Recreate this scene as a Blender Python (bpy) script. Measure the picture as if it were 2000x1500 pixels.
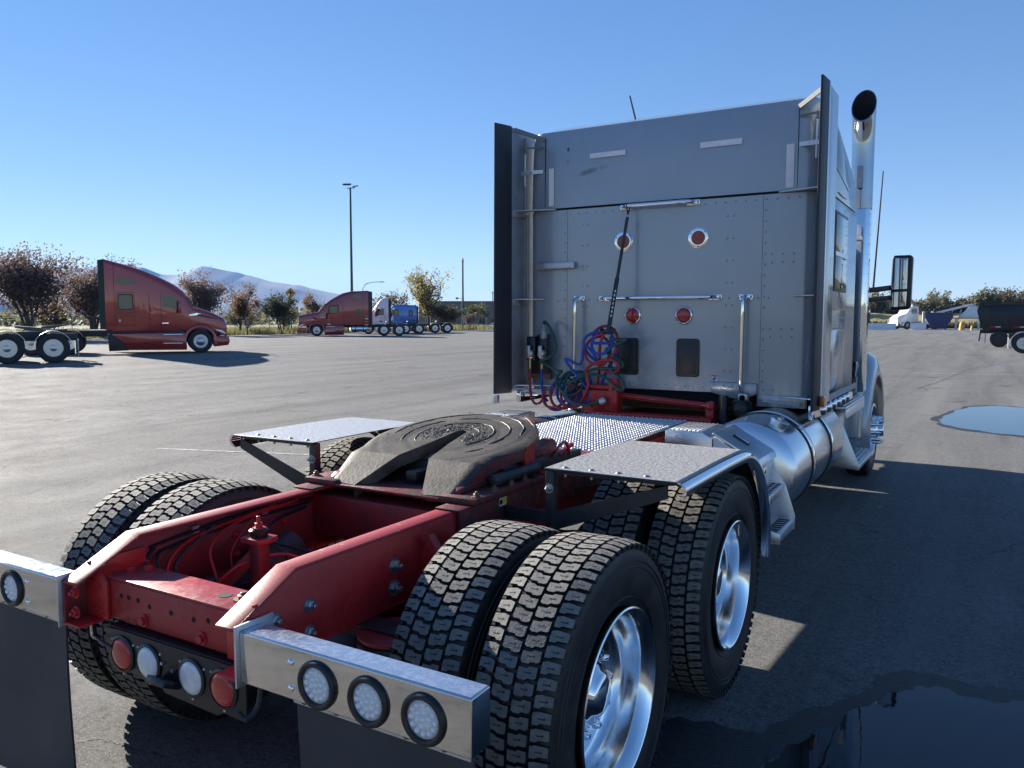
import bpy, bmesh, math, random
from mathutils import Vector, Matrix
random.seed(7)
R = math.radians
S = bpy.context.scene
for o in list(bpy.data.objects): bpy.data.objects.remove(o)
COL = S.collection

# ---------------------------------------------------------------- camera, sky, sun, exposure
cam_d = bpy.data.cameras.new('camera'); cam = bpy.data.objects.new('camera', cam_d); COL.objects.link(cam)
cam.location = (2.240, -1.495, 1.794)
cam.rotation_euler = (math.pi/2 - 0.0816, 0, 0.5379)
cam_d.sensor_width = 36; cam_d.lens = 36*1562.1/2000
cam_d.clip_start = 0.05; cam_d.clip_end = 60000
S.camera = cam
SUN_EL = R(20.5); SUN_V = Vector((-0.972*math.cos(SUN_EL), 0.235*math.cos(SUN_EL), math.sin(SUN_EL))).normalized()
w = bpy.data.worlds.new('World'); S.world = w; w.use_nodes = True
nt = w.node_tree; nt.nodes.clear()
wo = nt.nodes.new('ShaderNodeOutputWorld'); wb = nt.nodes.new('ShaderNodeBackground'); sk = nt.nodes.new('ShaderNodeTexSky')
sk.sky_type = 'NISHITA'; sk.sun_disc = False; sk.sun_elevation = SUN_EL
sk.sun_rotation = math.atan2(SUN_V.x, SUN_V.y)
sk.altitude = 1300; sk.air_density = 1.0; sk.dust_density = 0.0; sk.ozone_density = 3.0
wb.inputs['Strength'].default_value = 0.088
hs = nt.nodes.new('ShaderNodeHueSaturation'); hs.inputs['Saturation'].default_value = 1.47; hs.inputs['Hue'].default_value = 0.513; gm = nt.nodes.new('ShaderNodeGamma'); gm.inputs[1].default_value = 0.62
nt.links.new(sk.outputs[0], gm.inputs[0]); nt.links.new(gm.outputs[0], hs.inputs['Color']); nt.links.new(hs.outputs[0], wb.inputs['Color']); nt.links.new(wb.outputs[0], wo.inputs['Surface'])
sd = bpy.data.lights.new('sun', 'SUN'); so = bpy.data.objects.new('sun', sd); COL.objects.link(so)
sd.energy = 5.0; sd.angle = R(0.55); sd.color = (1.0, 0.93, 0.83)
so.rotation_euler = SUN_V.to_track_quat('Z', 'Y').to_euler(); so.location = (-20, 10, 20)
S.view_settings.view_transform = 'Standard'; S.view_settings.look = 'None'
S.view_settings.exposure = 1.7; S.view_settings.gamma = 1.0; S.view_settings.use_curve_mapping = False
S.render.engine = 'CYCLES'
S.cycles.use_denoising = True
try: S.cycles.denoiser = 'OPENIMAGEDENOISE'
except Exception: pass
S.cycles.max_bounces = 6; S.cycles.transparent_max_bounces = 12; S.cycles.volume_bounces = 0
S.cycles.sample_clamp_indirect = 8; S.cycles.caustics_reflective = False; S.cycles.caustics_refractive = False

# ---------------------------------------------------------------- materials
MAT = {}
def mat(name, col, rough=0.5, metal=0.0, var=0.0, vscale=8.0, bump=0.0, bscale=60.0, coat=0.0, spec=0.5, rvar=0.0,
        col2=None, mix_lo=0.45, mix_hi=0.6, detail=6, trans=0.0, stretch=None):
    m = bpy.data.materials.new(name); m.use_nodes = True; n = m.node_tree.nodes; L = m.node_tree.links
    b = n['Principled BSDF']
    b.inputs['Base Color'].default_value = (*col, 1); b.inputs['Roughness'].default_value = rough
    b.inputs['Metallic'].default_value = metal; b.inputs['Coat Weight'].default_value = coat
    b.inputs['Coat Roughness'].default_value = 0.06; b.inputs['Specular IOR Level'].default_value = spec
    if trans: b.inputs['Transmission Weight'].default_value = trans
    if var or bump or rvar or col2:
        tc = n.new('ShaderNodeTexCoord'); src = tc.outputs['Object']
        if stretch:
            mp = n.new('ShaderNodeMapping'); mp.inputs['Scale'].default_value = stretch
            L.new(src, mp.inputs[0]); src = mp.outputs[0]
    if var or rvar or col2:
        t = n.new('ShaderNodeTexNoise'); t.inputs['Scale'].default_value = vscale; t.inputs['Detail'].default_value = detail
        t.inputs['Roughness'].default_value = 0.62
        L.new(src, t.inputs['Vector'])
        r = n.new('ShaderNodeValToRGB')
        r.color_ramp.elements[0].position = mix_lo if col2 else 0.3; r.color_ramp.elements[1].position = mix_hi if col2 else 0.7
        c0 = tuple(max(0, c*(1-var)) for c in col); c1 = col2 if col2 else tuple(min(1, c*(1+var)) for c in col)
        r.color_ramp.elements[0].color = (*c0, 1); r.color_ramp.elements[1].color = (*c1, 1)
        L.new(t.outputs['Fac'], r.inputs[0])
        if var or col2: L.new(r.outputs[0], b.inputs['Base Color'])
        if rvar:
            mr = n.new('ShaderNodeMapRange'); mr.inputs['From Min'].default_value = .3; mr.inputs['From Max'].default_value = .7
            mr.inputs['To Min'].default_value = max(0.02, rough-rvar); mr.inputs['To Max'].default_value = min(1, rough+rvar)
            L.new(t.outputs['Fac'], mr.inputs[0]); L.new(mr.outputs[0], b.inputs['Roughness'])
    if bump:
        t2 = n.new('ShaderNodeTexNoise'); t2.inputs['Scale'].default_value = bscale; t2.inputs['Detail'].default_value = 4
        L.new(src, t2.inputs['Vector'])
        bp = n.new('ShaderNodeBump'); bp.inputs['Strength'].default_value = bump; bp.inputs['Distance'].default_value = 0.01
        L.new(t2.outputs['Fac'], bp.inputs['Height']); L.new(bp.outputs[0], b.inputs['Normal'])
    MAT[name] = m
    return m
mat('frame_grimy', (.15,.016,.018), .5, col2=(.05,.022,.02), mix_lo=.42, mix_hi=.62, vscale=18, bump=.25, bscale=60, rvar=.15)
mat('frame_red', (.43,.020,.022), .34, var=.10, vscale=22, bump=.05, bscale=160, rvar=.12, spec=.5)
mat('frame_red_dusty', (.34,.022,.026), .42, col2=(.30,.07,.07), mix_lo=.5, mix_hi=.75, vscale=30, bump=.1, rvar=.1)
mat('flange_red', (.34,.022,.026), .40, col2=(.40,.24,.19), mix_lo=.635, mix_hi=.68, vscale=34, detail=11, bump=.06, bscale=150, var=.12)
mat('frame_red_shaded', (.19,.011,.015), .5, col2=(.10,.014,.015), mix_lo=.45, mix_hi=.65, vscale=9, bump=.1, bscale=60)  # darker copy of the frame red: shade between the rails painted into the colour
mat('frame_dark', (.045,.014,.016), .6, var=.5, vscale=10, bump=.2)
mat('black_steel', (.016,.018,.022), .45, var=.4, vscale=20, bump=.1, rvar=.12)
mat('black_panel', (.012,.012,.014), .4, var=.3, vscale=20)
mat('black_plastic', (.012,.014,.02), .33, var=.2, vscale=30, bump=.05)
mat('flap_rubber', (.030,.036,.046), .6, var=.25, vscale=4, bump=.08, bscale=40)
mat('extender_rubber', (.022,.025,.032), .55, var=.25, vscale=6)
mat('tyre_side', (.014,.014,.015), .55, col2=(.034,.030,.026), mix_lo=.45, mix_hi=.75, var=.1, vscale=9, bump=.15, bscale=50, rvar=.1)
mat('tyre_groove', (.010,.010,.010), .8)
mat('tyre_tread', (.185,.177,.158), .85, var=.28, vscale=35, bump=.2, bscale=150)
mat('far_tyre', (.02,.021,.023), .7, var=.2)
mat('stack_chrome', (.34,.38,.43), .10, 1.0, col2=(.36,.33,.29), mix_lo=.5, mix_hi=.7, vscale=4, rvar=.06)
mat('stay_grey', (.20,.205,.21), .8)
mat('chrome', (.82,.83,.85), .05, 1.0, bump=.012, bscale=8)
mat('polished_alu', (.86,.87,.88), .15, 1.0, rvar=.05, vscale=18)
mat('brushed_alu', (.72,.73,.75), .36, 1.0, var=.12, vscale=20, rvar=.08, stretch=(1,14,14))
mat('tank_alu', (.78,.79,.81), .24, 1.0, var=.04, vscale=6, rvar=.03, stretch=(.5,30,.5))
mat('matte_alu', (.55,.56,.59), .45, .85, var=.15, vscale=12, rvar=.1)
mat('deck_alu', (.72,.72,.73), .38, .7, var=.22, vscale=25, rvar=.1)
mat('deck_hole', (.03,.025,.025), .8)
mat('stainless', (.66,.65,.64), .09, 1.0, var=.12, vscale=5, rvar=.06, bump=.10, bscale=6)
mat('stainless_dusty', (.60,.62,.66), .28, .9, var=.06, vscale=60, rvar=.08)
mat('fender_top', (.50,.49,.47), .42, .6, var=.30, vscale=75, rvar=.2, detail=10, bump=.15, bscale=50)
mat('fender_under', (.02,.02,.02), .7)
mat('rust_bolt', (.16,.10,.07), .6, .5, var=.4, vscale=60)
mat('zinc_bolt', (.42,.43,.45), .35, .9, var=.2, vscale=60)
mat('lens_white', (.66,.67,.69), .08, 0, var=.15, vscale=50, coat=.6)
mat('led_white', (.82,.82,.83), .06, 0, coat=1.0)
mat('lens_red', (.42,.014,.018), .12, 0, var=.3, vscale=60, coat=.5)
mat('lens_orange', (.55,.13,.01), .12, 0, var=.4, vscale=90, coat=.6)
mat('reflector_red', (.36,.05,.045), .25, 0, var=.3, vscale=60)
mat('rubber_black', (.012,.012,.013), .38)
mat('grey_trim', (.30,.32,.35), .5, .3, var=.15, vscale=8)
mat('dark_gap', (.006,.006,.008), .9)
mat('mirror_glass', (.75,.77,.8), .02, 1.0)
mat('dark_glass', (.015,.022,.028), .04, 0, coat=.3, spec=.8)
mat('tape_white', (.88,.83,.85), .45, var=.08, vscale=60)
mat('hose_red', (.40,.02,.03), .28, var=.2, vscale=30)
mat('hose_blue', (.012,.06,.38), .28, var=.2, vscale=30)
mat('hose_green', (.008,.075,.055), .32, var=.2, vscale=30)
mat('brass', (.55,.40,.16), .3, .9)
mat('copper_lens', (.78,.76,.76), .05, 1.0)
mat('sticker_yellow', (.75,.55,.05), .5)
mat('sticker_white', (.75,.75,.74), .5)
mat('sticker_red', (.5,.02,.02), .5)
mat('wet_grease', (.034,.030,.026), .5, var=.3, vscale=40)
mat('greasy', (.035,.034,.034), .42, var=.4, vscale=20, bump=.25, bscale=40)

def nodes_of(name):
    m = MAT[name]; return m, m.node_tree.nodes, m.node_tree.links, m.node_tree.nodes['Principled BSDF']

def paint_silver():
    m = mat('silver_paint', (.37,.42,.49), .28, .25, coat=.55)
    _, n, L, b = nodes_of('silver_paint')
    tc = n.new('ShaderNodeTexCoord')
    t = n.new('ShaderNodeTexNoise'); t.inputs['Scale'].default_value = 2.3; t.inputs['Detail'].default_value = 7
    L.new(tc.outputs['Object'], t.inputs['Vector'])
    r = n.new('ShaderNodeValToRGB'); r.color_ramp.elements[0].position = .3; r.color_ramp.elements[1].position = .72
    r.color_ramp.elements[0].color = (.335,.365,.415,1); r.color_ramp.elements[1].color = (.365,.395,.445,1)
    L.new(t.outputs['Fac'], r.inputs[0])
    # dust that clings in fine streaks, scuffs left by hoses (a shape of their own)
    t2 = n.new('ShaderNodeTexNoise'); t2.inputs['Scale'].default_value = 14; t2.inputs['Detail'].default_value = 8
    mp = n.new('ShaderNodeMapping'); mp.inputs['Scale'].default_value = (1, 1, .25)
    L.new(tc.outputs['Object'], mp.inputs[0]); L.new(mp.outputs[0], t2.inputs['Vector'])
    mr = n.new('ShaderNodeMapRange'); mr.inputs['From Min'].default_value = .50; mr.inputs['From Max'].default_value = .70
    mr.inputs['To Max'].default_value = .6
    L.new(t2.outputs['Fac'], mr.inputs[0])
    mx = n.new('ShaderNodeMixRGB'); mx.inputs['Color2'].default_value = (.39,.405,.43,1)
    L.new(mr.outputs[0], mx.inputs['Fac']); L.new(r.outputs[0], mx.inputs['Color1'])
    last = mx
    for (cx, cz, rx, rz, tilt, colr, k) in ((-.60, 2.985, .16, .024, .17, (.12,.12,.115,1), .8), (-.80, 3.075, .02, .02, 0, (.03,.03,.03,1), 1),
                                           (-.80, 3.18, .012, .022, 0, (.03,.03,.03,1), 1), (.12,1.49,.13,.016,.35,(.42,.44,.47,1),.55), (.06,1.45,.12,.012,.6,(.42,.44,.47,1),.5),
                                           (-.66,2.21,.05,.03,0,(.16,.15,.14,1),.8), (-.78,1.72,.10,.09,.5,(.42,.43,.44,1),.45)):
        sp = n.new('ShaderNodeSeparateXYZ'); L.new(tc.outputs['Object'], sp.inputs[0])
        def mth(op, a, bv):
            q = n.new('ShaderNodeMath'); q.operation = op
            for i, x in enumerate((a, bv)):
                if isinstance(x, (int, float)): q.inputs[i].default_value = x
                else: L.new(x, q.inputs[i])
            return q.outputs[0]
        dx = mth('SUBTRACT', sp.outputs[0], cx); dz = mth('SUBTRACT', sp.outputs[2], cz)
        u = mth('ADD', mth('MULTIPLY', dx, math.cos(tilt)/rx), mth('MULTIPLY', dz, math.sin(tilt)/rx))
        v = mth('ADD', mth('MULTIPLY', dx, -math.sin(tilt)/rz), mth('MULTIPLY', dz, math.cos(tilt)/rz))
        d = mth('ADD', mth('MULTIPLY', u, u), mth('MULTIPLY', v, v))
        e = mth('MAXIMUM', mth('SUBTRACT', 1.25, d), 0.0)
        nz = mth('MULTIPLY', mth('SUBTRACT', t2.outputs['Fac'], .36), 3.2)
        f = mth('MULTIPLY', mth('MULTIPLY', e, nz), k)
        cl = n.new('ShaderNodeClamp'); L.new(f, cl.inputs[0]); cl.inputs['Max'].default_value = k
        yy = mth('LESS_THAN', sp.outputs[1], 4.6)
        ff = mth('MULTIPLY', cl.outputs[0], yy)
        m2 = n.new('ShaderNodeMixRGB'); m2.inputs['Color2'].default_value = colr
        L.new(ff, m2.inputs['Fac']); L.new(last.outputs[0], m2.inputs['Color1']); last = m2
    # road dust thrown up along the bottom edge
    sp = n.new('ShaderNodeSeparateXYZ'); L.new(tc.outputs['Object'], sp.inputs[0])
    m1 = n.new('ShaderNodeMapRange'); m1.inputs[1].default_value = 1.36; m1.inputs[2].default_value = 1.25; L.new(sp.outputs[2], m1.inputs[0])
    m2_ = n.new('ShaderNodeMapRange'); m2_.inputs[1].default_value = .46; m2_.inputs[2].default_value = .6; m2_.inputs[4].default_value = .6; L.new(t2.outputs['Fac'], m2_.inputs[0])
    mm = n.new('ShaderNodeMath'); mm.operation = 'MULTIPLY'; L.new(m1.outputs[0], mm.inputs[0]); L.new(m2_.outputs[0], mm.inputs[1])
    m3 = n.new('ShaderNodeMixRGB'); m3.inputs['Color2'].default_value = (.56,.55,.53,1); L.new(mm.outputs[0], m3.inputs['Fac']); L.new(last.outputs[0], m3.inputs['Color1']); last = m3
    L.new(last.outputs[0], b.inputs['Base Color'])
    bn = n.new('ShaderNodeTexNoise'); bn.inputs['Scale'].default_value = 2.2; bn.inputs['Detail'].default_value = 1
    L.new(tc.outputs['Object'], bn.inputs['Vector'])
    bp = n.new('ShaderNodeBump'); bp.inputs['Strength'].default_value = .12; bp.inputs['Distance'].default_value = .05
    L.new(bn.outputs['Fac'], bp.inputs['Height']); L.new(bp.outputs[0], b.inputs['Normal'])
paint_silver()
mat('side_paint', (.33,.36,.40), .24, .35, var=.04, vscale=2, coat=.55, bump=.02, bscale=2)

def grease_mat():
    m = mat('fifth_grease', (.04,.04,.04), .45); _, n, L, b = nodes_of('fifth_grease')
    tc = n.new('ShaderNodeTexCoord'); sp = n.new('ShaderNodeMapping'); sp.inputs['Location'].default_value = (0, -1.70, -1.2)
    L.new(tc.outputs['Object'], sp.inputs[0])
    wv = n.new('ShaderNodeTexWave'); wv.wave_type = 'RINGS'; wv.rings_direction = 'Z'; wv.inputs['Scale'].default_value = 2.1
    wv.inputs['Distortion'].default_value = 1.6; wv.inputs['Detail'].default_value = 3; wv.inputs['Detail Scale'].default_value = 2
    L.new(sp.outputs[0], wv.inputs['Vector'])
    t = n.new('ShaderNodeTexNoise'); t.inputs['Scale'].default_value = 15; t.inputs['Detail'].default_value = 7; t.inputs['Roughness'].default_value = .7
    L.new(tc.outputs['Object'], t.inputs['Vector'])
    t3 = n.new('ShaderNodeTexNoise'); t3.inputs['Scale'].default_value = 5; t3.inputs['Detail'].default_value = 6
    L.new(tc.outputs['Object'], t3.inputs['Vector'])
    pw = n.new('ShaderNodeMath'); pw.operation = 'POWER'; pw.inputs[1].default_value = 6; L.new(wv.outputs['Fac'], pw.inputs[0])
    r = n.new('ShaderNodeValToRGB'); r.color_ramp.elements[0].position = .35; r.color_ramp.elements[1].position = .72
    r.color_ramp.elements[0].color = (.015,.013,.012,1); r.color_ramp.elements[1].color = (.085,.072,.058,1)
    L.new(t3.outputs['Fac'], r.inputs[0])
    mx = n.new('ShaderNodeMixRGB'); mx.inputs['Color2'].default_value = (.026,.023,.02,1)
    L.new(pw.outputs[0], mx.inputs['Fac']); L.new(r.outputs[0], mx.inputs['Color1']); L.new(mx.outputs[0], b.inputs['Base Color'])
    ad = n.new('ShaderNodeMath'); ad.operation = 'MULTIPLY_ADD'; ad.inputs[1].default_value = -.35
    L.new(pw.outputs[0], ad.inputs[0]); L.new(t.outputs['Fac'], ad.inputs[2])
    bp = n.new('ShaderNodeBump'); bp.inputs['Strength'].default_value = .45; bp.inputs['Distance'].default_value = .009
    L.new(ad.outputs[0], bp.inputs['Height']); L.new(bp.outputs[0], b.inputs['Normal'])
    mr = n.new('ShaderNodeMapRange'); b.inputs['Specular IOR Level'].default_value = .3; mr.inputs['To Min'].default_value = .8; mr.inputs['To Max'].default_value = .5
    L.new(t.outputs['Fac'], mr.inputs[0]); L.new(mr.outputs[0], b.inputs['Roughness'])
grease_mat()
mat('ramp_grease', (.026,.022,.018), .65, col2=(.11,.093,.07), mix_lo=.4, mix_hi=.68, vscale=8, bump=.18, bscale=70)

# ---------------------------------------------------------------- mesh helpers
class MB:
    def __init__(s): s.v = []; s.f = []; s.mi = []; s.m = 0
    def face(s, idx): s.f.append(tuple(idx)); s.mi.append(s.m)
    def quad(s, a, b, c, d):
        k = len(s.v); s.v += [tuple(a), tuple(b), tuple(c), tuple(d)]; s.face((k, k+1, k+2, k+3))
    def box(s, x0, x1, y0, y1, z0, z1):
        k = len(s.v)
        s.v += [(x0,y0,z0),(x1,y0,z0),(x1,y1,z0),(x0,y1,z0),(x0,y0,z1),(x1,y0,z1),(x1,y1,z1),(x0,y1,z1)]
        for q in ((0,3,2,1),(4,5,6,7),(0,1,5,4),(1,2,6,5),(2,3,7,6),(3,0,4,7)): s.face([k+i for i in q])
        return s
    def obox(s, c, ax, ay, az, hx, hy, hz):
        c = Vector(c); ax, ay, az = Vector(ax).normalized()*hx, Vector(ay).normalized()*hy, Vector(az).normalized()*hz
        k = len(s.v)
        for dz in (-1, 1):
            for dx, dy in ((-1,-1),(1,-1),(1,1),(-1,1)): s.v.append(tuple(c + ax*dx + ay*dy + az*dz))
        for q in ((0,3,2,1),(4,5,6,7),(0,1,5,4),(1,2,6,5),(2,3,7,6),(3,0,4,7)): s.face([k+i for i in q])
        return s
    def beam(s, p, q, wdt, hgt, up=(0,0,1)):
        p, q = Vector(p), Vector(q); d = (q-p); l = d.length; d.normalize(); up = Vector(up)
        sx = d.cross(up); sx.normalize(); u = sx.cross(d)
        return s.obox((p+q)/2, sx, d, u, wdt/2, l/2, hgt/2)
    def prism(s, pts, axis, a, b):
        """pts: closed polygon in the two other axes (x: (y,z), y: (x,z), z: (x,y))"""
        def P(u, v, t): return {'x': (t,u,v), 'y': (u,t,v), 'z': (u,v,t)}[axis]
        k = len(s.v); n = len(pts)
        for t in (a, b):
            for u, v in pts: s.v.append(P(u, v, t))
        s.face([k+i for i in range(n)]); s.face([k+n+i for i in reversed(range(n))])
        for i in range(n):
            j = (i+1) % n; s.face((k+i, k+n+i, k+n+j, k+j))
        return s
    def tube(s, pts, r, n=10, cap=True, closed=False):
        pts = [Vector(p) for p in pts]; rs = r if isinstance(r, (list, tuple)) else [r]*len(pts)
        k = len(s.v); N = len(pts); prev = None
        for i, p in enumerate(pts):
            if closed: d = pts[(i+1) % N] - pts[i-1]
            else: d = pts[min(i+1, N-1)] - pts[max(i-1, 0)]
            if d.length < 1e-9: d = Vector((0,0,1))
            d.normalize()
            if prev is None:
                a = d.cross(Vector((0,0,1)) if abs(d.z) < .9 else Vector((1,0,0)))
            else: a = prev - d*prev.dot(d)
            a.normalize(); prev = a; b = d.cross(a)
            for j in range(n):
                t = 2*math.pi*j/n; s.v.append(tuple(p + (a*math.cos(t) + b*math.sin(t))*rs[i]))
        for i in range(N if closed else N-1):
            i2 = (i+1) % N
            for j in range(n):
                j2 = (j+1) % n; s.face((k+i*n+j, k+i*n+j2, k+i2*n+j2, k+i2*n+j))
        if cap and not closed:
            s.face([k+j for j in reversed(range(n))]); s.face([k+(N-1)*n+j for j in range(n)])
        return s
    def cyl(s, p, q, r, n=16, r2=None):
        return s.tube([p, q], [r, r if r2 is None else r2], n)
    def lathe(s, prof, c, axis, n=32, ring=False):
        """prof: list of (radius, offset along axis)"""
        c = Vector(c); ax = Vector(axis).normalized()
        a = ax.cross(Vector((0,0,1)) if abs(ax.z) < .9 else Vector((1,0,0))); a.normalize(); b = ax.cross(a)
        k = len(s.v); M = len(prof)
        for r, o in prof:
            for j in range(n):
                t = 2*math.pi*j/n; s.v.append(tuple(c + ax*o + (a*math.cos(t) + b*math.sin(t))*r))
        for i in range(M if ring else M-1):
            i2 = (i+1) % M
            for j in range(n):
                j2 = (j+1) % n; s.face((k+i*n+j, k+i*n+j2, k+i2*n+j2, k+i2*n+j))
        if not ring:
            if prof[0][0] > 1e-6: s.face([k+j for j in reversed(range(n))])
            if prof[-1][0] > 1e-6: s.face([k+(M-1)*n+j for j in range(n)])
        return s
    def dome(s, c, axis, r, h, n=8, rings=2):
        prof = [(r, 0)]
        for i in range(1, rings+1):
            t = i/(rings)*math.pi/2*.92; prof.append((r*math.cos(t), h*math.sin(t)))
        return s.lathe(prof, c, axis, n)
    def loft(s, secs, closed=True, cap=True):
        k = len(s.v); n = len(secs[0])
        for q in secs: s.v += [tuple(p) for p in q]
        for i in range(len(secs)-1):
            for j in range(n if closed else n-1):
                j2 = (j+1) % n; s.face((k+i*n+j, k+i*n+j2, k+(i+1)*n+j2, k+(i+1)*n+j))
        if cap and closed:
            s.face([k+j for j in reversed(range(n))]); s.face([k+(len(secs)-1)*n+j for j in range(n)])
        return s

def build(name, mb, mats, parent=None, bevel=0, smooth=40, seg=2, fixn=True, loc=None):
    me = bpy.data.meshes.new(name); me.from_pydata(mb.v, [], mb.f)
    if isinstance(mats, str): mats = [mats]
    for q in mats: me.materials.append(MAT[q] if isinstance(q, str) else q)
    me.polygons.foreach_set('material_index', mb.mi)
    if bevel or fixn:
        bm = bmesh.new(); bm.from_mesh(me)
        if bevel:
            bmesh.ops.remove_doubles(bm, verts=bm.verts, dist=1e-5)
        if fixn: bmesh.ops.recalc_face_normals(bm, faces=bm.faces)
        if bevel:
            es = [e for e in bm.edges if len(e.link_faces) == 2 and e.calc_face_angle(0) > R(28)]
            bmesh.ops.bevel(bm, geom=es, offset=bevel, segments=seg, affect='EDGES', profile=.5, clamp_overlap=True)
        bm.to_mesh(me); bm.free()
    if smooth:
        me.polygons.foreach_set('use_smooth', [True]*len(me.polygons))
        try: me.set_sharp_from_angle(angle=R(smooth))
        except Exception: pass
    me.update()
    o = bpy.data.objects.new(name, me); COL.objects.link(o)
    if loc: o.location = loc
    if parent: o.parent = parent
    return o
def thing(name, label, cat, loc=(0,0,0), rz=0, group=None, kind=None):
    o = bpy.data.objects.new(name, None); COL.objects.link(o); o.empty_display_size = .3
    o.location = loc; o.rotation_euler = (0, 0, rz)
    tag(o, label, cat, group, kind); return o
def tag(o, label=None, cat=None, group=None, kind=None):
    if label: o['label'] = label
    if cat: o['category'] = cat
    if group: o['group'] = group
    if kind: o['kind'] = kind
    return o
def dup(o, parent=None, loc=None, rot=None):
    c = o.copy(); COL.objects.link(c); c.parent = parent
    if loc is not None: c.location = loc
    if rot is not None: c.rotation_euler = rot
    for ch in list(o.children): dup(ch, c)
    return c
def arc(c, r, a0, a1, n, plane='yz', const=0):
    out = []
    for i in range(n+1):
        t = R(a0 + (a1-a0)*i/n); u, v = c[0]+r*math.cos(t), c[1]+r*math.sin(t)
        out.append({'yz': (const,u,v), 'xz': (u,const,v), 'xy': (u,v,const)}[plane])
    return out
def smooth_path(pts, n=8):
    """Catmull-Rom through points"""
    P = [Vector(p) for p in pts]; P = [P[0]*2-P[1]] + P + [P[-1]*2-P[-2]]; out = []
    for i in range(1, len(P)-2):
        for k in range(n):
            t = k/n; a, b, c, d = P[i-1], P[i], P[i+1], P[i+2]
            out.append(.5*((2*b) + (c-a)*t + (2*a-5*b+4*c-d)*t*t + (3*b-a-3*c+d)*t**3))
    out.append(P[-2]); return out
def sstep(a, b, x):
    t = max(0, min(1, (x-a)/(b-a))); return t*t*(3-2*t)
def gz(x, y):
    """height of the lot: it rises gently to the west"""
    return 0.28*sstep(-7, -27, x) if x < -7 else 0.0
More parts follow.
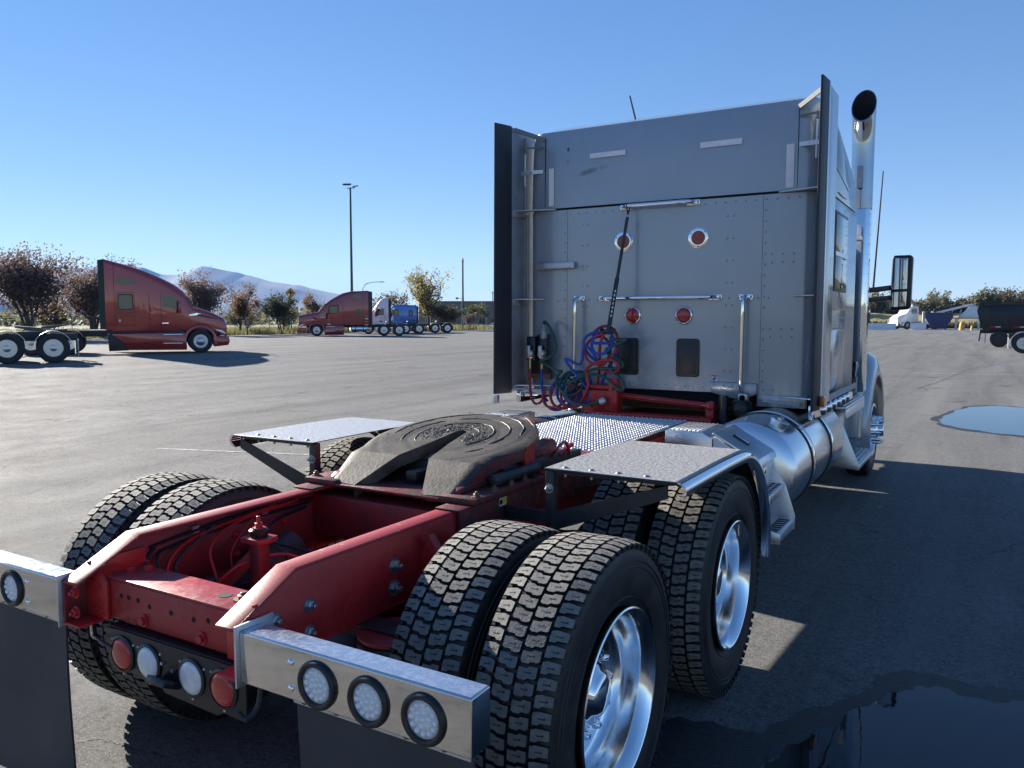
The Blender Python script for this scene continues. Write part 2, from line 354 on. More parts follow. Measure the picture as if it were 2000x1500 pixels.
# ================================================================= ground, lot, puddles
def asphalt():
    m = mat('asphalt', (.12,.12,.12), .85); _, n, L, b = nodes_of('asphalt')
    tc = n.new('ShaderNodeTexCoord'); O = tc.outputs['Object']
    def noise(scale, det=6, rough=.6, vec=O, dist=0):
        t = n.new('ShaderNodeTexNoise'); t.inputs['Scale'].default_value = scale; t.inputs['Detail'].default_value = det
        t.inputs['Roughness'].default_value = rough; t.inputs['Distortion'].default_value = dist; L.new(vec, t.inputs['Vector']); return t.outputs['Fac']
    def ramp(v, p0, c0, p1, c1):
        r = n.new('ShaderNodeValToRGB'); r.color_ramp.elements[0].position = p0; r.color_ramp.elements[1].position = p1
        r.color_ramp.elements[0].color = (*c0,1); r.color_ramp.elements[1].color = (*c1,1); L.new(v, r.inputs[0]); return r.outputs[0]
    def mixc(f, a, bcol, typ='MIX'):
        q = n.new('ShaderNodeMixRGB'); q.blend_type = typ
        if isinstance(f, float): q.inputs[0].default_value = f
        else: L.new(f, q.inputs[0])
        L.new(a, q.inputs[1])
        if isinstance(bcol, tuple): q.inputs[2].default_value = (*bcol, 1)
        else: L.new(bcol, q.inputs[2])
        return q.outputs[0]
    def maprange(v, a, b_, c, d):
        q = n.new('ShaderNodeMapRange'); q.inputs[1].default_value = a; q.inputs[2].default_value = b_; q.inputs[3].default_value = c; q.inputs[4].default_value = d
        L.new(v, q.inputs[0]); return q.outputs[0]
    big = noise(.16, 5); mid = noise(1.3, 6); fine = noise(160, 3, .7); agg = noise(75, 4, .75)
    m2 = noise(11, 5, .7); m3 = noise(28, 4, .75)
    base = ramp(big, .3, (.150,.149,.144), .7, (.205,.203,.194))
    base = mixc(maprange(m2, .48, .60, 0, .55), base, (.085,.084,.082))
    base = mixc(maprange(m3, .52, .60, 0, .6), base, (.26,.255,.24))
    base = mixc(maprange(m3, .38, .47, .65, 0), base, (.06,.06,.06))
    base = mixc(maprange(mid, .35, .7, .0, .35), base, (.085,.086,.09))
    base = mixc(maprange(agg, .50, .64, .0, .85), base, (.32,.315,.30))
    base = mixc(maprange(fine, .34, .50, .8, .0), base, (.035,.035,.037))
    # tyre sweeps: streaks along the driving lanes
    mp = n.new('ShaderNodeMapping'); mp.inputs['Rotation'].default_value = (0,0,R(9)); mp.inputs['Scale'].default_value = (.9,.055,1)
    L.new(O, mp.inputs[0]); st = noise(1.2, 7, .65, mp.outputs[0], .3)
    base = mixc(maprange(st, .50, .60, 0, .42), base, (.078,.077,.076))
    base = mixc(maprange(st, .37, .46, .36, 0), base, (.23,.225,.21))
    # cracks
    mp2 = n.new('ShaderNodeMapping'); mp2.inputs['Scale'].default_value = (1,1,1)
    dn = n.new('ShaderNodeTexNoise'); dn.inputs['Scale'].default_value = .7; dn.inputs['Detail'].default_value = 8; L.new(O, dn.inputs['Vector'])
    va = n.new('ShaderNodeVectorMath'); va.operation = 'SCALE'; va.inputs['Scale'].default_value = 2.2; L.new(dn.outputs['Color'], va.inputs[0])
    vb = n.new('ShaderNodeVectorMath'); L.new(O, vb.inputs[0]); L.new(va.outputs[0], vb.inputs[1])
    def cracks(scale, wdt, k):
        vo = n.new('ShaderNodeTexVoronoi'); vo.feature = 'DISTANCE_TO_EDGE'; vo.inputs['Scale'].default_value = scale; vo.voronoi_dimensions = '2D'
        L.new(vb.outputs[0], vo.inputs['Vector']); return maprange(vo.outputs['Distance'], wdt*.4, wdt, k, 0)
    c1 = cracks(.11, .0022, .8); gate = maprange(noise(.09, 2), .44, .56, 0, 1)
    mu = n.new('ShaderNodeMath'); mu.operation = 'MULTIPLY'; L.new(c1, mu.inputs[0]); L.new(gate, mu.inputs[1])
    base = mixc(mu.outputs[0], base, (.022,.022,.024))
    c2 = cracks(.55, .006, .6); gate2 = maprange(noise(.23, 3), .60, .68, 0, 1)
    mu2 = n.new('ShaderNodeMath'); mu2.operation = 'MULTIPLY'; L.new(c2, mu2.inputs[0]); L.new(gate2, mu2.inputs[1])
    base = mixc(mu2.outputs[0], base, (.03,.03,.032))
    # oil drips and tar spots
    sp = noise(.9, 8, .6, vb.outputs[0]); base = mixc(maprange(sp, .61, .67, 0, .6), base, (.05,.049,.048))
    L.new(base, b.inputs['Base Color'])
    L.new(maprange(mid, .3, .7, .78, .92), b.inputs['Roughness'])
    b.inputs['Specular IOR Level'].default_value = .18
    ad = n.new('ShaderNodeMath'); ad.operation = 'MULTIPLY_ADD'; ad.inputs[1].default_value = .6; L.new(agg, ad.inputs[0]); L.new(fine, ad.inputs[2])
    bp = n.new('ShaderNodeBump'); bp.inputs['Strength'].default_value = 1.0; bp.inputs['Distance'].default_value = .011
    L.new(ad.outputs[0], bp.inputs['Height']); L.new(bp.outputs[0], b.inputs['Normal'])
asphalt()
mat('wet_asphalt', (.034,.034,.035), .55, var=.35, vscale=30, bump=.35, bscale=70, spec=.25)
def water_mat():
    m = mat('puddle_water', (.012,.014,.017), .015, spec=.5); _, n, L, b = nodes_of('puddle_water')
    b.inputs['IOR'].default_value = 1.33
    tc = n.new('ShaderNodeTexCoord'); t = n.new('ShaderNodeTexNoise'); t.inputs['Scale'].default_value = 9; t.inputs['Detail'].default_value = 3
    L.new(tc.outputs['Object'], t.inputs['Vector'])
    bp = n.new('ShaderNodeBump'); bp.inputs['Strength'].default_value = .03; bp.inputs['Distance'].default_value = .01
    L.new(t.outputs['Fac'], bp.inputs['Height']); L.new(bp.outputs[0], b.inputs['Normal'])
water_mat()
mat('dry_grass', (.16,.14,.06), .9, col2=(.26,.22,.10), mix_lo=.35, mix_hi=.65, vscale=.4, bump=.4, bscale=3)
mat('far_field', (.12,.12,.055), .95, col2=(.085,.10,.04), mix_lo=.4, mix_hi=.6, vscale=.01)
mat('line_paint', (.36,.35,.32), .8, col2=(.16,.157,.15), mix_lo=.44, mix_hi=.56, vscale=9, detail=8)
mat('mountain', (.030,.042,.055), .95, col2=(.05,.06,.068), mix_lo=.4, mix_hi=.62, vscale=.0012, detail=8)
def sheet(name, xs, ys, zf, m, **k):
    mb = MB(); 
    for y in ys:
        for x in xs: mb.v.append((x, y, zf(x, y)))
    W = len(xs)
    for j in range(len(ys)-1):
        for i in range(W-1): mb.face((j*W+i, j*W+i+1, (j+1)*W+i+1, (j+1)*W+i))
    return build(name, mb, m, None, 0, 60, fixn=False)
xs = [-57] + [-50+i*2 for i in range(23)] + [0,10,25,60]
lot = sheet('parking_lot', xs, [-60,-30,-10,0,10,20,40,70,100,166], gz, 'asphalt'); tag(lot, 'worn grey asphalt of the truck lot', kind='structure')
xs = [-7400,-5000,-3000,-1500,-500,-200,-120,-80] + [-60+i*2.5 for i in range(25)] + [2,20,80,300,1000,4000,7400]
gnd = sheet('ground', sorted(set(xs)), [-880,-300,-60,0,60,100,150,250,600,2000,4500,7400], lambda x, y: gz(x, y)-.12, 'far_field'); tag(gnd, 'flat dry ground reaching to the mountains', kind='structure')
def puddle(name, outline, z, m, seed, label, cat, jag=.04, smooth_n=6, parent=None):
    rnd = random.Random(seed); P = smooth_path([(x, y, 0) for x, y in outline]+[(outline[0][0], outline[0][1], 0)], smooth_n)[:-1]
    c = sum((Vector(p) for p in P), Vector())/len(P)
    ring = []; N_ = len(P)
    for i, p in enumerate(P):
        t = (P[(i+1) % N_] - P[i-1]).normalized(); nrm = Vector((t.y, -t.x, 0))
        k = jag*(.45*rnd.uniform(-1,1) + .5*math.sin(i*.9+seed) + .6*math.sin(i*.37+2*seed)); ring.append(p + nrm*k - c)
    from mathutils.geometry import tessellate_polygon
    mb = MB(); mb.v = [(p.x, p.y, 0) for p in ring]
    for tri in tessellate_polygon([[Vector(v) for v in mb.v]]):
        mb.face(tri)
    o = build(name, mb, m, parent, 0, 0, fixn=False); o.location = (c.x, c.y, z)
    bm = bmesh.new(); bm.from_mesh(o.data)
    for f in bm.faces:
        if f.normal.z < 0: f.normal_flip()
    bm.to_mesh(o.data); bm.free()
    return o
near = [(1.02,1.30),(1.06,1.80),(1.22,1.90),(1.40,1.90),(1.55,2.15),(1.74,2.48),(1.90,2.88),(2.05,2.95),(2.24,2.92),(2.47,2.98),(2.9,3.05),(3.3,2.8),(3.4,1.6),(3.0,.4),(2.2,.1),(1.5,.5)]
wet = near
o = puddle('damp_patch', wet, .003, 'wet_asphalt', 4, '', '', .022, 10); tag(o, 'dark damp margin round the puddle beside the rear wheels', kind='structure')
near_in = [(1.45,1.0),(1.50,1.55),(1.62,1.95),(1.78,2.30),(1.95,2.68),(2.1,2.78),(2.3,2.76),(2.6,2.86),(2.95,2.85),(3.2,2.6),(3.2,1.6),(2.85,.55),(2.2,.3),(1.65,.6)]
o = puddle('puddle', near_in, .007, 'puddle_water', 9, '', '', .022, 10); tag(o, 'dark shaded puddle beside the rear wheels of the silver tractor', 'puddle')
far_p = [(1.50,14.49),(1.75,13.6),(2.3,13.1),(2.8,12.95),(3.6,12.9),(4.5,13.5),(4.6,15.5),(3.4,17.0),(2.6,17.6),(2.0,17.2),(1.75,16.2)]
o = puddle('damp_patch', [(x+(x-2.8)*.08, y+(y-15)*.07) for x, y in far_p], .003, 'wet_asphalt', 2, '', '', .05, 9); tag(o, 'damp margin round the sunlit puddle', kind='structure')
o = puddle('puddle', far_p, .007, 'puddle_water', 3, '', '', .05, 9); tag(o, 'sunlit blue puddle ahead of the silver tractor', 'puddle')

def pebbles():
    rnd = random.Random(12); mb = MB()
    for i in range(900):
        if i < 650: x, y = rnd.uniform(1.0,5.5), rnd.uniform(.5,11)
        else: x, y = rnd.uniform(-9,-1.6), rnd.uniform(-1,9)
        r_ = rnd.choice((.003,.004,.005,.008)); h = r_*.8; k = len(mb.v); n = 5; z = gz(x, y)+.001
        for q in range(n):
            a = 2*math.pi*q/n + rnd.random()*.5; mb.v.append((x+r_*math.cos(a)*rnd.uniform(.7,1.3), y+r_*math.sin(a)*rnd.uniform(.7,1.3), z))
        mb.v.append((x, y, z+h))
        for q in range(n): mb.face((k+q, k+(q+1) % n, k+n))
    mat('pebble', (.20,.19,.17), .9, var=.5, vscale=3)
    o = build('pebbles', mb, 'pebble', None, smooth=0, fixn=False); tag(o, 'loose grit scattered on the asphalt', kind='stuff')
pebbles()
# ================================================================= the silver tractor in front of the camera
truck = thing('semi_tractor', 'silver sleeper tractor with bare red frame, greasy fifth wheel and coiled air hoses', 'truck', (0,0,0))
T = truck
def tp(name, mb, mats, bevel=0, smooth=40, parent=None, **k): return build(name, mb, mats, parent or T, bevel, smooth, **k)

# ---- frame rails: C channels, tapered tails
ZT, ZB, YP, ZE = 1.025, .755, .238, .908
def rail(sx):
    W = .43; fl = .088; t = .009
    prof_y = [(0, ZE), (YP, ZT), (9.2, ZT)]
    mb = MB()
    xo, xi = sx*W, sx*(W-t)
    # web
    poly = [(0, ZB), (0, ZE), (YP, ZT), (9.2, ZT), (9.2, ZB)]
    mb.prism(poly, 'x', xo, xi)
    o = tp('frame_rail', mb, 'frame_red' if sx > 0 else 'frame_red_shaded', bevel=.003)  # left rail shows its inner face, so it takes the red with painted shade
    fm = MB()
    xf = sx*(W-fl)
    pts = [(0, ZE), (YP, ZT), (9.2, ZT)]
    low = [(y, z-t) for y, z in pts]
    xe = sx*(W+.001)
    fm.prism(pts + low[::-1], 'x', xe, xf)
    f = tp('top_flange', fm, 'flange_red', bevel=.004, parent=o)
    bm_ = MB(); bm_.box(min(xe, xf), max(xe, xf), -.001, 9.2, ZB-.001, ZB+t); tp('bottom_flange', bm_, 'frame_red', bevel=.003, parent=o)
    # pinch of bare metal where the paint has rubbed off at the bend
    return o
rr = rail(1); rl = rail(-1)
def bolt(mb, p, ax, r=.017, h=.016, stud=.018):
    p = Vector(p); ax = Vector(ax).normalized()
    mb.lathe([(r*1.55, 0), (r*1.55, .004), (r*1.02, .0041)], p, ax, 12)
    mb.lathe([(r, .004), (r, h), (r*.8, h+.002)], p, ax, 6)
    if stud: mb.lathe([(r*.5, h), (r*.5, h+stud), (r*.35, h+stud+.002)], p, ax, 8)
def bolts(name, pts, ax, m='zinc_bolt', parent=None, r=.015, stud=.016):
    for p in pts:
        b = MB(); bolt(b, p, ax, r, .014, stud); tp(name, b, m, parent=parent, smooth=30)
bolts('bolt', [(.43,.711,.907),(.43,.709,.826)], (1,0,0), parent=rr, r=.02, stud=.02)
bolts('bolt', [(.43,.288,.894),(.43,.285,.807),(.43,.143,.892),(.43,.143,.82)], (1,0,0), parent=rr)
bolts('bolt', [(.43,y,z) for y in (1.2,1.32,1.45,1.58,1.75,1.9,2.05,2.2) for z in (.985,.93)], (1,0,0), m='frame_red', parent=rr, r=.012, stud=.008)
bolts('bolt', [(-.421,y,z) for y in (.30,.72,.98) for z in (.90,.82)], (1,0,0), m='frame_red', parent=rl, r=.013, stud=.006)
bolts('bolt', [(-.385,.02,.87),(-.385,.02,.80)], (0,-1,0), m='frame_red', parent=rl, r=.014, stud=.01)

# ---- rear crossmember (channel with punched face)
cm = MB(); cm.box(-.335,.335,.09,.235,.908,.918); cm.box(-.335,.335,.09,.099,.775,.9075); cm.box(-.335,.335,.0995,.225,.775,.784)
xm = tp('rear_crossmember', cm, 'frame_red_dusty', bevel=.003)
for x in (-.24,-.20,-.15,-.09,.02,.13,.20,.25):
    h = MB(); h.lathe([(.009,0),(.0085,.0008)], (x,.0895,.862-.01*(abs(x)<.14)), (0,-1,0), 12); tp('punched_hole', h, 'dark_gap', parent=xm)
h = MB(); h.lathe([(.022,0),(.0215,.0008)], (.19,.165,.9185), (0,0,1), 16); tp('drain_hole', h, 'dark_gap', parent=xm)
bolts('bolt', [(-.12,.089,.80),(.17,.089,.80)], (0,-1,0), m='frame_red', parent=xm, r=.014, stud=0)
bolts('bolt', [(.27,.17,.919)], (0,0,1), m='rust_bolt', parent=xm, r=.021, stud=.008)
bolts('bolt', [(-.29,.16,.919),(-.25,.2,.919)], (0,0,1), m='frame_red', parent=xm, r=.015, stud=0)
for sx in (-1, 1):   # end plates that tie it to the rails
    g = MB(); g.box(*(sorted((sx*.33, sx*.418))), .075, .30, .79, .80); g.box(*(sorted((sx*.408, sx*.42))), .08, .30, .80, .955)
    g.prism([(.06*0+sx*.30,.77),(sx*.42,.77),(sx*.42,.945),(sx*.34,.925),(sx*.30,.90)], 'y', .076, .0885)
    tp('gusset_plate', g, 'frame_red', bevel=.002)
# other crossmembers and the dark workings between the rails
for y in (1.16, 2.35, 3.3, 4.1):
    c2 = MB(); c2.box(-.421,.421,y,y+.16,.80,1.0 if y > 1.2 else .99); tp('crossmember', c2, 'frame_red_shaded', bevel=.006)
# ---- bumper valance with round lamps
pn = MB(); pn.prism([(-.29,.755),(-.21,.760),(.40,.760),(.40,.60),(.30,.605),(.27,.59),(.02,.60),(0,.62),(-.27,.63)], 'y', .058, .066)
panel = tp('lamp_panel', pn, 'black_panel', bevel=.001)
pk = MB(); pk.box(-.28,.40,.067,.11,.752,.762); tp('panel_flange', pk, 'black_panel', bevel=.002, parent=panel)
def round_lamp(c, r, lens, parent, name, ring='rubber_black'):
    mb = MB(); mb.lathe([(r*1.16,0),(r*1.16,.006),(r*1.02,.010),(r*.98,.004)], c, (0,-1,0), 28)
    mb.m = 1; mb.lathe([(r*.99,.004),(r*.97,.009),(r*.7,.014),(r*.3,.016),(0,.0165)], c, (0,-1,0), 28)
    return tp(name, mb, [ring, lens], parent=parent, smooth=60)
for x, ln, nm in ((-.193,'lens_red','tail_light'),(-.055,'lens_white','reversing_light'),(.158,'lens_white','reversing_light'),(.304,'lens_red','tail_light')):
    round_lamp((x,.058,.683), .054, ln, panel, nm)
    for a in (35, 145, 270):
        q = MB(); q.dome((x+.069*math.cos(R(a)), .058, .683+.069*math.sin(R(a))), (0,-1,0), .005, .004, 8); tp('screw', q, 'zinc_bolt', parent=panel)
q = MB(); q.obox((.055,.03,.655),(1,0,0),(0,1,-.5),(0,.5,1),.045,.035,.012); tp('plate_lamp', q, 'black_plastic', parent=panel, bevel=.004)
q = MB(); q.cyl((.075,.057,.69),(.075,.045,.69),.007,8); q.cyl((.02,.057,.70),(.02,.048,.70),.006,8); tp('screw', q, 'zinc_bolt', parent=panel)
# ---- stainless light bars with mud flaps
def light_bar(sx):
    x0, x1 = sx*.447, sx*1.238; a, b = min(x0,x1), max(x0,x1)
    mb = MB(); mb.box(a, b, 0, .085, .76, .909)
    bar = tp('light_bar', mb, 'stainless', bevel=.005, seg=3)
    tm = MB(); tm.box(a+.006, b-.006, .006, .079, .9092, .9105); tp('bar_top_skin', tm, 'stainless_dusty', parent=bar)
    e = MB(); e.box(*sorted((sx*.4385, sx*.4465)), -.012, .13, .745, .925); tp('end_plate', e, 'matte_alu', parent=bar, bevel=.001)
    for x in (.748,.925,1.10):
        c = (sx*x, 0, .826)
        g = MB(); g.lathe([(.067,0),(.067,.006),(.063,.012),(.056,.014),(.050,.010),(.0485,.004)], c, (0,-1,0), 32)
        g.m = 1; g.lathe([(.049,.0035),(.048,.005),(0,.0055)], c, (0,-1,0), 32)
        g.m = 2
        spots = [(0,0)] + [(.0185*math.cos(R(60*k+15)), .0185*math.sin(R(60*k+15))) for k in range(6)] + [(.037*math.cos(R(30*k)), .037*math.sin(R(30*k))) for k in range(12)]
        for dx, dz in spots: g.dome((c[0]+dx, -.005, c[2]+dz), (0,-1,0), .0082, .006, 8, 2)
        tp('led_lamp', g, ['rubber_black','lens_white','led_white'], parent=bar, smooth=60)
    for z in (.866,.793):
        q = MB(); q.dome((sx*.65, 0, z), (0,-1,0), .011, .007, 12, 3); tp('carriage_bolt', q, 'chrome', parent=bar, smooth=80)
    # flap
    fm = MB(); n = 10; m_ = 8
    xa, xb = (sx*.626, sx*1.215) if sx > 0 else (-1.21, -.497)
    secs = []
    for j in range(m_+1):
        z = .752 - (.752-.05)*j/m_
        yy = .045 + .02*math.sin(j/m_*2.4)*(j/m_)
        xs = [xa + (xb-xa)*i/n for i in range(n+1)]
        top = [(x + (.012*sx*(j/m_)**2), yy + .006*math.sin(i*.9+j*.5) - .004, z) for i, x in enumerate(xs)]
        bot = [(x + (.012*sx*(j/m_)**2), yy + .006*math.sin(i*.9+j*.5) + .004, z) for i, x in enumerate(xs)]
        secs.append(top + bot[::-1])
    fm.loft(secs)
    f = tp('mud_flap', fm, 'flap_rubber', smooth=50)
    st = MB(); st.box(min(xa,xb), max(xa,xb), .030, .034, .735, .759); tp('flap_strip', st, 'matte_alu', parent=f)
    for i in range(5):
        x = xa + (xb-xa)*(i+.35)/5
        q = MB(); q.dome((x,.030,.748),(0,-1,0),.011,.007,8); tp('strip_bolt', q, 'rust_bolt', parent=f)
    return bar
light_bar(1); light_bar(-1)
pig = MB(); pig.tube(smooth_path([(-.215,.05,.69),(-.30,.04,.715),(-.37,.06,.71),(-.47,.12,.74)]), .005, 6); tp('lamp_wire', pig, 'black_plastic')
hk = MB(); hk.tube(smooth_path([(.445,.08,.74),(.445,.06,.66),(.43,.03,.635),(.405,.025,.648)]), .008, 8); tp('drain_pipe', hk, 'black_steel')

# ---- wheels
TR = .530; TW = .274
def tyre_mesh(npitch=72):
    mb = MB(); hw = TW/2; dep = .015; rg = TR-dep
    prof = [(.302,-hw+.035),(.315,-hw+.022),(.36,-hw+.006),(.42,-hw),(.47,-hw+.004),(.505,-hw+.013),(rg-.002,-hw+.022),(rg,-hw+.032),
            (rg,hw-.032),(rg-.002,hw-.022),(.505,hw-.013),(.47,hw-.004),(.42,hw),(.36,hw-.006),(.315,hw-.022),(.302,hw-.035)]
    mb.m = 0
    full = []
    for r, x in prof: full.append((r, x))
    mb.lathe(full, (0,0,0), (1,0,0), 72, ring=True)
    for rr_ in (.338,.44,.462):   # moulded rings on the side wall
        for s in (-1, 1):
            xx = {.338: hw-.011, .44: hw-.001, .462: hw-.0025}[rr_]
            mb.lathe([(rr_-.003, s*(xx-.002)),(rr_, s*(xx+.0025)),(rr_+.003, s*(xx-.002))], (0,0,0), (1,0,0), 64, ring=True)
    P = 2*math.pi/npitch
    B = [(0,0),(.42,0),(.54,.16),(1,.16),(1,.88),(.88,1.0),(.56,1.0),(.44,.84),(.12,.84),(0,.72)]
    Cc = [(1-a, b) for a, b in B][::-1]
    D = [(0,.14),(.30,.0),(1,.02),(1,.72),(.45,.78),(.30,.94),(0,.94)]
    A = [(1-a, b) for a, b in D][::-1]
    rows = [(-.132,-.0765,A,.12),(-.0665,-.005,B,.55),(.005,.0665,Cc,.05),(.0765,.132,D,.48)]
    sip = [[(.30,.50),(.70,.50),(.70,.36),(.62,.36),(.62,.44),(.30,.44)]]
    for (u0, u1, poly, ph) in rows:
        crown = lambda u: TR - .9*max(0, abs(u)-.06)**2*2.2
        for k in range(npitch):
            th0 = (k+ph)*P; jit = 1
            top = []; bot = []
            for a, b in poly:
                u = u0 + (u1-u0)*a; t = th0 + (b*.87)*P
                rt = crown(u); ext = 0
                ub = u + (.004 if a > .5 else -.004)*.6
                top.append((u, rt*math.cos(t), rt*math.sin(t)))
                tb = th0 + (.5+(b-.5)*1.06)*.87*P
                bot.append((ub, (rg-.001)*math.cos(tb), (rg-.001)*math.sin(tb)))
            n = len(poly); i0 = len(mb.v); mb.v += top + bot
            mb.m = 1; mb.face(range(i0, i0+n)); mb.m = 0
            for i in range(n):
                j = (i+1) % n; mb.face((i0+i, i0+j, i0+n+j, i0+n+i))
            mb.m = 2
            flip = False
            for sq in sip:
                pts = []
                for a, b in sq:
                    if flip: a, b = 1-a, 1-b
                    u = u0+(u1-u0)*a; t = th0+b*.87*P; rt = crown(u)+.0004
                    pts.append((u, rt*math.cos(t), rt*math.sin(t)))
                i1 = len(mb.v); mb.v += pts
                mb.face((i1,i1+1,i1+4,i1+5)); mb.face((i1+1,i1+2,i1+3,i1+4))
            # shoulder lug running down the side wall
            if abs(u0) > .07 and abs(u0+u1) > .15:
                s = 1 if u0 > 0 else -1
                mb.m = 0
                t1, t2 = th0+.1*P, th0+.5*P
                if s < 0: t1, t2 = th0+.5*P, th0+.9*P
                pts = []
                for t in (t1, t2):
                    for (r, x) in ((TR-.012, .1335), (.500,.1315), (.500,.120), (TR-.012,.12)):
                        pts.append((s*x, r*math.cos(t), r*math.sin(t)))
                i1 = len(mb.v); mb.v += pts
                for q in ((0,1,2,3),(4,7,6,5),(0,4,5,1),(1,5,6,2),(3,2,6,7),(0,3,7,4)): mb.face([i1+z for z in q])
    return mb
tyre_mb = tyre_mesh()
tyre_o = build('tyre', tyre_mb, ['tyre_side','tyre_tread','tyre_groove'], None, 0, 35)
tyre_me = tyre_o.data; bpy.data.objects.remove(tyre_o)
def outer_rim():
    """deep dished polished drive wheel, face towards +x, x = 0 at tyre centre"""
    mb = MB(); f = .137
    prof = [(.300,f-.012),(.307,f-.006),(.307,f+.001),(.302,f+.004),(.296,f+.001),(.288,f-.014),(.281,f-.020),(.274,f-.05),(.268,f-.10),(.262,f-.135),(.246,f-.150),(.215,f-.156),(.176,f-.150),(.168,f-.146),(.10,f-.146),(.10,f-.19),(.29,f-.20)]
    mb.lathe(prof, (0,0,0), (1,0,0), 64, ring=True)
    return mb
def outer_rim_parts(w):
    f = .137
    for k in range(10):
        a = R(36*k); y, z = .228*math.cos(a), .228*math.sin(a)
        h = MB(); h.lathe([(.023,0),(.020,.003),(.018,.0032),(0,.0033)], (f-.1545,y,z), (1,0,0), 14); h.mi = h.mi
        build('hand_hole', h, 'dark_gap', w)
        a = R(36*k+18); y, z = .142*math.cos(a), .142*math.sin(a)
        h = MB(); h.lathe([(.021,0),(.021,.02),(.017,.035),(.010,.05),(0,.052)], (f-.146,y,z), (1,0,0), 10); build('lug_nut', h, 'chrome', w)
    h = MB(); h.lathe([(.108,0),(.106,.035),(.098,.052),(.078,.060),(.072,.074),(.052,.084),(0,.088)], (f-.146,0,0), (1,0,0), 32); build('hub_cap', h, 'chrome', w, smooth=60)
rim_o = build('wheel', outer_rim(), 'polished_alu', None, 0, 50); rim_me = rim_o.data; bpy.data.objects.remove(rim_o)
in_mb = MB(); in_mb.lathe([(.30,-.13),(.305,-.125),(.29,-.11),(.27,-.05),(.25,.10),(.10,.12),(.10,.13),(.30,.13)], (0,0,0), (1,0,0), 40, ring=True)
in_o = build('wheel', in_mb, 'matte_alu'); in_me = in_o.data; bpy.data.objects.remove(in_o)
AX1, AX2 = .914, 2.275
RZ = .5205
def wheel(x, y, face, outer):
    o = bpy.data.objects.new('wheel', rim_me if outer else in_me); COL.objects.link(o); o.parent = T
    o.location = (x, y, RZ); rx = random.uniform(0, 6.28)
    o.rotation_euler = (rx, 0, 0) if face > 0 else (rx, 0, math.pi)
    t = bpy.data.objects.new('tyre', tyre_me); COL.objects.link(t); t.parent = o
    return o
w0 = None
for y in (AX1, AX2):
    for sx in (-1, 1):
        w = wheel(sx*1.0955, y, sx, True)
        if w0 is None: outer_rim_parts(w); w0 = w
        else:
            for ch in list(w0.children):
                if ch.name.split('.')[0] != 'tyre': dup(ch, w)
        wheel(sx*.765, y, sx, False)
        dm = MB(); dm.lathe([(.20,.60*1),(.20,.44),(.10,.43)], (0,0,0), (sx,0,0), 24); 
        dm.v = [(vx, vy+y, vz+.52) for vx, vy, vz in dm.v]
        tp('brake_drum', dm, 'frame_dark')
for y in (AX1, AX2):
    a = MB(); a.cyl((-.6,y,.52),(.6,y,.52),.065,14); a.lathe([(.05,-.2),(.15,-.13),(.2,0),(.15,.13),(.05,.2)], (0,y,.52), (1,0,0), 20); a.lathe([(.17,-.02),(.17,.14),(.06,.26)], (0,y,.53), (0,1,0), 18)
    tp('drive_axle', a, 'frame_dark')
sh = MB(); sh.cyl((0,-.0+AX1+.2,.56),(0,AX2-.2,.56),.05,12); sh.cyl((0,AX2+.2,.56),(0,7,.66),.055,12); tp('drive_shaft', sh, 'frame_dark')
# suspension pieces: air bags, beams, shock towers
for y in (AX1-.36, AX2-.36):
    for sx in (-1, 1):
        g = MB(); g.lathe([(.10,-.17),(.125,-.15),(.13,-.08),(.115,-.06),(.13,-.04),(.13,.01),(.115,.02)], (sx*.56,y,.71), (0,0,1), 24)
        ab = tp('air_spring', g, 'rubber_black', smooth=60)
        g = MB(); g.lathe([(.125,.02),(.128,.024),(.128,.034),(.12,.036)], (sx*.56,y,.71), (0,0,1), 24); tp('spring_plate', g, 'frame_red_dusty', parent=ab)
        g = MB(); g.box(sx*.56-.05, sx*.56+.05, y-.08, y+.45, .46, .54); g.box(*sorted((sx*.43, sx*.62)), y-.05, y+.05, .747, .757); tp('suspension_beam', g, 'frame_dark', bevel=.008)
g = MB(); g.prism([(.43,.90),(.47,.99),(.60,.82),(.60,.79),(.43,.79)], 'y', .86, .90); tp('shock_bracket', g, 'frame_red', bevel=.004)
g = MB(); g.prism([(.43,.86),(.56,.86),(.60,.74),(.43,.72)], 'y', 1.02, 1.05); tp('shock_bracket', g, 'frame_red', bevel=.004)
# shock tower between the rails
g = MB(); g.box(-.185,-.125,.58,.64,.62,.935); tw = tp('torque_post', g, 'frame_red_shaded', bevel=.012)
g = MB(); g.prism([(-.205,.56),(-.105,.56),(-.09,.61),(-.105,.66),(-.205,.66),(-.215,.61)], 'z', .935, .955); tp('post_plate', g, 'frame_red_dusty', parent=tw, bevel=.003)
g = MB(); g.lathe([(.034,0),(.037,.01),(.037,.026),(.03,.032)], (-.155,.61,.955), (0,0,1), 20); tp('bushing', g, 'rubber_black', parent=tw)
g = MB(); bolt(g, (-.155,.61,.987), (0,0,1), .016, .02, .026); tp('bolt', g, 'frame_red_dusty', parent=tw)
g = MB(); g.beam((-.30,.50,.73),(-.16,.62,.90),.035,.05); tp('link_arm', g, 'frame_red_shaded', bevel=.004)
g = MB(); g.box(-.42,.42,.50,.58,.60,.68); tp('torque_beam', g, 'frame_dark', bevel=.01)
g = MB(); g.box(-.30,.30,.72,1.1,.58,.70); tp('axle_housing', g, 'frame_dark', bevel=.03)
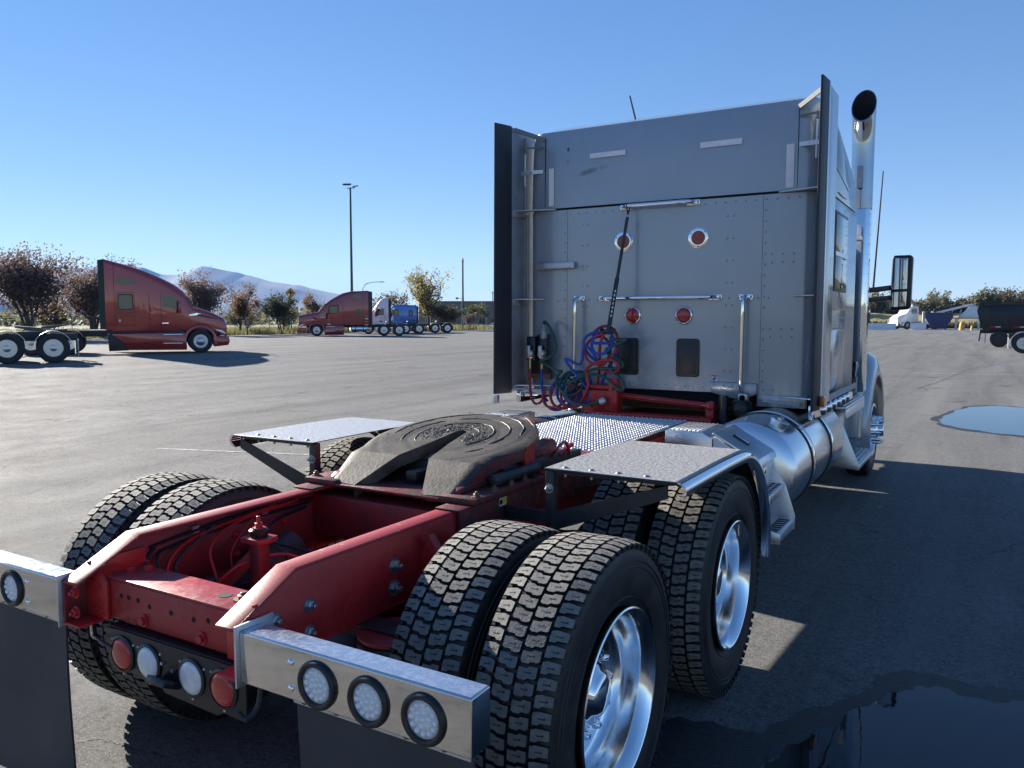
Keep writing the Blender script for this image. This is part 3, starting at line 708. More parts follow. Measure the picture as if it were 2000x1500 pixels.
for k, pts in enumerate(([(-.40,.92,.985),(-.40,.55,.95),(-.385,.40,.90),(-.36,.36,.82),(-.28,.42,.76)],
                         [(-.40,1.05,.985),(-.395,.72,.96),(-.36,.55,.90),(-.30,.52,.80),(-.25,.50,.74)],
                         [(-.395,.80,.965),(-.37,.66,.86),(-.33,.62,.78),(-.28,.52,.75)],
                         [(-.27,.48,.77),(-.20,.56,.85),(-.12,.72,.86),(.02,.8,.78)],
                         [(-.415,.35,.95),(-.405,.30,.90),(-.40,.28,.84),(-.36,.27,.79)],
                         [(-.41,1.15,.97),(-.405,.8,.985),(-.405,.5,.965),(-.41,.32,.945)])):
    g = MB(); g.tube(smooth_path(pts), .0065 if k != 2 else .004, 7); tp('air_line', g, 'frame_red' if k < 4 else 'black_plastic')
g = MB(); g.lathe([(.02,0),(.035,.01),(.035,.05),(.02,.07)], (-.27,.46,.745), (0,0,1), 12); g.box(-.30,-.22,.40,.5,.70,.745); tp('height_valve', g, 'black_plastic', bevel=.004)

for x in (-.26,.26):
    g = MB(); g.lathe([(.05,-.10),(.075,-.09),(.078,-.02),(.085,-.015),(.085,.005),(.078,.01),(.07,.10),(.03,.11)], (x,.80,.80), (0,.94,.34), 20); tp('brake_chamber', g, 'frame_dark', smooth=50)
for k, pts in enumerate(([(-.26,.74,.78),(-.22,.60,.76),(-.30,.46,.78),(-.38,.40,.86),(-.40,.60,.97)], [(.26,.74,.78),(.20,.62,.80),(.05,.56,.82),(-.08,.52,.78),(-.24,.47,.76)],
        [(-.40,1.1,.94),(-.37,.9,.93),(-.28,.75,.90),(-.10,.80,.86),(.1,.95,.80)], [(.40,1.1,.94),(.34,.92,.90),(.26,.82,.88)], [(-.41,1.14,.955),(-.41,.7,.95),(-.405,.42,.93),(-.40,.34,.90),(-.33,.33,.80)], [(.1,1.1,.9),(.0,.9,.87),(-.1,.86,.75)])):
    g = MB(); g.tube(smooth_path(pts), .008 if k % 2 else .0065, 7); tp('air_line', g, 'black_plastic')
for x, y in ((-.42,.5),(-.42,.85)):
    g = MB(); g.box(x, x+.018, y, y+.03, .955, .985); tp('line_clip', g, 'zinc_bolt')
# ---- fifth wheel
fwb = MB()
def fz(y): return 1.165 + (y-1.38)*.176
out = [(.215,1.19),(.345,1.20),(.372,1.38)]
for a in range(-28, 209, 8): out.append((.43*math.cos(R(a)), 1.68+.43*math.sin(R(a))))
out += [(-.372,1.38),(-.345,1.20),(-.215,1.19),(-.125,1.38)]
thr = [(-.055,1.58)] + [(.042*math.cos(R(a)), 1.735+.042*math.sin(R(a))) for a in range(180, -1, -30)] + [(.055,1.58)]
out += thr + [(.125,1.38)]
# resolve: polygon top built as strips between outer outline and inner throat, in bmesh from a triangulated ngon per side
def plate_side(mb, sx):
    outer = [(.345,1.20),(.372,1.38)] + [(.43*math.cos(R(a)), 1.68+.43*math.sin(R(a))) for a in list(range(-28, 90, 7)) + [90]]
    inner = [(.19,1.19),(.088,1.38),(.052,1.58)] + [(.032*math.cos(R(a)), 1.76+.032*math.sin(R(a))) for a in (0,30,60,90)]
    def resample(P, n, keep):
        segs = P; L_ = [0]
        for i in range(1, len(P)): L_.append(L_[-1] + math.dist(P[i], P[i-1]))
        o_ = []
        for k in range(n+1):
            t = L_[-1]*k/n; i = max(j for j in range(len(P)) if L_[j] <= t+1e-9); i = min(i, len(P)-2)
            f = (t-L_[i])/(L_[i+1]-L_[i]); o_.append((P[i][0]+(P[i+1][0]-P[i][0])*f, P[i][1]+(P[i+1][1]-P[i][1])*f))
        return o_
    N = 22; M = 9
    o1 = [outer[0], outer[1]] + resample(outer[1:], N, 0)[1:]
    i1 = [inner[0], inner[1]] + resample(inner[1:], N, 0)[1:]
    def z(y): return fz(y) if y >= 1.38 else fz(1.38) - (1.38-y)*.62
    g = []
    for k in range(len(o1)):
        row = []
        for j in range(M+1):
            t = j/M; x = i1[k][0]+(o1[k][0]-i1[k][0])*t; y = i1[k][1]+(o1[k][1]-i1[k][1])*t
            drop = .012 if j == M else 0
            row.append((sx*x, y, z(y)-drop))
        g.append(row)
    k0 = len(mb.v)
    for row in g: mb.v += row
    W = M+1
    for k in range(len(g)-1):
        for j in range(M):
            mb.m = 1 if k == 0 else 0
            q = (k0+k*W+j, k0+k*W+j+1, k0+(k+1)*W+j+1, k0+(k+1)*W+j)
            mb.face(q if sx > 0 else q[::-1])
    # skirts
    def skirt(path, d, m):
        mb.m = m
        k1 = len(mb.v); mb.v += list(path) + [(x,y,zz-d) for x,y,zz in path]
        n = len(path)
        for i in range(n-1): mb.face((k1+i, k1+i+1, k1+n+i+1, k1+n+i))
    skirt([r[-1] for r in g], .05, 2); skirt([r[0] for r in g], .06, 1)
    mb.m = 1; e = g[0]; k1 = len(mb.v); mb.v += list(e) + [(x,y+.03,zz-.035) for x,y,zz in e]
    for j in range(M): mb.face((k1+j, k1+j+1, k1+W+j+1, k1+W+j))
fwb = MB(); plate_side(fwb, 1); plate_side(fwb, -1)
fwo = tp('fifth_wheel', fwb, ['fifth_grease','ramp_grease','frame_grimy'], smooth=35, fixn=False)
# ridges of pushed-up grease and caked lumps on the plate
rg = random.Random(5)
def plate_pt(r_, a, lift=.002):
    x, y = r_*math.cos(a), 1.72 + r_*math.sin(a); return Vector((x, y, fz(y)+lift))
for (r_, a0, a1, th) in ((.115,-30,205,.0035),(.19,-45,150,.004),(.20,160,225,.003),(.265,-20,120,.0045),(.27,135,215,.003),(.335,10,80,.004),(.345,100,190,.0035),(.385,30,60,.003),(.30,-48,-30,.003)):
    pts = []; n_ = max(6, int((a1-a0)/6))
    for i in range(n_+1):
        a = R(a0+(a1-a0)*i/n_); pts.append(plate_pt(r_*(1+rg.uniform(-.012,.012)), a, .0005))
    g = MB(); g.tube(pts, [th*rg.uniform(.5,1.2)*(.3 if i in (0, n_) else 1) for i in range(n_+1)], 6); tp('grease_ridge', g, 'wet_grease', parent=fwo, smooth=80)
g = MB()
for i in range(750):
    r_ = rg.choice((rg.uniform(.07,.19), rg.uniform(.07,.19), rg.uniform(.2,.40))); a = R(rg.uniform(-42,222)); p = plate_pt(r_, a, -.001); s_ = rg.uniform(.003,.010)*(1 if r_ < .2 else .6); k = len(g.v); n_ = 6; st_ = rg.uniform(.6,2.2)
    for q_ in range(n_):
        t_ = 2*math.pi*q_/n_; u_ = s_*math.cos(t_)*st_*rg.uniform(.7,1.2); v_ = s_*math.sin(t_)*rg.uniform(.7,1.2)
        dx_ = -u_*math.sin(a)+v_*math.cos(a); dy_ = u_*math.cos(a)+v_*math.sin(a); g.v.append((p.x+dx_, p.y+dy_, p.z+dy_*.176))
    g.v.append((p.x, p.y, p.z+s_*rg.uniform(.5,.9)))
    for q_ in range(n_): g.face((k+q_, k+(q_+1) % n_, k+n_))
o = tp('grease_lump', g, 'wet_grease', parent=fwo, smooth=60); o['kind'] = 'stuff'
# jaws in the throat, body, slider rails
g = MB(); g.lathe([(.10,0),(.10,.05),(.06,.06)], (0,1.76,1.13), (0,0,1), 20); g.box(-.2,.2,1.5,1.72,1.07,1.12); g.box(-.03,.03,1.36,1.5,1.06,1.10); tp('lock_jaw', g, 'greasy', parent=fwo, bevel=.005)
for sx in (-1, 1):
    g = MB(); g.prism([(1.22,1.062),(1.25,1.085),(1.40,1.10),(1.55,1.13),(1.64,1.205),(1.78,1.215),(1.90,1.16),(2.06,1.19),(2.10,1.16),(2.06,1.062)], 'x', sx*.30, sx*.365); tp('saddle_bracket', g, 'frame_grimy', parent=fwo, bevel=.006)
    g = MB(); g.cyl((sx*.28,1.70,1.16),(sx*.41,1.70,1.16),.04,18); g.cyl((sx*.41,1.70,1.16),(sx*.43,1.70,1.16),.05,18); tp('pivot_pin', g, 'frame_red', parent=fwo)
    g = MB(); g.box(*sorted((sx*.29, sx*.475)), 1.17, 2.45, 1.034, 1.060); sl = tp('slide_rail', g, 'frame_grimy', bevel=.004)
    for k in range(17):
        y = 1.78 + k*.04
        t_ = MB(); t_.box(*sorted((sx*.385, sx*.46)), y, y+.02, 1.0601, 1.072); tp('slide_tooth', t_, 'frame_red_dusty', parent=sl, bevel=.002)
    bolts('bolt', [(sx*.45,y,1.060) for y in (1.22,1.36,1.5,1.62)], (0,0,1), m='rust_bolt', parent=sl, r=.014, stud=.008)
    g = MB(); g.box(*sorted((sx*.4312, sx*.452)), 1.10, 2.5, .90, 1.033); g.box(*sorted((sx*.34,sx*.46)),1.08,1.5,1.0262,1.0335); tp('mount_angle', g, 'frame_grimy', bevel=.003)
    g = MB(); g.beam((sx*.36,1.55,1.10),(sx*.43,2.2,1.10),.05,.05); g.cyl((sx*.40,1.42,1.085),(sx*.44,1.75,1.10),.028,12); tp('release_arm', g, 'greasy' if sx > 0 else 'frame_red', parent=fwo, bevel=.006)
g = MB(); g.box(-.29,.29,1.17,1.34,1.034,1.046); tp('slide_plate', g, 'frame_grimy', bevel=.004)
g = MB(); g.box(-.29,.29,1.95,2.1,1.034,1.075); tp('slide_plate', g, 'frame_grimy', bevel=.004)
g = MB(); g.box(-.29,.29,1.34,1.95,1.034,1.040); tp('slide_pan', g, 'greasy')
g = MB(); g.cyl((.43,2.0,1.12),(.47,2.06,1.17),.012,8); g.tube(smooth_path([(.40,1.95,1.10),(.46,1.90,1.16),(.47,1.98,1.19),(.46,2.05,1.12)]), .008, 7); tp('release_handle', g, 'frame_red', parent=fwo)

# ---- deck plate behind the cab
DZ = 1.065
g = MB(); g.box(-.42,.412,2.46,4.02,DZ-.012,DZ); g.box(-.42,.412,2.452,2.4595,DZ-.03,DZ+.002)
deck = tp('deck_plate', g, 'deck_alu', bevel=.002)
g = MB(); NX, NY = 23, 40
hx = (.83)/NX; hy = 1.54/NY
for i in range(NX):
    for j in range(NY):
        x = -.415 + (i+.5)*hx; y = 2.47 + (j+.5)*hy
        g.m = 1; k = len(g.v); n = 8
        for q in range(n):
            a = 2*math.pi*q/n; g.v.append((x+.0135*math.cos(a), y-.006+.0125*math.sin(a), DZ+.0012))
        g.face(range(k, k+n))
        g.m = 0; g.dome((x, y+.012, DZ), (0,0,1), .0125, .010, 8, 2)
o = tp('grip_button', g, ['deck_alu','deck_hole'], parent=deck, smooth=30, fixn=False); o['kind'] = 'stuff'
def ribbed_step(x0, x1, y0, y1, z, parent, axis='y', n=9, name='step_rib'):
    for i in range(n):
        q = MB()
        if axis == 'y':
            a = x0 + (x1-x0)*(i+.2)/n; b_ = x0 + (x1-x0)*(i+.75)/n; q.box(min(a,b_), max(a,b_), y0+.01, y1-.01, z, z+.008)
        else:
            a = y0 + (y1-y0)*(i+.2)/n; b_ = y0 + (y1-y0)*(i+.75)/n; q.box(min(x0,x1)+.01, max(x0,x1)-.01, a, b_, z, z+.008)
        build(name, q, 'brushed_alu', parent, bevel=.002)
for sx in (1, -1):
    g = MB(); g.prism([(sx*.57,.98),(sx*.57,1.12),(sx*.80,1.12),(sx*.86,1.085),(sx*.86,.98)], 'y', 3.12, 3.54)
    sb = tp('side_step', g, 'brushed_alu', bevel=.004)
    ribbed_step(sx*.58, sx*.79, 3.14, 3.53, 1.1202, sb, 'y', 8)
    g = MB(); g.box(*sorted((sx*.432, sx*.569)), 3.2, 3.46, .90, 1.0); tp('step_bracket', g, 'frame_red', bevel=.004)
    if sx < 0: continue
    # tool box with a sloping lid
    P = [(sx*.865,.56),(sx*.865,1.10),(sx*.88,1.10),(sx*1.11,.965),(sx*1.125,.93),(sx*1.125,.56)]
    g = MB(); g.prism(P, 'y', 3.12, 3.52); bx = tp('tool_box', g, 'matte_alu', bevel=.006)
    g = MB(); g.prism([(sx*.862,1.118),(sx*.872,1.130),(sx*1.128,.984),(sx*1.142,.945),(sx*1.132,.94),(sx*1.118,.974)], 'y', 3.10, 3.535); lid = tp('box_lid', g, 'brushed_alu', bevel=.004, parent=bx)
    d = Vector((sx*.256,0,-.146)).normalized(); nrm = Vector((sx*.146,0,.256)).normalized(); c = Vector((sx*.985,3.30,1.068))
    g = MB(); g.obox(c, d, (0,1,0), nrm, .055, .028, .006); tp('paddle_latch', g, 'black_plastic', parent=bx, bevel=.008)
    g = MB(); g.obox(c+nrm*.008, d, (0,1,0), nrm, .045, .012, .004); tp('latch_handle', g, 'chrome', parent=bx, bevel=.004)
    g = MB(); g.obox((sx*1.14,3.24,.91),(1,0,0),(0,1,0),(0,0,1),.008,.02,.02); tp('latch_catch', g, 'chrome', parent=bx, bevel=.003)
    for (z0, xo) in ((.79,1.20),(.575,1.26)):
        g = MB(); g.prism([(sx*1.05,z0-.012),(sx*xo,z0-.012),(sx*xo,z0-.05),(sx*(xo+.006),z0-.05),(sx*(xo+.006),z0),(sx*1.05,z0)], 'y', 3.105, 3.495)
        st = tp('step_tread', g, 'brushed_alu', bevel=.002, parent=bx)
        q = MB()
        for i in range(7):
            for j in range(3):
                y = 3.13 + i*.052; x = sx*(1.175 + j*(xo-1.19)/3) if xo > 1.22 else sx*(1.10+j*.032)
                q.box(min(x, x+sx*.022), max(x, x+sx*.022), y, y+.03, z0, z0+.0012)
        o = build('grip_slot', q, 'deck_hole', bx, smooth=0); o['kind'] = 'stuff'
    for y in (3.10, 3.49):
        g = MB(); g.prism([(sx*1.10,.94),(sx*1.115,.80),(sx*1.206,.788),(sx*1.206,.74),(sx*1.16,.60),(sx*1.268,.573),(sx*1.268,.515),(sx*1.05,.515)] if y < 3.3 else [(sx*1.10,.94),(sx*1.19,.80),(sx*1.205,.79),(sx*1.268,.60),(sx*1.268,.515),(sx*1.05,.515)], 'y', y, y+.008); tp('step_cheek', g, 'brushed_alu', parent=bx, bevel=.001)
# ---- quarter fenders
def fender(sx):
    path = [(1.41,1.172),(1.5,1.173),(1.75,1.174),(2.0,1.174),(2.25,1.170)]
    for a in range(84, -9, -6): path.append((2.275+.585*math.cos(R(a)), .585+.585*math.sin(R(a))))
    n = len(path); mb = MB(); xi, xo = sx*.664, sx*1.235
    nx = 6; t = .004
    rows = []
    def off(i):
        p0 = path[max(i-1,0)]; p1 = path[min(i+1,n-1)]; d = Vector((p1[0]-p0[0], p1[1]-p0[1])).normalized(); return Vector((-d.y, d.x))
    mb.m = 0
    k0 = 0
    for i, (y, z) in enumerate(path):
        for j in range(nx+1): mb.v.append((xi+(xo-xi)*j/nx, y, z))
    for i, (y, z) in enumerate(path):
        o_ = off(i)
        for j in range(nx+1): mb.v.append((xi+(xo-xi)*j/nx, y-o_.x*t, z-o_.y*t))
    W = nx+1; B_ = n*W
    for i in range(n-1):
        for j in range(nx):
            mb.m = 0; mb.face((i*W+j, i*W+j+1, (i+1)*W+j+1, (i+1)*W+j))
            mb.m = 1; mb.face((B_+i*W+j, B_+(i+1)*W+j, B_+(i+1)*W+j+1, B_+i*W+j+1))
    o = tp('quarter_fender', mb, ['fender_top','fender_under'], smooth=60, fixn=False)
    # rolled outer lip: a half-round bead down the outside edge
    lp = MB(); secs = []
    for i, (y, z) in enumerate(path):
        o_ = off(i); ring = []
        for a in (90, 60, 30, 0, -30, -60, -90):
            rad = .036; cx = xo; cc = Vector((y, z)) - Vector((o_.x, o_.y))*rad
            p = cc + Vector((o_.x, o_.y))*rad*math.sin(R(a)); ring.append((cx + sx*rad*math.cos(R(a))*1.2, p.x, p.y))
        for a in (-90, 0, 90):
            rad = .030; cc = Vector((y, z)) - Vector((o_.x, o_.y))*.036
            p = cc + Vector((o_.x, o_.y))*rad*math.sin(R(a)); ring.append((xo + sx*rad*math.cos(R(a))*1.2, p.x, p.y))
        secs.append(ring)
    lp.loft(secs); tp('rolled_lip', lp, 'chrome', parent=o, smooth=60)
    e = MB(); e.tube([(xi,1.41,1.168),(xo,1.41,1.166),(xo+sx*.02,1.412,1.152)], .006, 8); tp('rear_bead', e, 'black_steel', parent=o)
    for x in (.74,.86,.98,1.10):
        b1 = MB(); b1.dome((sx*x,1.455,1.1735),(0,0,1),.012,.006,10); b1.cyl((sx*x,1.455,1.165),(sx*x,1.455,1.135),.006,8); tp('fender_bolt', b1, 'zinc_bolt', parent=o)
    # bracket
    g = MB(); g.box(*sorted((sx*.66, sx*.70)), 1.425, 1.465, .88, 1.164)
    br = tp('fender_bracket', g, 'black_steel', bevel=.002)
    g = MB(); g.box(*sorted((sx*.70, sx*1.2)), 1.43, 1.47, 1.150, 1.1665); tp('bracket_top', g, 'black_steel', parent=br)
    g = MB(); g.prism([(sx*.68,.90),(sx*.70,.99),(sx*1.20,1.152),(sx*1.20,1.10)], 'y', 1.418, 1.4245); tp('bracket_brace', g, 'black_steel', parent=br)
    g = MB(); g.box(*sorted((sx*.453, sx*.68)), 1.428, 1.44, .93, .985); tp('bracket_foot', g, 'black_steel', parent=br)
    bolts('bolt', [(sx*.68,1.425,1.085)], (0,-1,0), parent=br, r=.014)
    return o
fender(1); fender(-1)
q = MB(); q.box(.4525,.4530,1.395,1.455,.985,1.02); dl = tp('warning_label', q, 'sticker_white')
q = MB(); q.box(.4531,.4535,1.42,1.455,.99,1.018); tp('label_band', q, 'sticker_yellow', parent=dl)
q = MB(); q.lathe([(.012,0),(.012,.0006)], (.4531,1.408,1.002), (1,0,0), 16); tp('label_symbol', q, 'dark_gap', parent=dl)
# ---- sleeper: two stacked rounded shells
SY = 4.50
def rounded_plan(hw, y0, y1, r, n=6):
    pts = []
    for (cx, cy, a0) in ((hw-r, y0+r, -90), (hw-r*.3, y1-r*.3, 0), (-hw+r*.3, y1-r*.3, 90), (-hw+r, y0+r, 180)):
        rad = r if cy < (y0+y1)/2 else r*.3
        for i in range(n+1):
            a = R(a0+90*i/n); pts.append((cx+rad*math.cos(a), cy+rad*math.sin(a)))
    return pts
def shell(hw, y0, y1, r, zs):
    secs = []
    for z, ins in zs:
        secs.append([(x, y, z) for x, y in rounded_plan(hw-ins, y0+ins, y1-ins, max(r-ins*.3, .03))])
    mb = MB(); mb.loft(secs); return mb
sl = tp('sleeper', shell(1.185, SY, 6.2, .13, [(1.235,0),(2.690,0)]), 'silver_paint', smooth=30)
up = tp('sleeper_roof_cap', shell(1.187, SY-.004, 4.84, .13, [(2.708,0),(3.0,.004),(3.27,.012),(3.34,.03),(3.375,.062),(3.392,.11)]), 'silver_paint', smooth=40)
def cap_sec(y, zs):
    half = [(1.186,2.708),(1.186,zs),(1.165,zs+.022),(1.11,zs+.042),(.95,zs+.056),(.5,zs+.068)]
    return [(x, y, z) for x, z in half] + [(-x, y, z) for x, z in half[::-1]]
q = MB(); q.loft([cap_sec(4.841,3.325), cap_sec(5.08,3.228), cap_sec(5.49,3.109), cap_sec(5.88,2.986), cap_sec(6.06,2.84), cap_sec(6.16,2.735)]); tp('roof_fairing', q, 'silver_paint', smooth=40)
q = MB(); q.box(-.95,.95,6.19,6.96,1.15,2.62); tp('cab_boot', q, 'dark_gap')
gp = tp('roof_seam', shell(1.180, SY+.004, 6.19, .13, [(2.6895,0),(2.7085,0)]), 'dark_gap', smooth=30)
for x0 in (.775,-1.12):
    g = MB(); g.box(x0,x0+.345,SY+.002,SY+.05,1.145,1.2349); tp('sleeper_apron', g, 'silver_paint', bevel=.004)
g = MB(); g.box(-1.1,1.1,SY+.06,6.5,1.16,1.234); tp('sleeper_floor', g, 'dark_gap')
# panel seams and rivets on the back wall
for (x0, z0, x1, z1) in ((-.80,1.24,-.80,2.69),(.79,1.24,.79,2.69)):
    q = MB(); q.box(x0-.0012, x0+.0012, SY-.0006, SY+.002, z0, z1); tp('panel_seam', q, 'dark_gap', parent=sl)
q = MB(); q.box(1.02,1.024,SY-.0046,SY,2.72,3.30); tp('cap_seam', q, 'dark_gap', parent=up)
q = MB(); q.box(-1.012,-1.008,SY-.0046,SY,2.72,3.30); tp('cap_seam', q, 'dark_gap', parent=up)
rv = MB()
pts = []
for k in range(28): pts.append((-1.0+k*.0755, 2.655))
for k in range(26): pts.append((-.96+k*.074, 1.272))
for x in (-.82, .81):
    for k in range(18): pts.append((x, 1.33+k*.078))
for k in range(26): pts.append((-.96+k*.072, 1.945))
for x in (-.66, .53):
    for k in range(8): pts += [(x, 1.40+k*.165), (x+.045, 1.40+k*.165)]
for k in range(3): pts += [(.86+k*.075, 2.20),(.86+k*.075,2.26),(.86+k*.075,1.66),(.86+k*.075,1.72)]
for x, z in pts: rv.dome((x, SY, z), (0,-1,0), .0085, .005, 8, 2)
for k in range(5): rv.dome((.80+k*.07, SY+.002, 1.162), (0,-1,0), .0065, .0035, 7, 2)
o = tp('rivet', rv, 'silver_paint', parent=sl, smooth=70); o['kind'] = 'stuff'
# retro tape strips
for (x0, x1, z0, z1, dz) in ((-.598,-.291,3.083,3.122,.0),(.315,.627,3.068,3.110,0),(-.972,-.925,2.728,3.037,0),(.943,.998,2.722,3.029,0)):
    q = MB(); q.box(x0, x1, SY-.0105, SY-.0055 if z1 < 3.05 else SY+.004, z0, z1); tp('reflective_tape', q, 'tape_white', parent=up)
# round reflectors and lamps
for x in (-.30,.31):
    c = (x, SY, 2.405)
    q = MB(); q.lathe([(.078,0),(.078,.004),(.074,.006),(.054,.006),(.053,.004)], c, (0,-1,0), 32)
    q.m = 1; q.lathe([(.054,.004),(.053,.0065),(0,.007)], c, (0,-1,0), 28)
    q.m = 2
    for a in (40, 150, 270): q.dome((x+.066*math.cos(R(a)), SY-.006, 2.405+.066*math.sin(R(a))), (0,-1,0), .005, .002, 8)
    tp('round_reflector', q, ['polished_alu','reflector_red','dark_gap'], parent=sl)
for x in (-.214,.208):
    c = (x, SY, 1.819)
    q = MB(); q.lathe([(.073,0),(.073,.004),(.068,.014),(.060,.016),(.055,.010)], c, (0,-1,0), 32)
    q.m = 1; q.lathe([(.056,.009),(.052,.018),(.03,.021),(0,.022)], c, (0,-1,0), 28)
    tp('brake_light', q, ['chrome','lens_red'], parent=sl, smooth=60)
# grab bars
def grab(p, q, off=.085, r=.0165, parent=sl):
    p, q = Vector(p), Vector(q); d = (q-p).normalized(); n_ = Vector((0,-1,0))
    path = [p, p+n_*off*.5, p+n_*off*.85+d*.02, p+n_*off+d*.06]
    path += [p+n_*off+d*((q-p).length*t) for t in (.3,.5,.7)] + [q+n_*off-d*.06, q+n_*off*.85-d*.02, q+n_*off*.5, q]
    mb = MB(); mb.tube(smooth_path(path, 5), r, 12); b_ = tp('grab_bar', mb, 'chrome', smooth=80)
    for e in (p, q):
        side = Vector((1,0,0))
        m2 = MB(); m2.obox(e+n_*.006, (1,0,0), (0,0,1), (0,1,0), .052, .022, .006); tp('bar_foot', m2, 'chrome', parent=b_, bevel=.005)
        for s in (-1, 1):
            m2 = MB(); m2.dome(e+side*s*.036+n_*.012, (0,-1,0), .009, .006, 8); tp('foot_screw', m2, 'zinc_bolt', parent=b_)
    return b_
grab((-.275,SY,2.672),(.27,SY,2.672))
grab((-.455,SY,1.957),(.452,SY,1.957))
grab((-.685,SY,1.962),(-.69,SY,1.268))
grab((.682,SY,1.955),(.675,SY,1.262))
# vent covers
for (x0, x1) in ((-.344,-.159),(.154,.336)):
    rp = lambda i: [(cx_+(.025-i*.3)*math.cos(R(a)), cz_+(.025-i*.3)*math.sin(R(a))) for cx_, cz_, a0 in ((x1-.025-i*.7,1.615-i*.7,0),(x0+.025+i*.7,1.615-i*.7,90),(x0+.025+i*.7,1.371+i*.7,180),(x1-.025-i*.7,1.371+i*.7,270)) for a in range(a0, a0+91, 18)]
    q = MB(); q.loft([[(x, y_, z) for x, z in rp(i_)] for y_, i_ in ((SY+.001,0),(SY-.010,0),(SY-.014,.005))]); vt = tp('vent_cover', q, 'black_plastic', smooth=30)
    q = MB(); q.box(x0+.022, x1-.022, SY-.0165, SY-.0135, 1.37, 1.616); tp('vent_panel', q, 'black_plastic', parent=vt, bevel=.002)
# warning sticker with its pictogram
q = MB(); q.box(.434,.478,SY-.001,SY+.001,1.292,1.364); dc = tp('warning_sticker', q, 'sticker_white', parent=sl)
q = MB(); q.box(.434,.478,SY-.0018,SY-.0011,1.357,1.364); tp('sticker_band', q, 'sticker_red', parent=sl)
q = MB(); q.obox((.456,SY-.0015,1.338),(1,0,.9),(0,1,0),(-.9,0,1),.013,.0004,.004); q.obox((.449,SY-.0015,1.335),(1,0,-1),(0,1,0),(1,0,1),.011,.0004,.0035); q.lathe([(.005,0),(.005,.0006)], (.462,SY-.0013,1.350), (0,-1,0), 10); tp('sticker_pictogram', q, 'dark_gap', parent=sl)
q = MB(); q.box(.437,.475,SY-.0018,SY-.0011,1.294,1.318); tp('sticker_text_block', q, 'black_plastic', parent=sl)
# worn bracket on the left of the back wall
q = MB(); q.box(-1.075,-.72,SY-.045,SY-.002,2.205,2.262); wb_ = tp('shelf_bracket', q, 'matte_alu', bevel=.008)
q = MB(); q.box(-1.06,-.74,SY-.05,SY-.02,2.2045,2.212); tp('bracket_lip', q, 'grey_trim', parent=wb_)
# left corner hose holders
q = MB(); q.prism([(-1.12,1.33),(-.93,1.33),(-.93,1.66),(-.99,1.68),(-1.04,1.655),(-1.10,1.63),(-1.12,1.52)], 'y', SY-.07, SY-.055); hb = tp('hose_holder', q, 'black_plastic', bevel=.004)
q = MB(); q.box(-1.125,-.925,SY-.056,SY-.02,1.285,1.345); tp('holder_base', q, 'rust_bolt', parent=hb, bevel=.003)
for x, z in ((-1.075,1.53),(-.965,1.53)):
    q = MB(); q.box(x-.042,x+.042,SY-.13,SY-.071,z-.09,z+.115 if x < -1 else z+.10); tp('holder_block', q, 'black_plastic', parent=hb, bevel=.012)
    q = MB(); q.lathe([(.022,-.03),(.036,-.01),(.04,.02),(.028,.045)], (x,SY-.135,z-.04), (0,-.25,1), 14); q.obox((x,SY-.165,z-.01),(1,0,0),(0,1,0),(0,0,1),.018,.012,.05); tp('gladhand', q, 'zinc_bolt', parent=hb, bevel=.004)
    q = MB(); q.cyl((x,SY-.14,z-.075),(x,SY-.14,z-.155),.012,8); tp('brass_fitting', q, 'brass', parent=hb)
q = MB(); q.lathe([(.028,0),(.032,.02),(.03,.07),(.018,.075),(.016,.12)], (-.965,SY-.10,1.625), (0,0,1), 14); tp('electric_plug', q, 'grey_trim', parent=hb)
# side extenders
def extender(sx):
    X = sx*1.245
    q = MB(); q.box(*sorted((X, X-sx*.012)), 4.33, 4.72, 1.19, 3.375)
    e = tp('side_extender', q, 'grey_trim' if sx < 0 else 'side_paint', bevel=.003)
    q = MB(); q.prism([(4.055,1.175),(4.329,1.165),(4.329,3.385),(4.075,3.362)], 'x', X+sx*.006, X-sx*.010); tp('rubber_edge', q, 'extender_rubber', parent=e, bevel=.003)
    q = MB(); q.box(*sorted((X+sx*.0065, X+sx*.010)), 4.30, 4.34, 1.19, 3.38); tp('edge_trim', q, 'brushed_alu', parent=e)
    q = MB(); q.box(*sorted((X, X-sx*.012)), 4.721, 6.1, 1.19, 1.235); tp('extender_sill', q, 'grey_trim', parent=e)
    q = MB(); q.cyl((sx*1.215,4.52,2.70),(sx*1.215,4.52,3.32),.011,10); q.cyl((sx*1.215,4.56,1.24),(sx*1.215,4.56,2.68),.011,10); tp('extender_post', q, 'grey_trim', parent=e)
    for z, l in ((2.695,.33),(1.955,.22),(1.225,.28)):
        q = MB(); q.box(*sorted((X-sx*.013, X-sx*.022)), 4.33, 4.58, z-.05, z-.002); q.prism([(sx*1.23,4.36),(sx*1.23,4.50),(sx*(1.23-l),4.495),(sx*(1.23-l),4.475)], 'z', z-.002, z+.006)
        tp('extender_bracket', q, 'matte_alu' if z > 1.5 else 'brushed_alu', parent=e, bevel=.002)
    q = MB(); q.beam((sx*1.22,4.34,3.355),(sx*1.02,4.497,3.28),.012,.035); tp('top_stay', q, 'stay_grey', parent=e)
    q = MB(); q.beam((sx*1.23,4.45,3.22),(sx*1.03,4.497,3.22),.010,.014); tp('top_stay', q, 'stay_grey', parent=e)
    q = MB(); q.cyl((sx*1.16,4.42,2.90),(sx*1.16,4.42,3.16),.009,8); q.box(*sorted((sx*1.10,sx*1.2)), 4.41, 4.43, 2.99, 3.02); q.beam((sx*1.16,4.42,3.01),(sx*1.03,4.495,3.02),.006,.03); tp('latch_rod', q, 'matte_alu', parent=e)
    return e
exL = extender(-1); exR = extender(1)
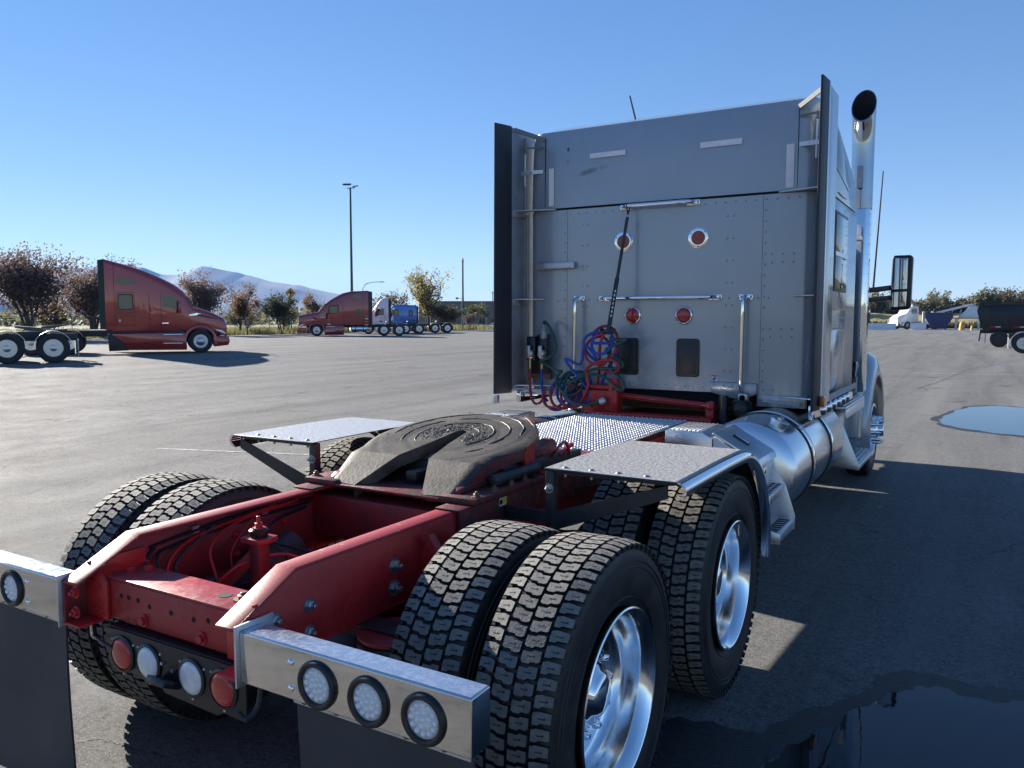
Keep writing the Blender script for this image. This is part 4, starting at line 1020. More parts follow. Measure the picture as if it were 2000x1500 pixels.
q = MB(); q.box(-1.24,-.99,4.42,4.47,1.155,1.20); q.cyl((-1.15,4.4,1.15),(-1.04,4.44,1.16),.018,8); tp('extender_hinge', q, 'matte_alu', parent=exL, bevel=.003)
q = MB(); q.box(-1.25,-1.21,4.05,4.09,1.10,1.165); tp('hinge_end', q, 'matte_alu', parent=exL, bevel=.003)
q = MB(); q.obox((.96,SY-.02,1.185),(1,0,-.06),(0,1,0),(.06,0,1),.13,.03,.006); tp('lower_stay', q, 'silver_paint', parent=exR)
# ---- right (and left) flank of the sleeper
def flank(sx):
    X = sx*1.187
    q = MB(); q.box(*sorted((X, X+sx*.012)), 4.73, 6.16, 1.20, 2.70); fl = tp('side_skin', q, 'side_paint', bevel=.006)
    q = MB(); q.prism([(4.73,2.712),(6.14,2.712),(6.06,2.83),(5.88,2.976),(5.49,3.10),(5.08,3.218),(4.73,3.335)], 'x', X, X+sx*.012); uf = tp('side_skin_upper', q, 'side_paint', bevel=.006)
    # upper window, a dark blade shaped pane
    q = MB(); q.prism([(4.97,2.92),(5.62,2.83),(5.69,2.885),(5.45,3.01),(4.97,3.19)], 'x', X+sx*.0121, X+sx*.016); tp('roof_window', q, 'dark_glass', parent=uf, bevel=.002)
    q = MB(); q.prism([(5.08,2.752),(5.3,2.742),(5.5,2.75),(5.3,2.772)], 'x', X+sx*.0121, X+sx*.024); tp('marker_lamp', q, 'lens_orange', parent=uf)
    # window with frame
    fr = MB(); fr.box(*sorted((X+sx*.0121, X+sx*.03)), 4.80, 5.60, 1.86, 2.66); wf = tp('sleeper_window', fr, 'side_paint', bevel=.012)
    q = MB(); q.box(*sorted((X+sx*.0301, X+sx*.036)), 4.90, 5.50, 2.0, 2.60); tp('window_seal', q, 'rubber_black', parent=wf, bevel=.02)
    q = MB(); q.box(*sorted((X+sx*.0362, X+sx*.039)), 4.93, 5.47, 2.30, 2.575); q.box(*sorted((X+sx*.0362, X+sx*.039)), 4.93, 5.47, 2.025, 2.265); tp('window_pane', q, 'dark_glass', parent=wf, bevel=.001)
    q = MB(); q.box(*sorted((X+sx*.0362, X+sx*.043)), 4.92, 5.48, 2.266, 2.299); tp('window_rail', q, 'brushed_alu', parent=wf)
    # luggage door
    fr = MB(); fr.box(*sorted((X+sx*.0121, X+sx*.022)), 4.79, 5.52, 1.235, 1.71); ld = tp('luggage_door', fr, 'side_paint', bevel=.01)
    q = MB(); q.box(*sorted((X+sx*.0121, X+sx*.018)), 4.78, 5.53, 1.227, 1.718); tp('door_seal', q, 'rubber_black', parent=ld, bevel=.004)
    q = MB(); q.box(*sorted((X+sx*.0222, X+sx*.028)), 4.87, 4.95, 1.38, 1.55); tp('door_handle', q, 'black_plastic', parent=ld, bevel=.004)
    rv = MB()
    for k in range(30):
        for z in (1.205,2.685,1.80): rv.dome((X+sx*.012, 4.78+k*.045, z), (sx,0,0), .006, .003, 6, 1)
    for k in range(17): rv.dome((X+sx*.012, 4.78+k*.045, 1.755), (sx,0,0), .006, .003, 6, 1)
    for k in range(30): rv.dome((X+sx*.012, 4.76, 1.25+k*.048), (sx,0,0), .006, .003, 6, 1)
    o = tp('rivet', rv, 'side_paint', parent=fl, smooth=60); o['kind'] = 'stuff'
    # chrome lower trim with the marker lamps
    q = MB(); q.box(*sorted((X-sx*.02, X+sx*.026)), 4.36, 6.14, 1.085, 1.185); tr = tp('chrome_sill', q, 'chrome', bevel=.006)
    for k in range(6):
        y = 4.64 + k*.225
        c = (X+sx*.026, y, 1.135)
        q = MB(); q.lathe([(.047,0),(.045,.012),(.034,.024),(.018,.031),(0,.034)], c, (sx,0,0), 20); tp('marker_light', q, 'copper_lens', parent=tr, smooth=70)
    q = MB(); q.box(*sorted((sx*1.257, sx*1.29)), 4.24, 4.36, 1.19, 1.265); tp('side_marker', q, 'lens_orange', parent=tr, bevel=.006)
    # red pin stripe
    q = MB(); q.box(*sorted((X+sx*.0122, X+sx*.0128)), 4.76, 6.12, 1.885, 1.893); q.box(*sorted((X+sx*.0122, X+sx*.0128)), 5.62, 6.12, 1.865, 1.869); tp('pin_stripe', q, 'sticker_red', parent=fl)
    # cab behind it: door wall, and the heat shield of the stack
    q = MB(); q.prism([(6.97,1.12),(7.72,1.12),(7.78,1.60),(7.72,2.02),(7.35,2.66),(6.97,2.70)], 'x', sx*.9, sx*1.10); cb = tp('cab_side', q, 'side_paint', bevel=.02)
    q = MB(); q.prism([(7.05,1.98),(7.60,1.98),(7.30,2.54),(7.05,2.56)], 'x', sx*1.1001, sx*1.106); tp('door_glass', q, 'dark_glass', parent=cb, bevel=.004)
    # exhaust
    if sx > 0:
        q = MB(); q.prism([(1.06*sx,6.66),(1.20*sx,6.66),(1.235*sx,6.70),(1.235*sx,6.86),(1.20*sx,6.90),(1.06*sx,6.90)], 'z', 1.10, 2.82); hs = tp('heat_shield', q, 'chrome', bevel=.01)
        rv = MB()
        for k in range(18): rv.dome((sx*1.235, 6.72, 1.2+k*.092), (sx,0,0), .008, .004, 7, 2); rv.dome((sx*1.215, 6.682, 1.2+k*.092), (sx,-.8,0), .008, .004, 7, 2)
        o = tp('shield_rivet', rv, 'zinc_bolt', parent=hs); o['kind'] = 'stuff'
        cx, cy = sx*1.145, 6.78
        def ringz(zc, slope, rad, lean=0, n=32): return [(cx+rad*math.cos(2*math.pi*i/n), cy-lean+rad*math.sin(2*math.pi*i/n), zc+slope*rad*math.sin(2*math.pi*i/n)) for i in range(n)]
        rings = [(2.82,0,.098,0),(3.2,0,.098,0),(3.42,.1,.098,.0),(3.52,.35,.100,.008),(3.62,.8,.103,.02),(3.70,1.25,.106,.034),(3.77,1.55,.108,.045)]
        q = MB(); q.loft([ringz(*t) for t in rings], cap=False); st = tp('exhaust_stack', q, 'stack_chrome', smooth=70)
        q = MB(); q.loft([ringz(z, sl_, rd-.006, ln) for z, sl_, rd, ln in rings], cap=False); tp('stack_bore', q, 'dark_gap', parent=st, smooth=70, fixn=False)
        q = MB(); q.loft([ringz(3.77,1.55,.1085,.045), ringz(3.772,1.55,.1015,.045)], cap=False); tp('stack_lip', q, 'stack_chrome', parent=st, fixn=False)
        q = MB(); q.prism([(cx-.02,6.60),(cx+.02,6.60),(cx+.02,6.70),(cx-.02,6.70)], 'z', 3.0, 3.2); tp('stack_clamp', q, 'grey_trim', parent=st)
    # mirror on two arms
    q = MB(); q.beam((sx*1.09,7.72,2.085),(sx*1.36,7.90,2.125),.03,.055); q.beam((sx*1.09,7.72,1.985),(sx*1.36,7.90,2.02),.03,.05); ma = tp('mirror_arm', q, 'black_plastic', bevel=.008)
    q = MB(); q.prism([(sx*1.315,1.90),(sx*1.335,1.878),(sx*1.49,1.89),(sx*1.515,1.915),(sx*1.522,2.43),(sx*1.50,2.455),(sx*1.345,2.455),(sx*1.325,2.43)], 'y', 7.84, 7.96); mh = tp('mirror_head', q, 'black_plastic', bevel=.018, seg=3)
    q = MB(); q.prism([(sx*1.340,2.10),(sx*1.478,2.105),(sx*1.482,2.42),(sx*1.352,2.425)], 'y', 7.836, 7.8395); tp('mirror_glass', q, 'mirror_glass', parent=mh)
    q = MB(); q.prism([(sx*1.338,1.915),(sx*1.47,1.925),(sx*1.475,2.075),(sx*1.341,2.07)], 'y', 7.836, 7.8395); tp('convex_glass', q, 'mirror_glass', parent=mh)
    return fl
flank(1); flank(-1)
# cab core, roof, windscreen and bonnet
q = MB(); q.prism([(6.965,1.1),(7.74,1.1),(7.80,1.62),(7.72,2.02),(7.30,2.68),(7.1,2.72),(6.965,2.72)], 'x', -.89, .89); tp('cab_body', q, 'silver_paint', bevel=.03)
q = MB(); q.prism([(7.78,1.66),(7.80,1.66),(7.76,2.05),(7.34,2.67),(7.32,2.67)], 'x', -.86, .86); tp('windscreen', q, 'dark_glass')
def sec(y, hw, zt, zb, r=.14, n=5):
    pts = []
    for cx, cz, a0 in ((hw-r, zb+.02, -90), (hw-r, zt-r, 0), (-hw+r, zt-r, 90), (-hw+r, zb+.02, 180)):
        rad = r if cz > (zt+zb)/2 else .02
        ccx = cx if rad == r else (hw-.02)*(1 if cx > 0 else -1)
        for i in range(n+1):
            a = R(a0+90*i/n); pts.append((ccx+rad*math.cos(a), y, cz+rad*math.sin(a)))
    return pts
q = MB(); q.loft([sec(7.72,.93,1.66,.95), sec(8.1,.88,1.60,.95), sec(8.8,.80,1.50,.92), sec(9.5,.70,1.40,.72), sec(9.75,.66,1.33,.70)]); tp('bonnet', q, 'side_paint', smooth=50)
def front_fender(sx):
    mb = MB(); secs = []
    for k in range(0, 15):
        a = R(205 - k*(205-(-10))/14)
        ro = .70 if k not in (0,) else .74; c = (8.48, .55)
        y, z = c[0] + math.cos(a)*(-.0) , 0
        yo, zo = c[0]-math.cos(math.pi-a)*-1*0, 0
        dy, dz = math.cos(a), math.sin(a)
        up = .10*max(0, math.sin(a))
        Pk = []
        for (x, r) in ((.70,.60+.20),(.86,.60+.22),(1.02,.60+.18),(1.13,.60+.10),(1.175,.60+.03),(1.165,.60),(1.14,.60+.02),(1.0,.60+.12),(.86,.60+.16),(.70,.60+.14)):
            Pk.append((sx*x, c[0]+dy*r, max(.30, c[1]+dz*(r+up*(1 if r > .65 else 0)))))
        secs.append(Pk)
    mb.loft(secs); f = tp('front_fender', mb, 'side_paint', smooth=50)
    # rear apron of the fender, down to the step
    q = MB(); q.prism([(7.80,1.24),(7.66,1.60),(7.55,1.66),(7.45,1.2),(7.35,.55),(7.75,.50)], 'x', sx*.86, sx*1.115); tp('fender_apron', q, 'side_paint', parent=f, bevel=.03, seg=3)
    q = MB(); q.prism([(8.05,1.40),(8.35,1.44),(8.34,1.36),(8.06,1.35)], 'x', sx*1.03, sx*1.06); tp('turn_signal', q, 'chrome', parent=f, bevel=.01)
    return f
for sx in (1, -1): front_fender(sx)
# steer wheels
def steer(sx):
    mb = MB(); f = .06
    prof = [(.30,.118),(.307,.124),(.307,.131),(.30,.134),(.29,.126),(.28,.10),(.268,.075),(.24,.07),(.215,.085),(.17,.11),(.12,.115),(.11,.115),(.11,-.1),(.29,-.12)]
    mb.lathe(prof, (0,0,0), (1,0,0), 48, ring=True)
    w_ = build('wheel', mb, 'polished_alu', T, 0, 50); w_.location = (sx*1.0,8.48,.5205); w_.rotation_euler = (.1,0,0 if sx > 0 else math.pi)
    tb = MB(); hw = .135
    prof = [(.302,-hw+.03),(.36,-hw+.004),(.42,-hw),(.48,-hw+.006),(.515,-hw+.018),(.529,-hw+.032),(.53,-hw+.05)]
    for x in (-.075,-.025,.025,.075): prof += [(.53,x-.006),(.518,x-.005),(.518,x+.005),(.53,x+.006)]
    prof += [(.53,hw-.05),(.529,hw-.032),(.515,hw-.018),(.48,hw-.006),(.42,hw),(.36,hw-.004),(.302,hw-.03)]
    tb.lathe(prof, (0,0,0), (1,0,0), 64, ring=True); build('tyre', tb, 'tyre_side', w_, 0, 35)
    q = MB(); q.lathe([(.115,.10),(.112,.16),(.10,.18),(.07,.19),(.065,.235),(.05,.245),(0,.247)], (0,0,0), (1,0,0), 28); build('hub_cap', q, 'chrome', w_, smooth=60)
    for k in range(10):
        a = R(36*k); q = MB(); q.lathe([(.021,.105),(.021,.15),(.016,.16),(.016,.175),(.022,.178),(.015,.21),(0,.245)], (0,.143*math.cos(a),.143*math.sin(a)), (1,0,0), 12); build('spike_nut', q, 'chrome', w_, smooth=50)
        a = R(36*k+18); q = MB(); q.lathe([(.022,0),(.02,.003),(0,.0035)], (.079,.228*math.cos(a),.228*math.sin(a)), (1,0,0), 12); build('hand_hole', q, 'dark_gap', w_)
steer(1); steer(-1)
q = MB(); q.cyl((-.9,8.48,.5),(.9,8.48,.5),.05,10); q.box(-.4,.4,7.9,9.4,.6,.95); tp('front_axle', q, 'frame_dark')
q = MB(); q.prism([(9.70,.45),(9.85,.48),(9.88,.80),(9.78,.84)], 'x', -.92, .92); tp('front_bumper', q, 'chrome', bevel=.02)
q = MB(); q.box(-.42,.42,9.72,9.78,.85,1.36); tp('grille', q, 'chrome', bevel=.02)
# ---- fuel tanks with straps
for sx in (1, -1):
    C = (sx*.925, 0, .815)
    y0, y1, r = (3.60, 5.48, .330) if sx > 0 else (3.92, 4.98, .28)
    if sx < 0: C = (-.90, 0, .70)
    prof = [(0,y0-.055),(.3*r,y0-.053),(.6*r,y0-.044),(.82*r,y0-.028),(.925*r,y0-.008),(.975*r,y0+.012),(r,y0+.035),(r,y1-.035),(.94*r,y1+.01),(.6*r,y1+.04),(0,y1+.05)]
    mb = MB(); mb.lathe(prof, C, (0,1,0), 56); tk = tp('fuel_tank', mb, 'tank_alu', smooth=40)
    for y in ((4.13, 4.86) if sx > 0 else (4.3, 4.95)):
        q = MB(); q.lathe([(r+.001,-.045),(r+.009,-.043),(r+.009,-.036),(r+.004,-.034),(r+.004,.034),(r+.009,.036),(r+.009,.043),(r+.001,.045)], (C[0],y,C[2]), (0,1,0), 56); tp('tank_strap', q, 'chrome', parent=tk, smooth=30)
        for s in (-1, 1):
            q = MB(); q.lathe([(r+.0005,-.006),(r+.0095,-.006),(r+.0095,.006),(r+.0005,.006)], (C[0],y+s*.043,C[2]), (0,1,0), 56); tp('strap_rubber', q, 'rubber_black', parent=tk)
    a = R(62); c = Vector((C[0]+sx*r*math.cos(a), 3.80 if sx > 0 else 4.1, C[2]+r*math.sin(a))); n_ = Vector((sx*math.cos(a),0,math.sin(a)))
    q = MB(); q.lathe([(.055,-.01),(.055,.012),(.062,.014),(.062,.04),(.05,.046),(0,.048)], c, n_, 24); fc = tp('filler_cap', q, 'brushed_alu', parent=tk)
    q = MB(); q.obox(c+n_*.053, (0,1,0), n_.cross(Vector((0,1,0))), n_, .05, .012, .007); tp('cap_handle', q, 'brushed_alu', parent=tk, bevel=.003)
    # cab steps
    q = MB()
    q.prism([(sx*.70,.56),(sx*.98,.40),(sx*1.235,.375),(sx*1.235,.425),(sx*1.06,.86),(sx*.70,.95)], 'y', 6.52, 6.532); cs = tp('cab_step_box', q, 'brushed_alu', bevel=.002)
    q = MB(); q.box(*sorted((sx*.99, sx*1.235)), 6.533, 7.72, .392, .412); q.box(*sorted((sx*1.228, sx*1.236)), 6.533, 7.72, .372, .4195); q.box(*sorted((sx*.97, sx*.989)), 6.533, 7.72, .392, .92); lo = tp('lower_step', q, 'brushed_alu', bevel=.002)
    ribbed_step(sx*1.0, sx*1.22, 6.56, 7.70, .4122, lo, 'y', 5)
    q = MB(); q.box(*sorted((sx*.93, sx*1.17)), 6.1, 7.30, .985, 1.01); q.box(*sorted((sx*1.155, sx*1.172)), 6.1, 7.30, .90, .984); us = tp('upper_step', q, 'brushed_alu', bevel=.004)
    ribbed_step(sx*.95, sx*1.15, 6.15, 7.28, 1.0102, us, 'y', 5)
    q = MB(); q.box(*sorted((sx*.62, sx*1.10)), 5.56 if sx > 0 else 5.10, 6.50, .55, .97); tp('battery_box', q, 'brushed_alu', bevel=.03, seg=3)
# ---- things between deck and cab: suspension of the sleeper, hose bracket
q = MB(); q.box(-.52,-.28,4.22,4.26,1.05,1.235); q.box(-.52,-.505,4.22,4.36,1.05,1.235); hbk = tp('hose_bracket', q, 'frame_red', bevel=.004)
q = MB(); q.box(-.285,-.215,4.20,4.215,1.07,1.335); q.box(-.222,-.212,4.2151,4.30,1.07,1.33); tp('bracket_upright', q, 'frame_red', parent=hbk, bevel=.004)
q = MB(); q.box(-.50,-.30,4.24,4.34,1.24,1.275); tp('bracket_head', q, 'frame_red', parent=hbk, bevel=.006)
q = MB(); q.cyl((-.378,4.22,1.147),(-.33,4.16,1.155),.022,12); q.lathe([(.03,0),(.03,.03),(.022,.035)], (-.33,4.17,1.155), (.6,-.75,.1), 12); tp('socket', q, 'zinc_bolt', parent=hbk)
bolts('bolt', [(-.44,4.219,1.10),(-.30,4.219,1.10),(-.25,4.199,1.30),(-.25,4.199,1.25)], (0,-1,0), m='frame_red', parent=hbk, r=.012, stud=.006)
q = MB(); q.box(-.46,-.30,4.40,4.42,1.235,1.33); tp('junction_plate', q, 'silver_paint', bevel=.004)
q = MB(); q.cyl((-.213,4.30,1.195),(.50,4.26,1.155),.022,12); pr_ = tp('panhard_rod', q, 'frame_red')
q = MB(); q.cyl((.50,4.225,1.155),(.50,4.29,1.155),.035,14); q.box(.47,.53,4.24,4.30,1.02,1.14); tp('rod_mount', q, 'frame_red', parent=pr_, bevel=.008)
q = MB(); q.box(-.42,.54,4.14,4.28,1.027,1.075); tp('cab_crossmember', q, 'frame_red', bevel=.008)
q = MB(); q.cyl((.585,4.30,1.235),(.585,4.30,.92),.033,16); q.cyl((.585,4.30,1.10),(.585,4.30,.90),.040,16); cs_ = tp('cab_shock', q, 'black_plastic')
q = MB(); q.lathe([(.06,0),(.072,.02),(.075,.06),(.068,.11),(.05,.12)], (.70,4.36,1.08), (0,0,1), 24); tp('cab_air_spring', q, 'rubber_black', smooth=60)
q = MB(); q.prism([(.42,1.315),(.78,1.315),(.78,1.235),(.70,1.20),(.62,1.195),(.44,1.235)], 'y', SY-.03, SY-.005); cab_b = tp('cab_mount', q, 'silver_paint', bevel=.008)
q = MB(); q.cyl((.70,SY-.12,1.215),(.70,SY-.03,1.215),.032,16); q.box(.665,.735,SY-.12,SY-.04,1.19,1.245); tp('mount_lug', q, 'matte_alu', parent=cab_b, bevel=.01)
for x in (.46,.53,.60,.67):
    q = MB(); q.dome((x,SY-.03,1.295),(0,-1,0),.009,.005,8); tp('mount_bolt', q, 'silver_paint', parent=cab_b)
q = MB(); q.box(.45,.95,4.35,5.2,.86,1.02); q.box(-.9,.9,4.8,6.4,1.05,1.15); q.box(-.42,.42,5.2,8,.7,1.1); tp('under_cab_workings', q, 'frame_dark', bevel=.02)
# antennas
q = MB(); q.cyl((1.145,7.9,2.12),(1.20,7.9,3.345),.011,7,.006); tp('antenna', q, 'tyre_groove')
q = MB(); q.cyl((-.41,5.2,3.2),(-.554,5.2,3.737),.011,8,.007); tp('roof_antenna', q, 'black_plastic')
# ---- pogo stick and hoses hang from the truck
pogo = thing('hose_tender', 'black spring hose tender hanging from the upper grab bar of the silver sleeper', 'hose tender', (-.255,4.41,2.66))
def pb(name, mb, m, **k):
    mb.v = [(a+.255, b-4.41, c-2.66) for a, b, c in mb.v]; return build(name, mb, m, pogo, **k)
pt, pe = Vector((-.225,4.40,2.60)), Vector((-.30,4.22,1.70))
pd = (pe-pt).normalized()
q = MB(); q.tube(smooth_path([(-.225,4.40,2.60),(-.235,4.405,2.66),(-.24,4.41,2.685),(-.225,4.435,2.66),(-.222,4.40,2.61)]), .006, 7); pb('hook', q, 'black_plastic')
q = MB(); pts = []
for i in range(220):
    t = i/219; c = pt + (pe-pt)*(t*.56); a = t*2*math.pi*44
    sx_ = pd.cross(Vector((0,1,0))).normalized(); sy_ = pd.cross(sx_)
    pts.append(c + (sx_*math.cos(a)+sy_*math.sin(a))*.013)
q.tube([pt + (pe-pt)*.02, pt+(pe-pt)*.56], .0125, 10); pb('spring', q, 'greasy')
q = MB(); q.tube([pt + (pe-pt)*.545, pt + (pe-pt)*1.0], .0175, 14); pb('grip_sleeve', q, 'black_plastic')
for k in range(7):   # worn white lettering down the sleeve
    c = pt + (pe-pt)*(.66+.035*k); q = MB(); q.obox(c+Vector((.008,-.0155,0)), (1,.4,0), pd, Vector((.4,-1,0)), .005, .009, .0012); pb('sleeve_lettering', q, 'sticker_white')
q = MB(); q.obox(pe-pd*.0, (1,0,.1), (0,1,0), (0,0,1), .055, .02, .013); q.cyl(pe+Vector((-.05,0,0)), pe+Vector((-.05,-.03,.02)), .015, 8); q.cyl(pe+Vector((.05,0,0)), pe+Vector((.055,-.03,-.01)), .015, 8); pb('hose_clamp', q, 'black_plastic', bevel=.004)
# hoses: paths measured in the plane behind the deck; coils with a drift and some slack
def coil(p0, p1, turns, rad, phase=0, tilt=.4, n=14, squash=1.0, seed=1):
    rnd = random.Random(seed); out = []; p0, p1 = Vector(p0), Vector(p1)
    N = int(turns*n); ph = phase; rk = [rad*rnd.uniform(.75,1.25) for _ in range(int(turns)+2)]
    for i in range(N+1):
        t = i/N; a = phase + 2*math.pi*turns*t; k = int(turns*t); f = turns*t-k; r_ = rk[k]*(1-f)+rk[k+1]*f
        c = p0.lerp(p1, t)
        out.append(c + Vector((math.cos(a)*r_*squash, math.sin(a)*r_*tilt + rnd.uniform(-.006,.006), math.sin(a)*r_)))
    return out
def hose(name, pts, m, label, r=.0115):
    P = smooth_path(pts, 5)
    for _ in range(14): P = [P[0]] + [(P[i-1]+P[i]*2+P[i+1])/4 for i in range(1, len(P)-1)] + [P[-1]]
    o_ = P[0].copy(); mb = MB(); mb.tube([p-o_ for p in P], r, 9)
    o = build(name, mb, m, None, 0, 80); o.location = o_
    tag(o, label, 'hose', 'coiled hoses hanging behind the sleeper'); return o
Z = lambda x, z, y=4.28: Vector((x, y, z))
red = [Z(-1.075,1.37,4.36), Z(-1.06,1.20,4.33), Z(-1.02,1.09,4.30), Z(-.94,1.08,4.28), Z(-.88,1.17,4.27)]
red += coil(Z(-.82,1.16,4.26), Z(-.52,1.19,4.24), 3.3, .10, 2.6, .5, seed=3)
red += [Z(-.42,1.30,4.20), Z(-.50,1.38,4.18), Z(-.40,1.45,4.16), Z(-.22,1.50,4.14), Z(-.16,1.42,4.15), Z(-.24,1.36,4.2)]
red += coil(Z(-.40,1.50,4.22), Z(-.33,1.64,4.22), 1.7, .115, -1.2, .45, seed=8) + [Z(-.30,1.70,4.22), Z(-.38,1.62,4.2), Z(-.36,1.45,4.22), Z(-.42,1.26,4.28)]
hose('air_hose', red, 'hose_red', 'red coiled air hose looping from the hose holder to the tender')
blue = [Z(-.965,1.37,4.36), Z(-.955,1.25,4.34), Z(-.93,1.15,4.32), Z(-.86,1.10,4.30)]
blue += coil(Z(-.78,1.17,4.29), Z(-.55,1.25,4.27), 3.4, .115, 3.3, .5, seed=5)
blue += [Z(-.62,1.40,4.2), Z(-.68,1.50,4.18), Z(-.58,1.44,4.2), Z(-.50,1.42,4.2), Z(-.52,1.60,4.2), Z(-.44,1.56,4.2), Z(-.36,1.44,4.2), Z(-.46,1.50,4.22), Z(-.55,1.62,4.22), Z(-.42,1.70,4.23), Z(-.33,1.68,4.23)]
blue += coil(Z(-.34,1.60,4.2), Z(-.34,1.62,4.2), 1.4, .095, 1.0, .5, seed=9) + [Z(-.22,1.62,4.23), Z(-.23,1.52,4.24), Z(-.34,1.38,4.25), Z(-.38,1.26,4.28)]
hose('air_hose', blue, 'hose_blue', 'blue coiled air hose tangled below the spring tender')
gr = [Z(-.965,1.745,4.40), Z(-.955,1.78,4.38), Z(-.90,1.74,4.36), Z(-.82,1.62,4.33), Z(-.80,1.53,4.32), Z(-.88,1.46,4.30), Z(-.98,1.44,4.30), Z(-.86,1.42,4.28), Z(-.78,1.36,4.27)]
gr += coil(Z(-.70,1.30,4.27), Z(-.60,1.26,4.25), 2.2, .085, 2.0, .5, seed=11)
gr += [Z(-.50,1.36,4.2), Z(-.38,1.42,4.18), Z(-.22,1.40,4.18), Z(-.12,1.44,4.17), Z(-.24,1.50,4.18), Z(-.36,1.56,4.2), Z(-.16,1.60,4.18), Z(-.12,1.66,4.18), Z(-.22,1.60,4.2), Z(-.29,1.68,4.22), Z(-.27,1.60,4.22), Z(-.30,1.42,4.22)]
gr += [Z(-.20,1.36,4.2), Z(-.13,1.28,4.18), Z(-.17,1.22,4.17), Z(-.27,1.32,4.2), Z(-.40,1.38,4.2), Z(-.62,1.30,4.18), Z(-.66,1.19,4.16), Z(-.55,1.12,4.14), Z(-.42,1.12,4.13), Z(-.34,1.155,4.15)]
hose('electric_cable', gr, 'hose_green', 'dark green coiled electric cable plugged in beside the air hoses')
# ================================================================= the other vehicles on the lot
def paint(name, col, metal=.2, rough=.22): m = mat(name, col, rough, metal, var=.08, vscale=1.5, coat=1.0); m.node_tree.nodes['Principled BSDF'].inputs['Coat Roughness'].default_value = .02; return m
paint('paint_red', (.37,.030,.020)); paint('paint_maroon', (.25,.017,.022)); paint('paint_white', (.70,.71,.72), 0, .3); paint('paint_blue', (.02,.11,.42)); paint('paint_dark_red', (.12,.015,.018))
mat('trim_black', (.014,.015,.017), .5); mat('stripe_silver', (.45,.44,.44), .35, .3); mat('far_rim', (.50,.52,.55), .28, .95, var=.1, vscale=9); mat('lamp_glass', (.7,.72,.75), .08, .6)
mat('cab_glass', (.022,.036,.040), .05, 0, var=.3, vscale=1.2, coat=.4); mat('far_frame', (.03,.03,.032), .6, var=.3, vscale=4); mat('grease_far', (.10,.095,.085), .6)
mat('flap_pale', (.42,.44,.47), .5); mat('line_groove', (.02,.01,.01), .7)
def far_wheel(parent, x, y, sx, dual, r=.51, rim='far_rim', convex=False):
    mb = MB(); hw = .135; wmb = MB()
    f = .128; ins = .02 if convex else .10
    wmb.lathe([(.295,f-.01),(.302,f),(.290,f),(.272,f-.03),(.262,f-ins),(.235,f-ins-.008),(.205,f-ins+.004),(.175,f-ins+.025),(.12,f-ins+.03),(.115,f-ins+.10),(.075,f-ins+.115),(0,f-ins+.12)], (0,0,0), (1,0,0), 32)
    wmb.m = 1
    for k in range(10):
        a = R(36*k); wmb.lathe([(.034,0),(.032,.003),(0,.0032)], (f-ins-.003,.234*math.cos(a),.234*math.sin(a)), (1,0,0), 8)
        a = R(36*k+18); wmb.lathe([(.022,0),(.020,.03),(0,.031)], (f-ins+.028,.147*math.cos(a),.147*math.sin(a)), (1,0,0), 6)
    w_ = build('wheel', wmb, [rim,'trim_black'], parent, 0, 45); w_.location = (x, y, r); w_.rotation_euler = (random.uniform(0,1),0,0 if sx > 0 else math.pi)
    prof = [(.296,-hw+.03),(.36,-hw+.004),(.42,-hw),(r-.045,-hw+.006),(r-.012,-hw+.022),(r,-hw+.04)]
    for q in (-.06,0,.06): prof += [(r,q-.008),(r-.012,q-.007),(r-.012,q+.007),(r,q+.008)]
    prof += [(r,hw-.04),(r-.012,hw-.022),(r-.045,hw-.006),(.42,hw),(.36,hw-.004),(.296,hw-.03)]
    mb.lathe(prof, (0,0,0), (1,0,0), 48, ring=True); build('tyre', mb, 'far_tyre', w_, 0, 40)
    if dual:
        m2 = MB(); m2.lathe(prof, (-.33,0,0), (1,0,0), 48, ring=True); build('inner_tyre', m2, 'far_tyre', w_, 0, 40)
    return w_
def interp(tab, s):
    if s <= tab[0][0]: return tab[0][1]
    for (a, va), (b, vb) in zip(tab, tab[1:]):
        if s <= b: return va + (vb-va)*(s-a)/(b-a)
    return tab[-1][1]
def body_sec(s, zb, zt, hw, r, n=4):
    pts = []
    r = min(r, (zt-zb)*.45, hw*.45)
    for cx, cz, a0, rad in ((hw-.03, zb+.03, -90, .03), (hw-r, zt-r, 0, r), (-hw+r, zt-r, 90, r), (-hw+.03, zb+.03, 180, .03)):
        for i in range(n+1):
            a = R(a0+90*i/n); pts.append((cx+rad*math.cos(a), s, cz+rad*math.sin(a)))
    return pts
